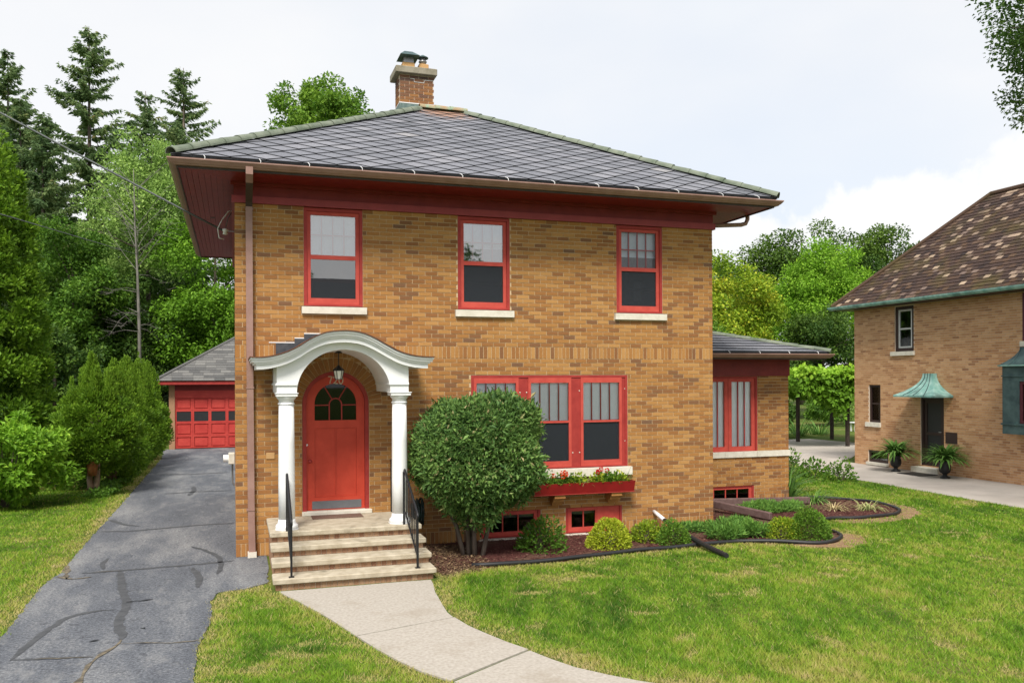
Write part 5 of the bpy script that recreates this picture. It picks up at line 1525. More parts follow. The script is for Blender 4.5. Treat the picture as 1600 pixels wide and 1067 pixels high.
# flared copper canopy
cn = link('canopy', None, nb_)
b = MB(); rings = []
for t in np.linspace(0, 1, 11):
    zz = 2.22 + 0.62 * t; f = (1 - t) ** 2.2
    p = 0.14 + 0.52 * f; h = 0.19 + 0.58 * f; yc = 5.53
    rings.append([(NX - 0.004, yc + h, zz), (NX - p, yc + h, zz), (NX - p, yc - h, zz), (NX - 0.004, yc - h, zz)])
rings = [[(q[0], q[1], 2.17) for q in rings[0]]] + rings
b.loft(rings); b.build('canopy_roof', MT['patina'], cn)
for yy in (-0.5, 0, 0.5):
    pts = []
    for t in np.linspace(0, 1, 9):
        f = (1 - t) ** 2.2; pts.append((NX - 0.145 - 0.52 * f, 5.53 + yy * (0.19 + 0.58 * f), 2.225 + 0.62 * t))
    MB().tube(pts, 0.012, 5).build('seam', MT['patina_dark'], cn)
# copper bay
by = link('copper_bay', None, nb_)
BXF, BY0, BY1 = 18.45, -0.7, 2.78
b = MB(); b.box(BXF, NX - 0.004, 2.30, BY1, 1.30, 3.0); b.box(BXF, NX - 0.004, BY0, 0.0, 1.30, 3.0); b.box(BXF, NX - 0.004, 0.0, 2.30, 1.30, 1.55); b.box(BXF, NX - 0.004, 0.0, 2.30, 2.62, 3.0); b.build('bay_body', MT['patina_dark'], by)
b = MB(); b.box(BXF - 0.03, NX - 0.01, BY0 - 0.03, BY1 + 0.03, 1.53, 1.57); b.box(BXF - 0.02, NX - 0.01, BY0 - 0.02, BY1 + 0.02, 2.74, 2.77); b.build('bay_moulding', MT['patina_dark'], by)
b = MB(); nbars(b, 0.002, 2.298, 1.575, 2.618, 0.07, BXF + 0.02, BXF + 0.10)
for yy in (0.75, 1.52): b.box(BXF + 0.02, BXF + 0.10, yy, yy + 0.06, 1.645, 2.548)
MT['plum'] = mat_plain('plum_frame', (0.09, 0.022, 0.03), 0.5); b.build('bay_window_frame', MT['plum'], by)
MB().box(BXF + 0.05, BXF + 0.055, 0.072, 2.228, 1.645, 2.548).build('pane', MT['glass_dark'], by)
rings = []
for t in np.linspace(0, 1, 9):
    f = (1 - t) ** 1.8; rings.append([(NX - 0.004, BY1 + 0.06 - 0.30 * (1 - f), 3.03 + 0.45 * t), (BXF - 0.06 + 0.38 * (1 - f), BY1 + 0.06 - 0.30 * (1 - f), 3.03 + 0.45 * t), (BXF - 0.06 + 0.38 * (1 - f), BY0 - 0.06 + 0.30 * (1 - f), 3.03 + 0.45 * t), (NX - 0.004, BY0 - 0.06 + 0.30 * (1 - f), 3.03 + 0.45 * t)])
rings = [[(q[0], q[1], 3.001) for q in rings[0]]] + rings
MB().loft(rings).build('bay_roof', MT['patina_dark'], by)
b = MB(); b.box(BXF - 0.075, NX - 0.01, BY0 - 0.075, BY1 + 0.075, 3.0, 3.035); b.build('bay_edge', MT['patina'], by)
for k in range(8):
    y = BY1 - 0.25 - 0.42 * k; pts = [(BXF - 0.065 + 0.38 * (1 - (1 - t) ** 1.8), y, 3.04 + 0.45 * t) for t in np.linspace(0, 1, 7)]
    MB().tube(pts, 0.012, 5).build('seam', MT['patina_dark'], by)
w = link('window', None, nb_); w['label'] = 'upper window sill at the edge of the neighbouring wall'
MB().box(NX - 0.06, NX + 0.0, 1.5, 2.62, 3.50, 3.63).build('sill', MT['limestone'], w)
b = MB(); nbars(b, 1.55, 2.56, 3.634, 4.85, 0.09, NX - 0.03, NX - 0.004); b.build('frame', MT['plum'], w); MB().box(NX - 0.012, NX - 0.006, 1.64, 2.47, 3.724, 4.76).build('pane', MT['plastic'], w)
# eave, gutter and tiled roof
NE, NRY = 18.42, 9.18
NRZ, NSL = 5.00, 1.0
NRX = 21.62
b = MB(); b.box(NE + 0.02, NX + 0.12, NY0 - 0.4, NRY - 0.02, 4.885, 4.93); b.box(NX + 0.12, NX + 7.4, NY1 + 0.002, NRY - 0.02, 4.885, 4.93); b.build('soffit', MT['bronze'], nb_)
b = MB()
prof = [(0.0, 4.90), (-0.03, 4.895), (-0.07, 4.915), (-0.10, 4.96), (-0.105, 5.0), (-0.09, 5.0), (-0.07, 4.95), (0.0, 4.94)]
b.loft([[(NE + o, NY0 - 0.4, zz) for o, zz in prof], [(NE + o, NRY - o, zz) for o, zz in prof]])
b.loft([[(NE + o, NRY - o, zz) for o, zz in prof], [(NE + 7.8, NRY - o, zz) for o, zz in prof]])
b.build('gutter', MT['patina'], nb_)
rx = NRX - NE
b = MB(); nrz = NRZ + rx * NSL
A, Bq, Cq, Dq = (NE, NY0 - 0.5, NRZ - 0.02), (NE, NRY, NRZ - 0.02), (NE + 2 * rx, NRY, NRZ - 0.02), (NE + 2 * rx, NY0 - 0.5, NRZ - 0.02)
r_a, r_b = (NRX, NRY - rx, nrz - 0.02), (NRX, NY0 - 0.5 + rx, nrz - 0.02)
b.face([A, Bq, r_a, r_b][::-1]); b.face([Bq, Cq, r_a][::-1]); b.face([Cq, Dq, r_b, r_a][::-1]); b.face([Dq, A, r_b][::-1]); b.face([A, Bq, Cq, Dq])
MT['roof_tile'] = mat_tone('roof_tile', [(0, (0.032, 0.022, 0.021)), (0.35, (0.068, 0.042, 0.034)), (0.62, (0.105, 0.062, 0.038)), (0.75, (0.17, 0.12, 0.10)), (0.86, (0.31, 0.225, 0.165)), (1, (0.47, 0.355, 0.25))], 0.85, 0.5, 60, 0.3, 30,
                           stain=[((0.085, 0.066, 0.022), 0.9, 0.50, 0.72)])
nroof = b.build('roof', MT['roof_tile'], nb_)
Mn = face_matrix((NE, NRY, NRZ), (0, -1, 0), (1, 0, 0), NSL)
kn_ = math.sqrt(2); Hn = rx * kn_; tl = []; rT = random.Random(9)
j = 0; tw, th = 0.195, 0.150
while j * th < Hn - 0.02:
    u = -(j % 2) * tw / 2; y0_, y1_ = j * th, min(Hn, j * th + th + 0.03)
    while u < 13.0:
        poly = clip([(u + 0.004, y0_), (u + tw - 0.004, y0_), (u + tw - 0.004, y1_), (u + 0.004, y1_)], -kn_, 1, 0.0)
        if len(poly) >= 3:
            frac = j * th / Hn; pale = 0.02 + 0.13 * frac ** 0.8
            t = rT.uniform(0.80, 0.98) if rT.random() < pale else (rT.uniform(0.68, 0.78) if rT.random() < 0.06 else min(0.66, max(0, rT.gauss(0.33, 0.16))))
            c = (u + tw / 2, (y0_ + y1_) / 2); ctr = Mn @ Vector((c[0], c[1], 0))
            tl.append(((ctr - Vector(CAMP)).length, poly, c, t, y0_))
        u += tw
    j += 1
tl.sort(key=lambda q: q[0] + (100 if (q[2][0] > 7.9) else 0))
fieldb = MB(); vcache = {}
for n_, (dd, poly, c, t, y0_) in enumerate(tl):
    top = [(p[0] - c[0], p[1] - c[1], 0.022 - 0.020 * (p[1] - y0_) / (th + 0.03)) for p in poly]; bot = [(p[0] - c[0], p[1] - c[1], -0.012) for p in poly]
    L = Mn @ Matrix.Translation((c[0], c[1], 0))
    if n_ < 300:
        bb = MB(); bb.loft([bot, top], t); link('roof_tile', bb.mesh('roof_tile', MT['roof_tile']), nroof, L)
    else:
        fieldb.loft([[tuple(L @ Vector(p)) for p in bot], [tuple(L @ Vector(p)) for p in top]], t)
fieldb.build('roof_tile_field', MT['roof_tile'], nroof)['kind'] = 'stuff'
MB().tube([(NE, NRY, NRZ + 0.02), (NRX, NRY - rx, nrz + 0.03), (NRX, NY0, nrz + 0.03)], 0.075, 8).build('ridge_cap', MT['roof_tile'], nroof)

# mat at the neighbour's door
tag(MB().rbox(NX - 0.95, NX - 0.32, 5.0, 5.85, 0.001, 0.02, 0.005).build('door_mat', MT['plastic']), 'black rubber mat below the copper canopy', 'mat')

# ------------------------------------------------------------------ edging, timbers, drain
def edging(name, pts, label, z=0.03):
    p = np.array(jagged(pts, 0.12, 0.006, 90)); 
    for _ in range(2): p[1:-1] = (p[:-2] + 2 * p[1:-1] + p[2:]) / 4
    tag(MB().tube([(q[0], q[1], z + 0.006 * math.sin(i * 0.7)) for i, q in enumerate(p)], 0.032, 7).build(name, MT['plastic'], None, True), label, 'edging', 'black plastic bed edging')
edging('bed_edging', [(3.25, -1.86)] + BED[4:21], 'black plastic edging along the front of the mulch bed')
edging('bed_edging', BED[22:32] + [(12.3, 2.55)], 'black plastic edging looping round the far end of the bed')
for lab, a, c in (('dark landscape timber slanting out from the house corner', (9.02, 2.02, 0.24), (9.72, 0.10, 0.11)), ('dark landscape timber lying along the sunroom wall', (8.75, 2.0, 0.16), (11.75, 1.62, 0.12))):
    A_, C_ = Vector(a), Vector(c); X = (C_ - A_).normalized(); Yv = Vector((0, 0, 1)).cross(X).normalized(); Z = X.cross(Yv)
    Mx = Matrix.Identity(4)
    for r_ in range(3): Mx[r_][0], Mx[r_][1], Mx[r_][2], Mx[r_][3] = X[r_], Yv[r_], Z[r_], A_[r_]
    o = MB().rbox(0, (C_ - A_).length, -0.05, 0.05, -0.09, 0.05, 0.012).build('landscape_timber', MT['timber']); o.matrix_world = Mx
    tag(o, lab, 'timber', 'landscape timbers in the bed')
dp = thing('drain_pipe', 'white drain stub with a black pipe running out over the lawn', 'pipe')
MB().tube([(7.18, 0.0, 0.33), (7.17, -0.16, 0.30), (7.165, -0.45, 0.235)], 0.035, 10).build('white_stub', MT['white'], dp, True)
pts = [Vector((7.165, -0.42, 0.24)).lerp(Vector((7.08, -2.54, 0.035)), k / 40) for k in range(41)]
MB().tube([tuple(p + Vector((0, 0, -0.035 * math.sin(math.pi * k / 40)))) for k, p in enumerate(pts)], [0.040 + 0.005 * (k % 2) for k in range(41)], 9).build('black_pipe', MT['plastic'], dp)

# ------------------------------------------------------------------ plants
MT['bark'] = mat_noise('bark', (0.075, 0.058, 0.045), (0.16, 0.13, 0.105), 10, 0.95, 0.7, 30, stretch=(1, 1, 0.25))
MT['bark_pale'] = mat_noise('bark_pale', (0.13, 0.12, 0.105), (0.23, 0.215, 0.19), 8, 0.95, 0.5, 30, stretch=(1, 1, 0.25))
MT['bark_tan'] = mat_noise('bark_tan', (0.17, 0.12, 0.085), (0.30, 0.225, 0.16), 9, 0.95, 0.6, 40, stretch=(1, 1, 0.2))
MT['leaf_mid'] = mat_leaf('leaf_mid', [(0, (0.050, 0.121, 0.014)), (0.5, (0.105, 0.227, 0.024)), (1, (0.229, 0.380, 0.043))])
MT['leaf_dark'] = mat_leaf('leaf_dark', [(0, (0.024, 0.063, 0.012)), (0.5, (0.059, 0.129, 0.021)), (1, (0.139, 0.232, 0.034))])
MT['leaf_bright'] = mat_leaf('leaf_bright', [(0, (0.121, 0.259, 0.019)), (0.5, (0.216, 0.421, 0.030)), (1, (0.405, 0.620, 0.061))])
MT['leaf_soft'] = mat_leaf('leaf_soft', [(0, (0.141, 0.248, 0.057)), (0.5, (0.248, 0.396, 0.093)), (1, (0.446, 0.611, 0.157))])
MT['leaf_yellow'] = mat_leaf('leaf_yellow', [(0, (0.140, 0.250, 0.016)), (0.55, (0.328, 0.458, 0.032)), (0.85, (0.620, 0.604, 0.054)), (1, (0.620, 0.620, 0.081))])
MT['leaf_gold'] = mat_leaf('leaf_gold', [(0, (0.180, 0.247, 0.015)), (0.5, (0.450, 0.540, 0.033)), (1, (0.600, 0.600, 0.075))])
MT['leaf_spruce'] = mat_leaf('leaf_spruce', [(0, (0.068, 0.126, 0.050)), (0.5, (0.158, 0.247, 0.090)), (0.85, (0.263, 0.331, 0.120)), (1, (0.357, 0.294, 0.130))], 0.42)
MT['leaf_cedar'] = mat_leaf('leaf_cedar', [(0, (0.043, 0.098, 0.011)), (0.5, (0.117, 0.235, 0.016)), (1, (0.244, 0.393, 0.030))], 0.32)
MT['leaf_globe'] = mat_leaf('leaf_globe', [(0, (0.038, 0.090, 0.026)), (0.5, (0.110, 0.215, 0.050)), (0.90, (0.230, 0.370, 0.090)), (0.96, (0.40, 0.38, 0.17)), (1, (0.46, 0.37, 0.19))], 0.25)
MT['leaf_juniper'] = mat_leaf('leaf_juniper', [(0, (0.060, 0.150, 0.034)), (0.5, (0.140, 0.300, 0.052)), (1, (0.280, 0.480, 0.090))], 0.3)
MT['leaf_strap'] = mat_leaf('leaf_strap', [(0, (0.060, 0.150, 0.030)), (0.6, (0.150, 0.300, 0.060)), (1, (0.330, 0.480, 0.135))], 0.3)
MT['leaf_dry'] = mat_leaf('leaf_dry', [(0, (0.390, 0.300, 0.150)), (0.5, (0.600, 0.510, 0.270)), (1, (0.360, 0.450, 0.150))], 0.3)


def rand_dirs(n, r):
    v = r.normal(size=(n, 3)); return v / np.linalg.norm(v, axis=1, keepdims=True)


def lumps(d, r, k=14, amp=0.18, sharp=5.0):
    """bumpy radius factor over directions"""
    c = rand_dirs(k, r); a = r.uniform(-0.6, 1, k) * amp
    return 1 + (np.exp(sharp * (d @ c.T - 1)) * a).sum(1)


def crown_mesh(name, rx, ry, rz, nclump, nleaf, L, W, mat, seed, clump=0.20, hollow=0.45, flat=0.75, tone_mu=0.5, tone_sd=0.2, droop=0.2, base_cut=-0.75):
    """foliage clumps spread through an ellipsoid; returns mesh and clump centres"""
    r = np.random.default_rng(seed)
    d = rand_dirs(nclump * 3, r); d = d[d[:, 2] > base_cut][:nclump]; nclump = len(d)
    rad = (hollow + (1 - hollow) * r.random(nclump) ** 0.6) * lumps(d, r)
    C = d * rad[:, None] * np.array([rx, ry, rz])
    cs = clump * (0.6 + 0.8 * r.random(nclump)) * (rx + ry + rz) / 3
    w = cs ** 2; idx = r.choice(nclump, nleaf, p=w / w.sum())
    o = rand_dirs(nleaf, r) * (r.random(nleaf) ** 0.45)[:, None] * cs[idx][:, None]; o[:, 2] *= flat
    pos = C[idx] + o
    out = nrm(o + C[idx] * 0.15 / max(rx, 0.1))
    ax = nrm(out * 0.7 + rand_dirs(nleaf, r) * 0.8 + np.array([0, 0, -droop]))
    nor = nrm(out * 0.5 + np.array([0, 0, 0.9]) + rand_dirs(nleaf, r) * 0.55)
    wd = np.cross(nor, ax)
    ct = r.normal(0, tone_sd * 0.6, nclump)
    tone = tone_mu + ct[idx] + r.normal(0, tone_sd, nleaf)
    sz = r.uniform(0.7, 1.3, nleaf)
    return leaf_mesh(name, pos, ax, wd, L * sz, W * sz, tone, mat), C


def limb_mesh(C, z_base, trunk_r, seed, mat, zc, nlimb=12, lean=(0, 0)):
    """trunk rising from z_base (local) to the crown with limbs to some clump centres"""
    r = random.Random(seed); b = MB()
    top = max(c[2] for c in C) * 0.75
    pts = [(0, 0, z_base)]; n = 7
    for k in range(1, n + 1):
        t = k / n; pts.append((lean[0] * t + r.gauss(0, trunk_r * 0.5), lean[1] * t + r.gauss(0, trunk_r * 0.5), z_base + (top - z_base) * t))
    b.tube(pts, [trunk_r * (1.25 if k == 0 else 1 - 0.82 * k / n) for k in range(n + 1)], 9)
    for c in r.sample(list(map(tuple, C)), min(nlimb, len(C))):
        t = max(0.25, min(0.9, (c[2] * 0.6 - z_base) / (top - z_base) - 0.1)); k = t * n; i = int(k); f = k - i
        p0 = Vector(pts[i]).lerp(Vector(pts[min(i + 1, n)]), f); p2 = Vector(c); p1 = p0.lerp(p2, 0.5) + Vector((0, 0, 0.10 * (p2 - p0).length))
        rr = trunk_r * (1 - 0.8 * t) * 0.6
        q = [tuple((p0 * (1 - s) ** 2 + p1 * 2 * s * (1 - s) + p2 * s * s)) for s in (0, 0.25, 0.5, 0.75, 1)]
        b.tube(q, [rr, rr * 0.8, rr * 0.6, rr * 0.4, rr * 0.15], 6)
    return b


def tree(name, label, x, y, z_top, z_bot, rx, ry, mat, nclump, nleaf, L, W, seed, trunk_r=0.2, group=None, bark='bark', cat='tree', nlimb=12, **kw):
    t = thing(name, label, cat, group); t.location = (x, y, 0)
    rz = (z_top - z_bot) / 2; zc = (z_top + z_bot) / 2
    me, C = crown_mesh('crown', rx * 0.87, ry * 0.87, rz * 0.87, nclump, nleaf, L, W, MT[mat], seed, **kw)
    o = link('crown', me, t); o.location = (0, 0, zc)
    tr = limb_mesh(C, -zc - 0.05, trunk_r, seed, None, zc, nlimb).build('trunk', MT[bark], t, True); tr.location = (0, 0, zc)
    return t


def spruce(name, label, x, y, H, R, seed, group, z_start=0.06, dens=1.0, mat='leaf_spruce'):
    r = np.random.default_rng(seed); t = thing(name, label, 'tree', group); t.location = (x, y, 0)
    wood = MB(); tr = 0.012 * H
    wood.tube([(0, 0, -0.05), (0, 0, H * 0.5), (0, 0, H * 0.99)], [tr, tr * 0.55, 0.02], 8)
    P, A, Wd, Ls, T = [], [], [], [], []
    z = H * z_start
    while z < H * 0.985:
        f = 1 - z / H
        nbr = 4 + int(r.random() * 2.5)
        for k in range(nbr):
            a = r.uniform(0, 6.283); ln = R * (1 - math.exp(-(H - z) * 0.60 / R)) * r.uniform(0.5, 1.15) + 0.15
            if r.random() < 0.12: ln *= 0.4
            up = 0.55 - 1.15 * f ** 0.8 + r.normal(0, 0.10)          # young top branches rise, old ones sag then lift at the tip
            m = max(3, int(ln / 0.28)); pts = []
            for j in range(m + 1):
                s = j / m; h = ln * s
                pts.append((math.cos(a) * h, math.sin(a) * h, z + up * h + 0.35 * f * ln * (s ** 2.6) * 0.6))
            wood.tube(pts[:max(2, int(m * 0.8))], [max(0.012, tr * 0.22 * f * (1 - j / (m + 1))) for j in range(max(2, int(m * 0.8)))], 4, cap=False)
            n = int(ln * 46 * dens) + 10
            s = r.random(n) ** 0.75
            base = np.array([np.interp(s * m, range(m + 1), [p[q] for p in pts]) for q in range(3)]).T
            side = np.array([-math.sin(a), math.cos(a), 0]); fwd = np.array([math.cos(a), math.sin(a), 0])
            sg = np.where(r.random(n) < 0.5, -1, 1)
            ax = side[None] * (sg * r.uniform(0.2, 1.0, n))[:, None] + fwd[None] * r.uniform(0.2, 0.9, n)[:, None] + np.array([0, 0, -1])[None] * r.uniform(0.0, 0.9, n)[:, None]
            P.append(base + r.normal(0, 0.05, (n, 3))); A.append(ax); Wd.append(r.normal(size=(n, 3)) + np.array([0, 0, 0.3]))
            Ls.append(r.uniform(0.28, 0.70, n) * (0.65 + 0.35 * f) * (1.2 - 0.5 * s)); T.append(np.full(n, r.normal(0.45, 0.13)) + r.normal(0, 0.15, n))
        z += H * r.uniform(0.012, 0.022)
    P, A, Wd, Ls, T = np.vstack(P), np.vstack(A), np.vstack(Wd), np.concatenate(Ls), np.concatenate(T)
    link('crown', leaf_mesh('crown', P, A, Wd, Ls, Ls * 0.34, T, MT[mat]), t)
    wood.build('trunk', MT['bark'], t, True)
    print(name, len(P))
    return t


def cedar_mesh(H, prof, n, L, W, seed, mat, zb=0.0, cs=0.28, nl=260, up=0.6, tone_mu=0.5, tips=0, inner=0.72, body=1.0):
    """upright evergreen: fans of sprays gathered in clumps over a surface of revolution; prof(t)->radius"""
    r = np.random.default_rng(seed)
    t = r.random(nl * 6); w = np.array([prof(q) for q in t]); t = t[r.random(nl * 6) < w / w.max()][:nl]; nl = len(t)
    a = r.uniform(0, 2 * np.pi, nl); rad = np.array([prof(q) for q in t]) * r.uniform(inner, 1.0, nl)
    size = cs * r.uniform(0.6, 1.35, nl) * np.clip(rad / rad.max() + 0.25, 0.35, 1)
    rad = np.maximum(rad - size * 0.6, 0.02)
    C = np.stack([np.cos(a) * rad, np.sin(a) * rad, zb + t * H * body], 1); O = np.stack([np.cos(a), np.sin(a), np.full(nl, 0.15)], 1)
    i = r.choice(nl, n, p=size ** 2 / (size ** 2).sum()); d = rand_dirs(n, r); d = nrm(d + O[i] * 0.7)
    pos = C[i] + d * (size[i] * r.random(n) ** 0.35)[:, None] * np.array([1, 1, 0.8])
    ax = nrm(d * 0.8 + np.array([0, 0, up]) + r.normal(0, 0.3, (n, 3))); wd = np.cross(nrm(d + r.normal(0, 0.5, (n, 3))), ax)
    s = r.uniform(0.6, 1.35, n); ct = r.normal(0, 0.10, nl); tone = tone_mu + ct[i] + r.normal(0, 0.15, n)
    if tips:
        k = tips * 420; ta = r.uniform(0, 6.28, tips); tr_ = r.uniform(0.0, 0.62, tips) * prof(0.45); hh = r.uniform(0.9, 1.25, tips) * H * 0.32; tz = zb + H * (0.98 - 0.42 * (tr_ / prof(0.45)) ** 1.3) + r.normal(0, 0.05, tips); q_ = r.integers(0, tips, k); q = 1 - r.random(k) ** 0.7
        zz = tz[q_] - (1 - q) * hh[q_] + 0.10; sp = (0.20 * (1 - q) ** 0.9 + 0.012) * np.sqrt(r.random(k)); b_ = r.uniform(0, 6.28, k)
        p2 = np.stack([np.cos(ta[q_]) * tr_[q_] + np.cos(b_) * sp, np.sin(ta[q_]) * tr_[q_] + np.sin(b_) * sp, zz], 1)
        pos = np.vstack([pos, p2]); ax = np.vstack([ax, nrm(np.stack([np.cos(b_) * 0.4, np.sin(b_) * 0.4, np.full(k, 1.0)], 1))]); wd = np.vstack([wd, r.normal(size=(k, 3))]); s = np.concatenate([s, np.full(k, 0.8)])
        tone = np.concatenate([tone, tone_mu + 0.12 + r.normal(0, 0.12, k)])
    return leaf_mesh('crown', pos, ax, wd, L * s, W * s, tone, mat)


def stems(b, pts_list, r0):
    for pts in pts_list:
        b.tube(pts, [r0 * (1 - 0.5 * k / (len(pts) - 1)) for k in range(len(pts))], 7)


# ---- globe shrub by the steps
gl = thing('globe_shrub', 'large clipped globe evergreen on bare stems beside the front steps', 'shrub'); gl.location = (3.52, -1.10, 0)
def globe_mesh(seed):
    r = np.random.default_rng(seed); n = 64000
    d = rand_dirs(n, r)
    q = np.sign(d) * np.abs(d) ** 0.86; q /= np.maximum((np.abs(q) ** 2.5).sum(1, keepdims=True) ** (1 / 2.5), 1e-6)
    lum = lumps(d, r, 130, 0.11, 34) * lumps(d, r, 16, 0.06, 6)
    rad = lum * (1 - 0.30 * r.random(n) ** 1.5)
    stray = r.random(n) < 0.035; rad = np.where(stray, lum * (1 + 0.09 * r.random(n)), rad)
    p = q * rad[:, None] * np.array([0.91, 0.88, 0.86])
    f = np.clip((-p[:, 2] - 0.30) / 0.6, 0, 1); p[:, :2] *= (1 - 0.30 * f)[:, None]
    az = np.arctan2(d[:, 1], d[:, 0]); p[:, 2] = np.where(p[:, 2] < -0.3, -0.3 + (p[:, 2] + 0.3) * (1.08 + 0.22 * np.sin(az * 4 + 1) + 0.15 * np.sin(az * 9)), p[:, 2])
    keep = ~((p[:, 2] < -0.55) & (r.random(n) < 0.35)); p, d, stray = p[keep], d[keep], stray[keep]; n = len(p)
    ax = nrm(d * 0.5 + r.normal(0, 0.62, (n, 3)) + np.array([0, 0, 0.15])); wd = r.normal(size=(n, 3))
    sz = np.where(r.random(n) < 0.12, r.uniform(1.2, 1.9, n), r.uniform(0.55, 1.25, n))
    lt = smooth_noise(p[:, 0] * 3 + p[:, 1], p[:, 2] * 3, 1.6, 77); tone = 0.52 + 0.16 * lt + r.normal(0, 0.2, n)
    br = r.random(n) < 0.045; tone = np.where(br, r.uniform(0.92, 1.0, n), np.minimum(tone, 0.9))
    return leaf_mesh('crown', p, ax, wd, 0.068 * sz, 0.030 * sz, tone, MT['leaf_globe'])
o = link('crown', globe_mesh(5), gl); o.location = (0, 0, 1.545)
b = MB()
stems(b, [[(-0.10, 0.02, -0.02), (-0.12, 0.0, 0.5), (-0.15, 0, 1.3)], [(-0.02, -0.05, -0.02), (-0.03, -0.03, 0.5), (0.0, 0, 1.4)], [(-0.17, 0.05, -0.02), (-0.28, 0.05, 0.45), (-0.5, 0.1, 0.95)], [(0.10, -0.05, -0.02), (0.20, -0.03, 0.42), (0.36, 0, 0.95)], [(-0.06, 0.06, 0), (-0.02, 0.08, 0.6), (0.1, 0.2, 1.2)], [(-0.03, 0.0, 0.4), (0.2, 0.2, 1.1), (0.4, 0.2, 1.7)]], 0.044)
b.build('stem', MT['bark'], gl, True)

# ---- low shrubs in the bed
def shrub(name, label, x, y, rx, rz, mat, n, L, W, seed, group='low shrubs in the front bed', shell=0.5, up=0.35, tone=0.5, z0=0.0):
    t = thing(name, label, 'shrub', group); t.location = (x, y, z0)
    r = np.random.default_rng(seed); d = rand_dirs(n, r); d[:, 2] = np.abs(d[:, 2]) * 1.0 - 0.25
    rad = (shell + (1 - shell) * r.random(n) ** 0.5) * lumps(nrm(d), r, 22, 0.22, 8)
    p = d * rad[:, None] * np.array([rx, rx, rz * 0.95]); p[:, 2] = np.maximum(p[:, 2] + rz * 0.18, 0.015)
    ax = nrm(d + np.array([0, 0, up]) + r.normal(0, 0.5, (n, 3))); s = r.uniform(0.65, 1.3, n)
    wd = np.cross(nrm(d + np.array([0, 0, 0.8]) + r.normal(0, 0.5, (n, 3))), ax)
    link('foliage', leaf_mesh('foliage', p, ax, wd, L * s, W * s, tone + r.normal(0, 0.2, n), MT[mat]), t)
    b = MB(); rr = random.Random(seed)
    for k in range(9):
        a = rr.uniform(0, 6.28); b.tube([(0.02 * math.cos(a), 0.02 * math.sin(a), -0.01), (rx * 0.35 * math.cos(a), rx * 0.35 * math.sin(a), rz * 0.4), (rx * 0.7 * math.cos(a), rx * 0.7 * math.sin(a), rz * 0.75)], [0.012, 0.009, 0.003], 5)
    b.build('stem', MT['bark'], t)
    return t


shrub('leafy_shrub', 'small dark green shrub in front of the first basement window', 4.62, -1.02, 0.36, 0.55, 'leaf_mid', 1500, 0.060, 0.032, 21, shell=0.35, tone=0.40)
shrub('golden_shrub', 'rounded golden leaved shrub below the boarded basement window', 5.76, -1.18, 0.37, 0.50, 'leaf_gold', 4200, 0.038, 0.024, 22, shell=0.55, tone=0.45)
shrub('leafy_shrub', 'loose yellowish shrub beside the white drain stub', 6.55, -0.90, 0.26, 0.36, 'leaf_yellow', 1700, 0.042, 0.026, 23, shell=0.4, tone=0.35)
shrub('leafy_shrub', 'green shrub in front of the black drain pipe', 6.86, -1.30, 0.29, 0.40, 'leaf_mid', 2600, 0.036, 0.022, 24, shell=0.45, tone=0.62)
shrub('leafy_shrub', 'yellow green shrub touching the round boxwood', 8.90, -1.42, 0.25, 0.36, 'leaf_yellow', 2600, 0.036, 0.022, 25, tone=0.42)
shrub('boxwood', 'round green boxwood at the tip of the bed', 9.32, -1.55, 0.37, 0.52, 'leaf_mid', 6000, 0.036, 0.022, 26, shell=0.55, tone=0.62)


def juniper(label, x, y, rx, ry, h, n, seed, tone=0.5):
    t = thing('creeping_juniper', label, 'shrub', 'junipers in the front bed'); t.location = (x, y, 0)
    r = np.random.default_rng(seed); k = 16
    ca = r.uniform(0, 6.28, k); cr_ = r.random(k) ** 0.5; C = np.stack([np.cos(ca) * cr_ * rx, np.sin(ca) * cr_ * ry, h * (0.35 + 0.4 * r.random(k)) * (1 - 0.3 * cr_)], 1)
    i = r.integers(0, k, n); o = rand_dirs(n, r) * (r.random(n) ** 0.4)[:, None] * np.array([rx * 0.34, ry * 0.34, h * 0.42])
    p = C[i] + o; p[:, 2] = np.maximum(p[:, 2], 0.02)
    ax = nrm(o / np.array([rx, ry, h]) + np.array([0, 0, 0.45]) + r.normal(0, 0.35, (n, 3)) + np.stack([np.cos(ca[i]), np.sin(ca[i]), np.zeros(n)], 1) * 0.3)
    s = r.uniform(0.6, 1.4, n)
    link('foliage', leaf_mesh('foliage', p, ax, r.normal(size=(n, 3)), 0.07 * s, 0.018 * s, tone + r.normal(0, 0.18, n), MT['leaf_juniper']), t)
    b = MB()
    for c in C[:9]: b.tube([(0, 0, 0.0), (c[0] * 0.5, c[1] * 0.5, c[2] * 0.5), tuple(c)], [0.014, 0.010, 0.004], 5)
    b.build('stem', MT['bark'], t)


juniper('spreading juniper behind the end of the black drain pipe', 7.93, -1.22, 0.30, 0.26, 0.29, 3000, 31, 0.5)
juniper('feathery juniper with bare brown stems in front of the timbers', 8.47, -1.16, 0.26, 0.24, 0.27, 2600, 32, 0.6)
juniper('low juniper against the corner of the brick wall', 7.70, -0.36, 0.42, 0.18, 0.14, 1600, 33, 0.4)
juniper('juniper mat between the two landscape timbers', 10.25, 1.20, 0.80, 0.42, 0.20, 5000, 34, 0.55)
juniper('juniper just outside the slanting timber', 8.35, -0.55, 0.46, 0.24, 0.24, 2800, 35, 0.45)


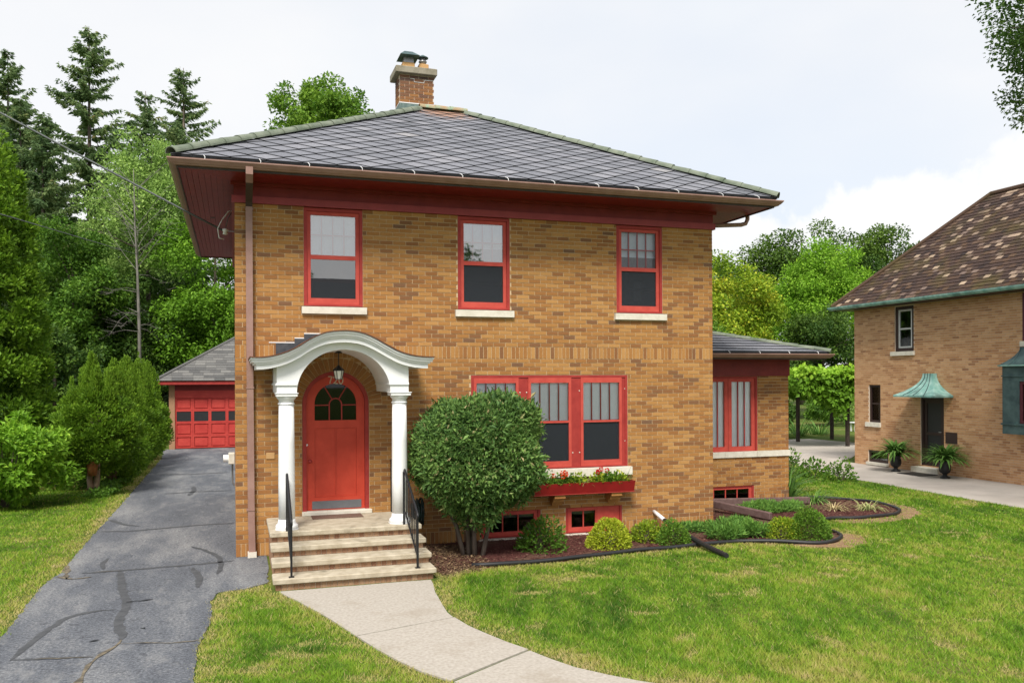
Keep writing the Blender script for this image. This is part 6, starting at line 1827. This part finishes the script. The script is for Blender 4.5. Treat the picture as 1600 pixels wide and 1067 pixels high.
def strap_plant(name, label, x, y, n, L, W, arch, seed, mat='leaf_strap', group=None, z0=0.0, spread=0.08, tone=0.5, segs=5, cat='plant', up=1.0):
    t = thing(name, label, cat, group); t.location = (x, y, z0)
    r = np.random.default_rng(seed); V, F, T = [], [], []; c = 0
    for k in range(n):
        a = r.uniform(0, 6.28); l = L * r.uniform(0.6, 1.15); el = r.uniform(0.35, 1.35) * up; w = W * r.uniform(0.7, 1.2); tn_ = tone + r.normal(0, 0.2)
        px_, pz = spread * r.random(), 0.0; side = np.array([-math.sin(a), math.cos(a), 0]); e = min(1.5, el)
        for j in range(segs + 1):
            s = j / segs; ww = w * (1 - s ** 2.2) + 0.001
            p = np.array([math.cos(a) * px_, math.sin(a) * px_, max(pz, 0.01 - z0)])
            V += [p + side * ww / 2, p - side * ww / 2]; T += [tn_, tn_]
            if j: F.append([c - 2, c - 1, c + 1, c])
            c += 2; px_ += math.cos(e) * l / segs; pz += math.sin(e) * l / segs; e -= arch / segs
    link('leaves', npmesh('leaves', np.array(V), np.array(F), MT[mat], np.clip(T, 0, 1)), t)
    return t


strap_plant('yucca', 'spiky sword leaved plant beside the sunroom corner', 12.55, 3.7, 110, 0.95, 0.055, 0.5, 41, tone=0.7)
strap_plant('iris_clump', 'tall upright green blades against the sunroom corner', 11.85, 2.55, 70, 0.75, 0.035, 0.3, 42, tone=0.35, spread=0.2, up=1.25)
strap_plant('daylily_clump', 'arching green and yellow daylily clump in front of the iris', 12.05, 1.85, 120, 0.6, 0.022, 1.7, 43, tone=0.65, spread=0.2)
strap_plant('daylily_clump', 'dried straw coloured clump at the near edge of the loop bed', 11.75, 0.85, 70, 0.40, 0.020, 2.0, 44, 'leaf_dry', tone=0.3, spread=0.15)
strap_plant('daylily_clump', 'limp pale green daylily sprawling inside the edging loop', 12.45, 0.65, 60, 0.45, 0.022, 2.3, 45, 'leaf_dry', tone=0.85, spread=0.2)
for i, (x, y, lab) in enumerate(((15.25, 4.9, 'sparse rose bush nearest the fern urns'), (15.05, 5.75, 'middle of three sparse rose bushes by the concrete drive'), (14.9, 6.6, 'tall thin rose bush nearest the vine arbor'))):
    shrub('rose_bush', lab, x, y, 0.42, 0.55 + 0.25 * (i == 2), 'leaf_mid', 420, 0.085, 0.055, 46 + i, 'rose bushes along the concrete drive', shell=0.2, tone=0.55)

# ---- flower box planting
def flower_plant(label, x, kind, seed):
    t = thing('window_box_plant', label, 'flower', 'plants in the flower box'); t.location = (x, -0.19, 0.91)
    r = np.random.default_rng(seed); n = 130
    d = rand_dirs(n, r); d[:, 2] = np.abs(d[:, 2]); p = d * (0.3 + 0.7 * r.random(n))[:, None] * np.array([0.17, 0.11, 0.19]); s = r.uniform(0.7, 1.3, n)
    mat = {'red': 'leaf_mid', 'orange': 'leaf_mid', 'lime': 'leaf_yellow', 'green': 'leaf_mid'}[kind]
    link('foliage', leaf_mesh('foliage', p, nrm(d + r.normal(0, 0.4, (n, 3))), r.normal(size=(n, 3)), 0.055 * s, 0.045 * s, 0.5 + r.normal(0, 0.25, n), MT[mat]), t)
    if kind in ('red', 'orange'):
        b = MB()
        for k in range(4 if kind == 'red' else 5):
            hx, hy, hz = r.uniform(-0.12, 0.12), r.uniform(-0.09, 0.05), r.uniform(0.15, 0.26)
            b.tube([(hx * 0.4, hy * 0.4, 0.02), (hx, hy, hz)], 0.003, 4)
            m_ = 26; dd = rand_dirs(m_, r); link('bloom', leaf_mesh('bloom', np.array([hx, hy, hz]) + dd * 0.022, dd, r.normal(size=(m_, 3)), 0.030, 0.030, r.random(m_), MT['petal_' + kind]), t)
        b.build('stalk', MT['leaf_mid'], t)
for nm, c in (('red', (0.75, 0.02, 0.012)), ('orange', (0.85, 0.10, 0.02))):
    MT['petal_' + nm] = mat_leaf('petal_' + nm, [(0, tuple(q * 0.7 for q in c)), (1, c)], 0.3)
for i, (x, k, lab) in enumerate(((4.78, 'red', 'red geranium nearest the globe shrub in the window box'), (5.02, 'green', 'green plant between the red and orange flowers'), (5.27, 'orange', 'orange red geranium in the middle of the window box'), (5.50, 'green', 'dark green plant next to the orange geranium'),
                                 (5.97, 'lime', 'lime green plant right of the pale grass tuft'), (6.20, 'green', 'bushy green plant near the end of the window box'), (6.42, 'lime', 'pale leaved plant at the outer end of the window box'), (5.62, 'lime', 'lime green plant just left of the pale grass tuft'), (6.08, 'red', 'small red flower among the pale leaves'), (6.32, 'green', 'low green plant beside the outermost pale leaved one'), (4.52, 'green', 'green plant half hidden by the globe shrub'))):
    flower_plant(lab, x, k, 60 + i)
strap_plant('grass_tuft', 'pale arching grass tuft in the window box', 5.74, -0.19, 60, 0.22, 0.010, 1.3, 71, 'leaf_dry', 'plants in the flower box', 0.905, 0.03, 0.9)
strap_plant('grass_tuft', 'thin tall grass stalks at the outer end of the window box', 6.53, -0.19, 16, 0.42, 0.007, 0.5, 72, 'leaf_strap', 'plants in the flower box', 0.905, 0.02, 0.6)
strap_plant('grass_tuft', 'wispy stalks rising before the middle sash', 5.60, -0.17, 9, 0.36, 0.006, 0.6, 73, 'leaf_dry', 'plants in the flower box', 0.905, 0.02, 0.4)

# ---- fern urns
urn_prof = [(0.13, 0.0), (0.13, 0.035), (0.075, 0.06), (0.05, 0.10), (0.075, 0.13), (0.13, 0.17), (0.155, 0.24), (0.15, 0.33), (0.13, 0.40), (0.155, 0.44), (0.175, 0.455), (0.165, 0.47), (0.12, 0.46)]
for i, (x, y, lab) in enumerate(((18.28, 6.25, 'black urn by the basement window with a fern'), (18.25, 4.42, 'black urn right of the neighbour door with a fern'))):
    u = tag(MB().lathe(urn_prof, (0, 0, 0), 20).build('garden_urn', MT['iron'], None, True), lab, 'urn', 'fern urns'); u.location = (x, y, 0.002)
    strap_plant('fern', ('lush fern filling the urn by the basement window', 'lush fern filling the urn right of the neighbour door')[i], x, y, 260, 0.78, 0.075, 1.45, 81 + i, 'leaf_strap', 'ferns in the urns', 0.455, 0.06, 0.45)

# ---- left hand evergreens
t = thing('tall_arborvitae', 'tall dense arborvitae at the edge of the side lawn', 'tree'); t.location = (-6.35, 13.0, 0)
link('crown', cedar_mesh(9.7, lambda q: 1.42 * min(1, (q / 0.10 + 0.35)) * (1 - q ** 2.6) ** 0.75 + 0.02, 52000, 0.13, 0.075, 91, MT['leaf_cedar'], 0.35, 0.36, 520, 0.25, 0.58, 6, 0.72), t)
b = MB(); b.tube([(0, 0, -0.05), (0, 0, 8)], [0.18, 0.03], 8); b.build('trunk', MT['bark_tan'], t)
def ovoid(R): return lambda q: R * (min(1.0, 0.35 + q / 0.22 * 0.65)) * (1 - max(0, (q - 0.25) / 0.78) ** 2.0) ** 0.8 + 0.02
cone_spots = [(-3.25, 9.06, 3.35, 1.02, 'bushy rounded arborvitae with an exposed orange trunk by the drive'), (-3.12, 11.2, 3.35, 0.92, 'arborvitae second in the row along the drive'), (-3.05, 13.4, 3.45, 0.88, 'arborvitae third in the row along the drive'),
              (-2.92, 15.7, 3.55, 0.84, 'pointed arborvitae fourth in the row along the drive'), (-2.95, 18.3, 3.5, 0.8, 'arborvitae in the row nearest the garage')]
for i, (x, y, H, R, lab) in enumerate(cone_spots):
    t = thing('arborvitae', lab, 'shrub', 'arborvitae row along the drive'); t.location = (x, y, 0)
    zb = 0.58 if i == 0 else 0.08
    link('crown', cedar_mesh(H - zb, ovoid(R), 34000 if i == 0 else 15000, 0.085, 0.045, 92 + i, MT['leaf_cedar'], zb, 0.25, 250, 0.45, 0.56, 15, 0.62, 0.76), t)
    b = MB(); stems(b, [[(0.0, -0.42, -0.02), (-0.05, -0.45, 0.35), (-0.06, -0.35, 0.9), (0, 0, 2.5)], [(0.04, -0.40, -0.02), (0.10, -0.42, 0.38), (0.10, -0.30, 0.9), (0.1, 0, 2.2)]], 0.085); b.build('trunk', MT['bark_tan'], t, True)
    if i == 0:
        MT['bark_orange'] = mat_noise('bark_orange', (0.20, 0.075, 0.025), (0.34, 0.14, 0.05), 9, 0.95, 0.8, 30, stretch=(1, 1, 0.2))
        MB().tube([(0.02, -0.56, 0.50), (0.02, -0.60, 0.75), (0.02, -0.50, 1.05)], [0.10, 0.13, 0.06], 8).build('bare_wood', MT['bark_orange'], t, True)
t = thing('broadleaf_shrub', 'bright green broad leaved shrub at the edge of the side lawn', 'shrub'); t.location = (-4.75, 7.2, 0)
me, C = crown_mesh('foliage', 1.20, 1.1, 0.98, 90, 12000, 0.125, 0.065, MT['leaf_bright'], 111, clump=0.24, hollow=0.35, tone_mu=0.42, tone_sd=0.2, base_cut=-0.95)
link('foliage', me, t).location = (0, 0, 1.0)
b = MB(); stems(b, [[(0, 0, -0.02), (c[0] * 0.4, c[1] * 0.4, 0.5 + c[2] * 0.2), (c[0], c[1], 1.0 + c[2])] for c in C[:26]], 0.022); b.build('stem', MT['bark'], t)
shrub('broadleaf_shrub', 'smaller green shrub tucked behind the bright broad leaved one', -4.35, 10.6, 0.9, 1.6, 'leaf_mid', 3600, 0.11, 0.06, 112, None, 0.4, 0.3, 0.55)
# ground ivy at the foot of the row
r = np.random.default_rng(120); n = 5200; y = r.uniform(7.9, 21.5, n); x = -2.75 - 0.55 * r.random(n) + 0.12 * np.sin(y * 3)
pos = np.stack([x, y, 0.02 + 0.16 * r.random(n)], 1)
tag(link('ground_ivy', leaf_mesh('ground_ivy', pos, rand_dirs(n, r) + np.array([0, 0, 0.2]), r.normal(size=(n, 3)), 0.07, 0.06, r.normal(0.4, 0.2, n), MT['leaf_mid'])), 'low ivy and weeds at the foot of the arborvitae row', 'ground cover', kind='stuff')

# ---- conifers and wood behind the garage
SG = 'tall spruces behind the garage'
spruce('spruce', 'tallest spruce above the pale green tree', -9.0, 48, 26.3, 6.8, 131, SG)
spruce('spruce', 'narrow spruce at the edge of the picture', -14.6, 52, 25.6, 5.0, 132, SG)
spruce('spruce', 'spruce just right of the tallest one', -6.2, 55, 24.6, 6.0, 133, SG)
spruce('spruce', 'spruce peeking over the gutter corner', -3.3, 50, 24.9, 6.4, 134, SG)
spruce('spruce', 'shorter dark spruce behind the tall arborvitae', -10.6, 42, 18.5, 5.6, 135, SG)
spruce('spruce', 'broad dark spruce filling the gap left of the pale green tree', -12.6, 46, 20.5, 6.4, 136, SG)
BG = 'broad leaved trees behind the garage'
tree('deciduous_tree', 'pale green airy tree in front of the spruces', -4.4, 36, 16.8, 6.2, 3.4, 3.0, 'leaf_soft', 110, 28500, 0.17, 0.09, 141, 0.2, BG, tone_mu=0.52, clump=0.24, hollow=0.3)
tree('deciduous_tree', 'green tree right behind the eave corner', -1.0, 33, 12.4, 1.0, 2.9, 2.8, 'leaf_bright', 80, 28500, 0.17, 0.11, 142, 0.2, BG, tone_mu=0.15, clump=0.26, hollow=0.3)
tree('deciduous_tree', 'leafy tree left of the bare trunk', -7.4, 32, 10.8, 1.0, 2.9, 2.8, 'leaf_mid', 80, 26600, 0.17, 0.11, 143, 0.2, BG, tone_mu=0.45, clump=0.24, hollow=0.3)
tree('deciduous_tree', 'dark leafy tree behind the arborvitae row', -5.4, 34, 8.6, 0.4, 3.4, 3.0, 'leaf_dark', 80, 26600, 0.17, 0.11, 144, 0.2, BG, tone_mu=0.6, clump=0.24, hollow=0.3)
tree('deciduous_tree', 'dark bushy tree behind the garage roof', -1.6, 38, 9.2, 0.4, 4.2, 3.0, 'leaf_dark', 80, 28500, 0.18, 0.12, 145, 0.2, BG, tone_mu=0.55, clump=0.24, hollow=0.3)
tree('deciduous_tree', 'dark tree in the gap beside the tall arborvitae', -10.5, 37, 11.5, 0.4, 3.8, 3.0, 'leaf_dark', 80, 26600, 0.19, 0.12, 146, 0.2, BG, tone_mu=0.5, clump=0.24, hollow=0.3)
tree('deciduous_tree', 'shaded tree deep behind the bare trunk', -6.0, 44, 13.0, 0.5, 5.5, 3.0, 'leaf_dark', 90, 28500, 0.22, 0.13, 147, 0.25, BG, tone_mu=0.45, clump=0.24, hollow=0.3)
tree('deciduous_tree', 'small leafy tree beside the first arborvitae', -6.6, 23, 5.2, 0.2, 2.0, 1.8, 'leaf_dark', 60, 8000, 0.18, 0.11, 148, 0.12, BG, tone_mu=0.6, clump=0.26, hollow=0.3)
# bare trunk with fine dead twigs
bt = thing('bare_tree', 'thin bare grey tree with fine dead twigs', 'tree'); bt.location = (-4.45, 31.0, 0)
rr = random.Random(5); b = MB()
b.tube([(0.1, 0, -0.05), (0.08, 0, 5), (0.0, 0, 8), (-0.10, 0, 10.3), (-0.15, 0, 13)], [0.10, 0.08, 0.055, 0.035, 0.012], 8); b.build('trunk', MT['bark_pale'], bt, True)
b = MB()
for k in range(40):
    z = rr.uniform(5.0, 12.2); a = rr.uniform(0, 6.28); l = rr.uniform(0.9, 2.6) * (1 if z < 9 else 0.75)
    up = (0.15 if z < 8 else 0.9) + rr.uniform(-0.2, 0.4); sag = 0.55 if z < 8 else -0.1
    p = [(0.04, 0, z)] + [(math.cos(a) * l * q, math.sin(a) * l * q, z + up * l * q - sag * l * q * q) for q in (0.33, 0.66, 1.0)]
    b.tube(p, [0.018, 0.012, 0.008, 0.003], 5)
    for j in range(5):
        q = Vector(p[1]).lerp(Vector(p[3]), rr.uniform(0.1, 0.95)); a2 = a + rr.uniform(-1, 1); b.tube([tuple(q), tuple(q + Vector((math.cos(a2), math.sin(a2), rr.uniform(-0.4, 0.6))) * l * 0.33)], [0.008, 0.003], 4)
b.build('branches', MT['bark_pale'], bt)

# ---- tree seen over the roof
tree('deciduous_tree', 'green tree top showing above the slate roof left of the chimney', 3.8, 26, 16.4, 12.4, 3.0, 2.6, 'leaf_mid', 60, 12000, 0.17, 0.11, 158, 0.22, None, tone_mu=0.72, clump=0.25, hollow=0.25)
tree('deciduous_tree', 'small green tree top just showing at the foot of the chimney', 7.0, 30, 15.2, 8, 1.6, 1.6, 'leaf_mid', 30, 3000, 0.2, 0.13, 152, 0.15, None, tone_mu=0.7)

# ---- trees behind the neighbour's garden
RG = 'trees beyond the vine arbor'
tree('deciduous_tree', 'yellowing tree right of the house corner', 32.6, 38, 11.6, 1.5, 4.2, 3.6, 'leaf_yellow', 90, 27200, 0.21, 0.14, 161, 0.2, RG, tone_mu=0.5, tone_sd=0.2, clump=0.24, hollow=0.35)
tree('deciduous_tree', 'big bright green tree behind the arbor', 43.8, 42, 14.2, 1.0, 5.6, 4.6, 'leaf_bright', 110, 38400, 0.23, 0.13, 162, 0.25, RG, tone_mu=0.42, tone_sd=0.18, clump=0.22, hollow=0.35)
tree('deciduous_tree', 'tall dark tree behind the bright green one', 55.5, 60, 19.3, 6, 6.2, 5, 'leaf_dark', 80, 20800, 0.31, 0.20, 163, 0.3, RG, tone_mu=0.75, clump=0.24, hollow=0.35)
tree('deciduous_tree', 'dark tree beside the mottled tile roof', 65.5, 60, 18.6, 5, 5.4, 5, 'leaf_dark', 70, 19200, 0.31, 0.20, 164, 0.3, RG, tone_mu=0.75, clump=0.24, hollow=0.35)
tree('deciduous_tree', 'distant dark tree behind the yellowing one', 48.0, 60, 15.5, 5, 5.4, 5, 'leaf_dark', 70, 19200, 0.31, 0.20, 165, 0.3, RG, tone_mu=0.7, clump=0.24, hollow=0.35)
tree('deciduous_tree', 'shaded tree just above the vine arbor', 37.5, 34, 7.8, 0.8, 3.8, 3.2, 'leaf_dark', 80, 22400, 0.20, 0.12, 166, 0.2, RG, tone_mu=0.65, clump=0.24, hollow=0.35)
tree('deciduous_tree', 'low yellow green bush above the sunroom gutter', 29.4, 30, 5.6, 0.6, 2.0, 1.8, 'leaf_yellow', 50, 7000, 0.20, 0.13, 167, 0.12, RG, tone_mu=0.36, clump=0.26)
tree('deciduous_tree', 'dense green tree hidden low behind the sunroom roof', 26.0, 34, 8.6, 0.5, 4.4, 3.6, 'leaf_mid', 90, 25600, 0.20, 0.12, 168, 0.2, RG, tone_mu=0.6, clump=0.24, hollow=0.35)
for i, (x, y, z, rx, mt_, lab) in enumerate(((27.5, 25, 1.5, 1.5, 'leaf_dark', 'dark rounded bush behind the first arbor post'), (32.5, 27, 2.0, 1.9, 'leaf_mid', 'soft green bush between the arbor posts'), (36.5, 28, 2.4, 2.2, 'leaf_soft', 'pale flowering bush behind the last arbor post'), (24.0, 24, 2.2, 1.8, 'leaf_dark', 'dark bush low behind the sunroom corner'), (41, 33, 3.5, 3.0, 'leaf_mid', 'green bush by the neighbouring wall corner'))):
    tree('garden_bush', lab, x, y, z, 0.0, rx, rx * 0.8, mt_, 40, 4500, 0.15, 0.09, 171 + i, 0.06, 'bushes in the back garden', 'bark', 'shrub', 8, tone_mu=0.5, clump=0.28)
for i, (x, y) in enumerate(((23.8, 19.6), (25.3, 20.2), (26.8, 20.6))):
    strap_plant('iris_clump', ('blade leaved clump behind the first arbor post', 'blade leaved clump midway between the arbor posts', 'blade leaved clump nearest the second arbor post')[i], x, y, 90, 1.0, 0.05, 0.7, 181 + i, tone=0.45, spread=0.5, group='blade leaved clumps in the back garden')
# garden table
gt = thing('garden_bench', 'white garden bench on the far lawn', 'bench'); MB().rbox(30.1, 31.1, 22.0, 22.5, 0.40, 0.46, 0.01).build('seat', MT['white'], gt)
for (x, y) in ((30.2, 22.1), (31.0, 22.1), (30.2, 22.4), (31.0, 22.4)): MB().box(x - 0.03, x + 0.03, y - 0.03, y + 0.03, -0.01, 0.40).build('leg', MT['white'], gt)

# ---- vine arbor
ab = thing('vine_arbor', 'dark wooden arbor thickly covered by a green vine', 'arbor')
for (x, y) in ((22.97, 17.05), (25.4, 17.9), (23.26, 14.3), (26.2, 14.6)):
    MB().box(x - 0.06, x + 0.06, y - 0.06, y + 0.06, -0.02, 2.5).build('post', MT['wood_dark'], ab)
b = MB(); b.box(21.0, 26.6, 14.25, 14.35, 2.5, 2.62); b.box(21.0, 26.6, 17.2, 17.3, 2.5, 2.62); b.build('beam', MT['wood_dark'], ab)
for k in range(9): MB().box(21.2 + 0.62 * k, 21.28 + 0.62 * k, 14.0, 17.8, 2.621, 2.74).build('rafter', MT['wood_dark'], ab)
MB().tube([(23.26, 14.3, 1.55), (23.75, 14.3, 2.3)], 0.05, 6).build('brace', MT['wood_dark'], ab)
r = np.random.default_rng(190); n = 15000
p = np.stack([r.uniform(20.6, 27.0, n), r.uniform(13.7, 18.0, n), r.uniform(2.3, 3.0, n)], 1)
edge_ = r.random(n) < 0.55
p[edge_, 1] = r.choice([13.75, 17.9], edge_.sum()) + r.normal(0, 0.12, edge_.sum()); hang = r.random(n) ** 1.3
p[edge_, 2] = 3.0 - hang[edge_] * (1.25 + 0.35 * np.sin(p[edge_, 0] * 2.3) + 0.2 * np.sin(p[edge_, 0] * 5.1))
p[:, 2] += 0.12 * np.sin(p[:, 0] * 3.1) + r.normal(0, 0.05, n)
top_lit = p[:, 2] > 2.78  # light put into leaf tone: bright on top, dark where the vine hangs
ax = nrm(r.normal(size=(n, 3)) + np.array([0, -0.4, -0.5])); wd = np.cross(nrm(r.normal(size=(n, 3)) * 0.6 + np.array([0, -0.5, 0.8])), ax)
link('vine', leaf_mesh('vine', p, ax, wd, 0.19 * r.uniform(0.7, 1.3, n), 0.16, np.where(top_lit, r.normal(0.75, 0.18, n), r.normal(0.12, 0.15, n)), MT['leaf_bright']), ab)

# ---- overhanging tree at the picture edge
t = tree('shade_tree', 'dark leafed branches reaching in at the upper edge', 15.40, -3.05, 11.1, 7.6, 3.4, 3.0, 'leaf_dark', 90, 22000, 0.08, 0.05, 201, 0.24, None, tone_mu=0.55, clump=0.16, hollow=0.3, nlimb=20)

# ---- street trees behind the photographer, mirrored in the upper panes
for i, (x, y, H, lab) in enumerate(((3.0, -46, 11.5, 'street tree mirrored in the upper panes over the door'), (14.5, -44, 12.5, 'street tree mirrored in the middle upper window'), (24.0, -47, 11.0, 'street tree mirrored in the last upper window'))):
    tree('street_tree', lab, x, y, H, 2.5, 4.2, 4.2, 'leaf_dark', 60, 7000, 0.32, 0.2, 211 + i, 0.2, 'trees across the street', tone_mu=0.5, clump=0.25)
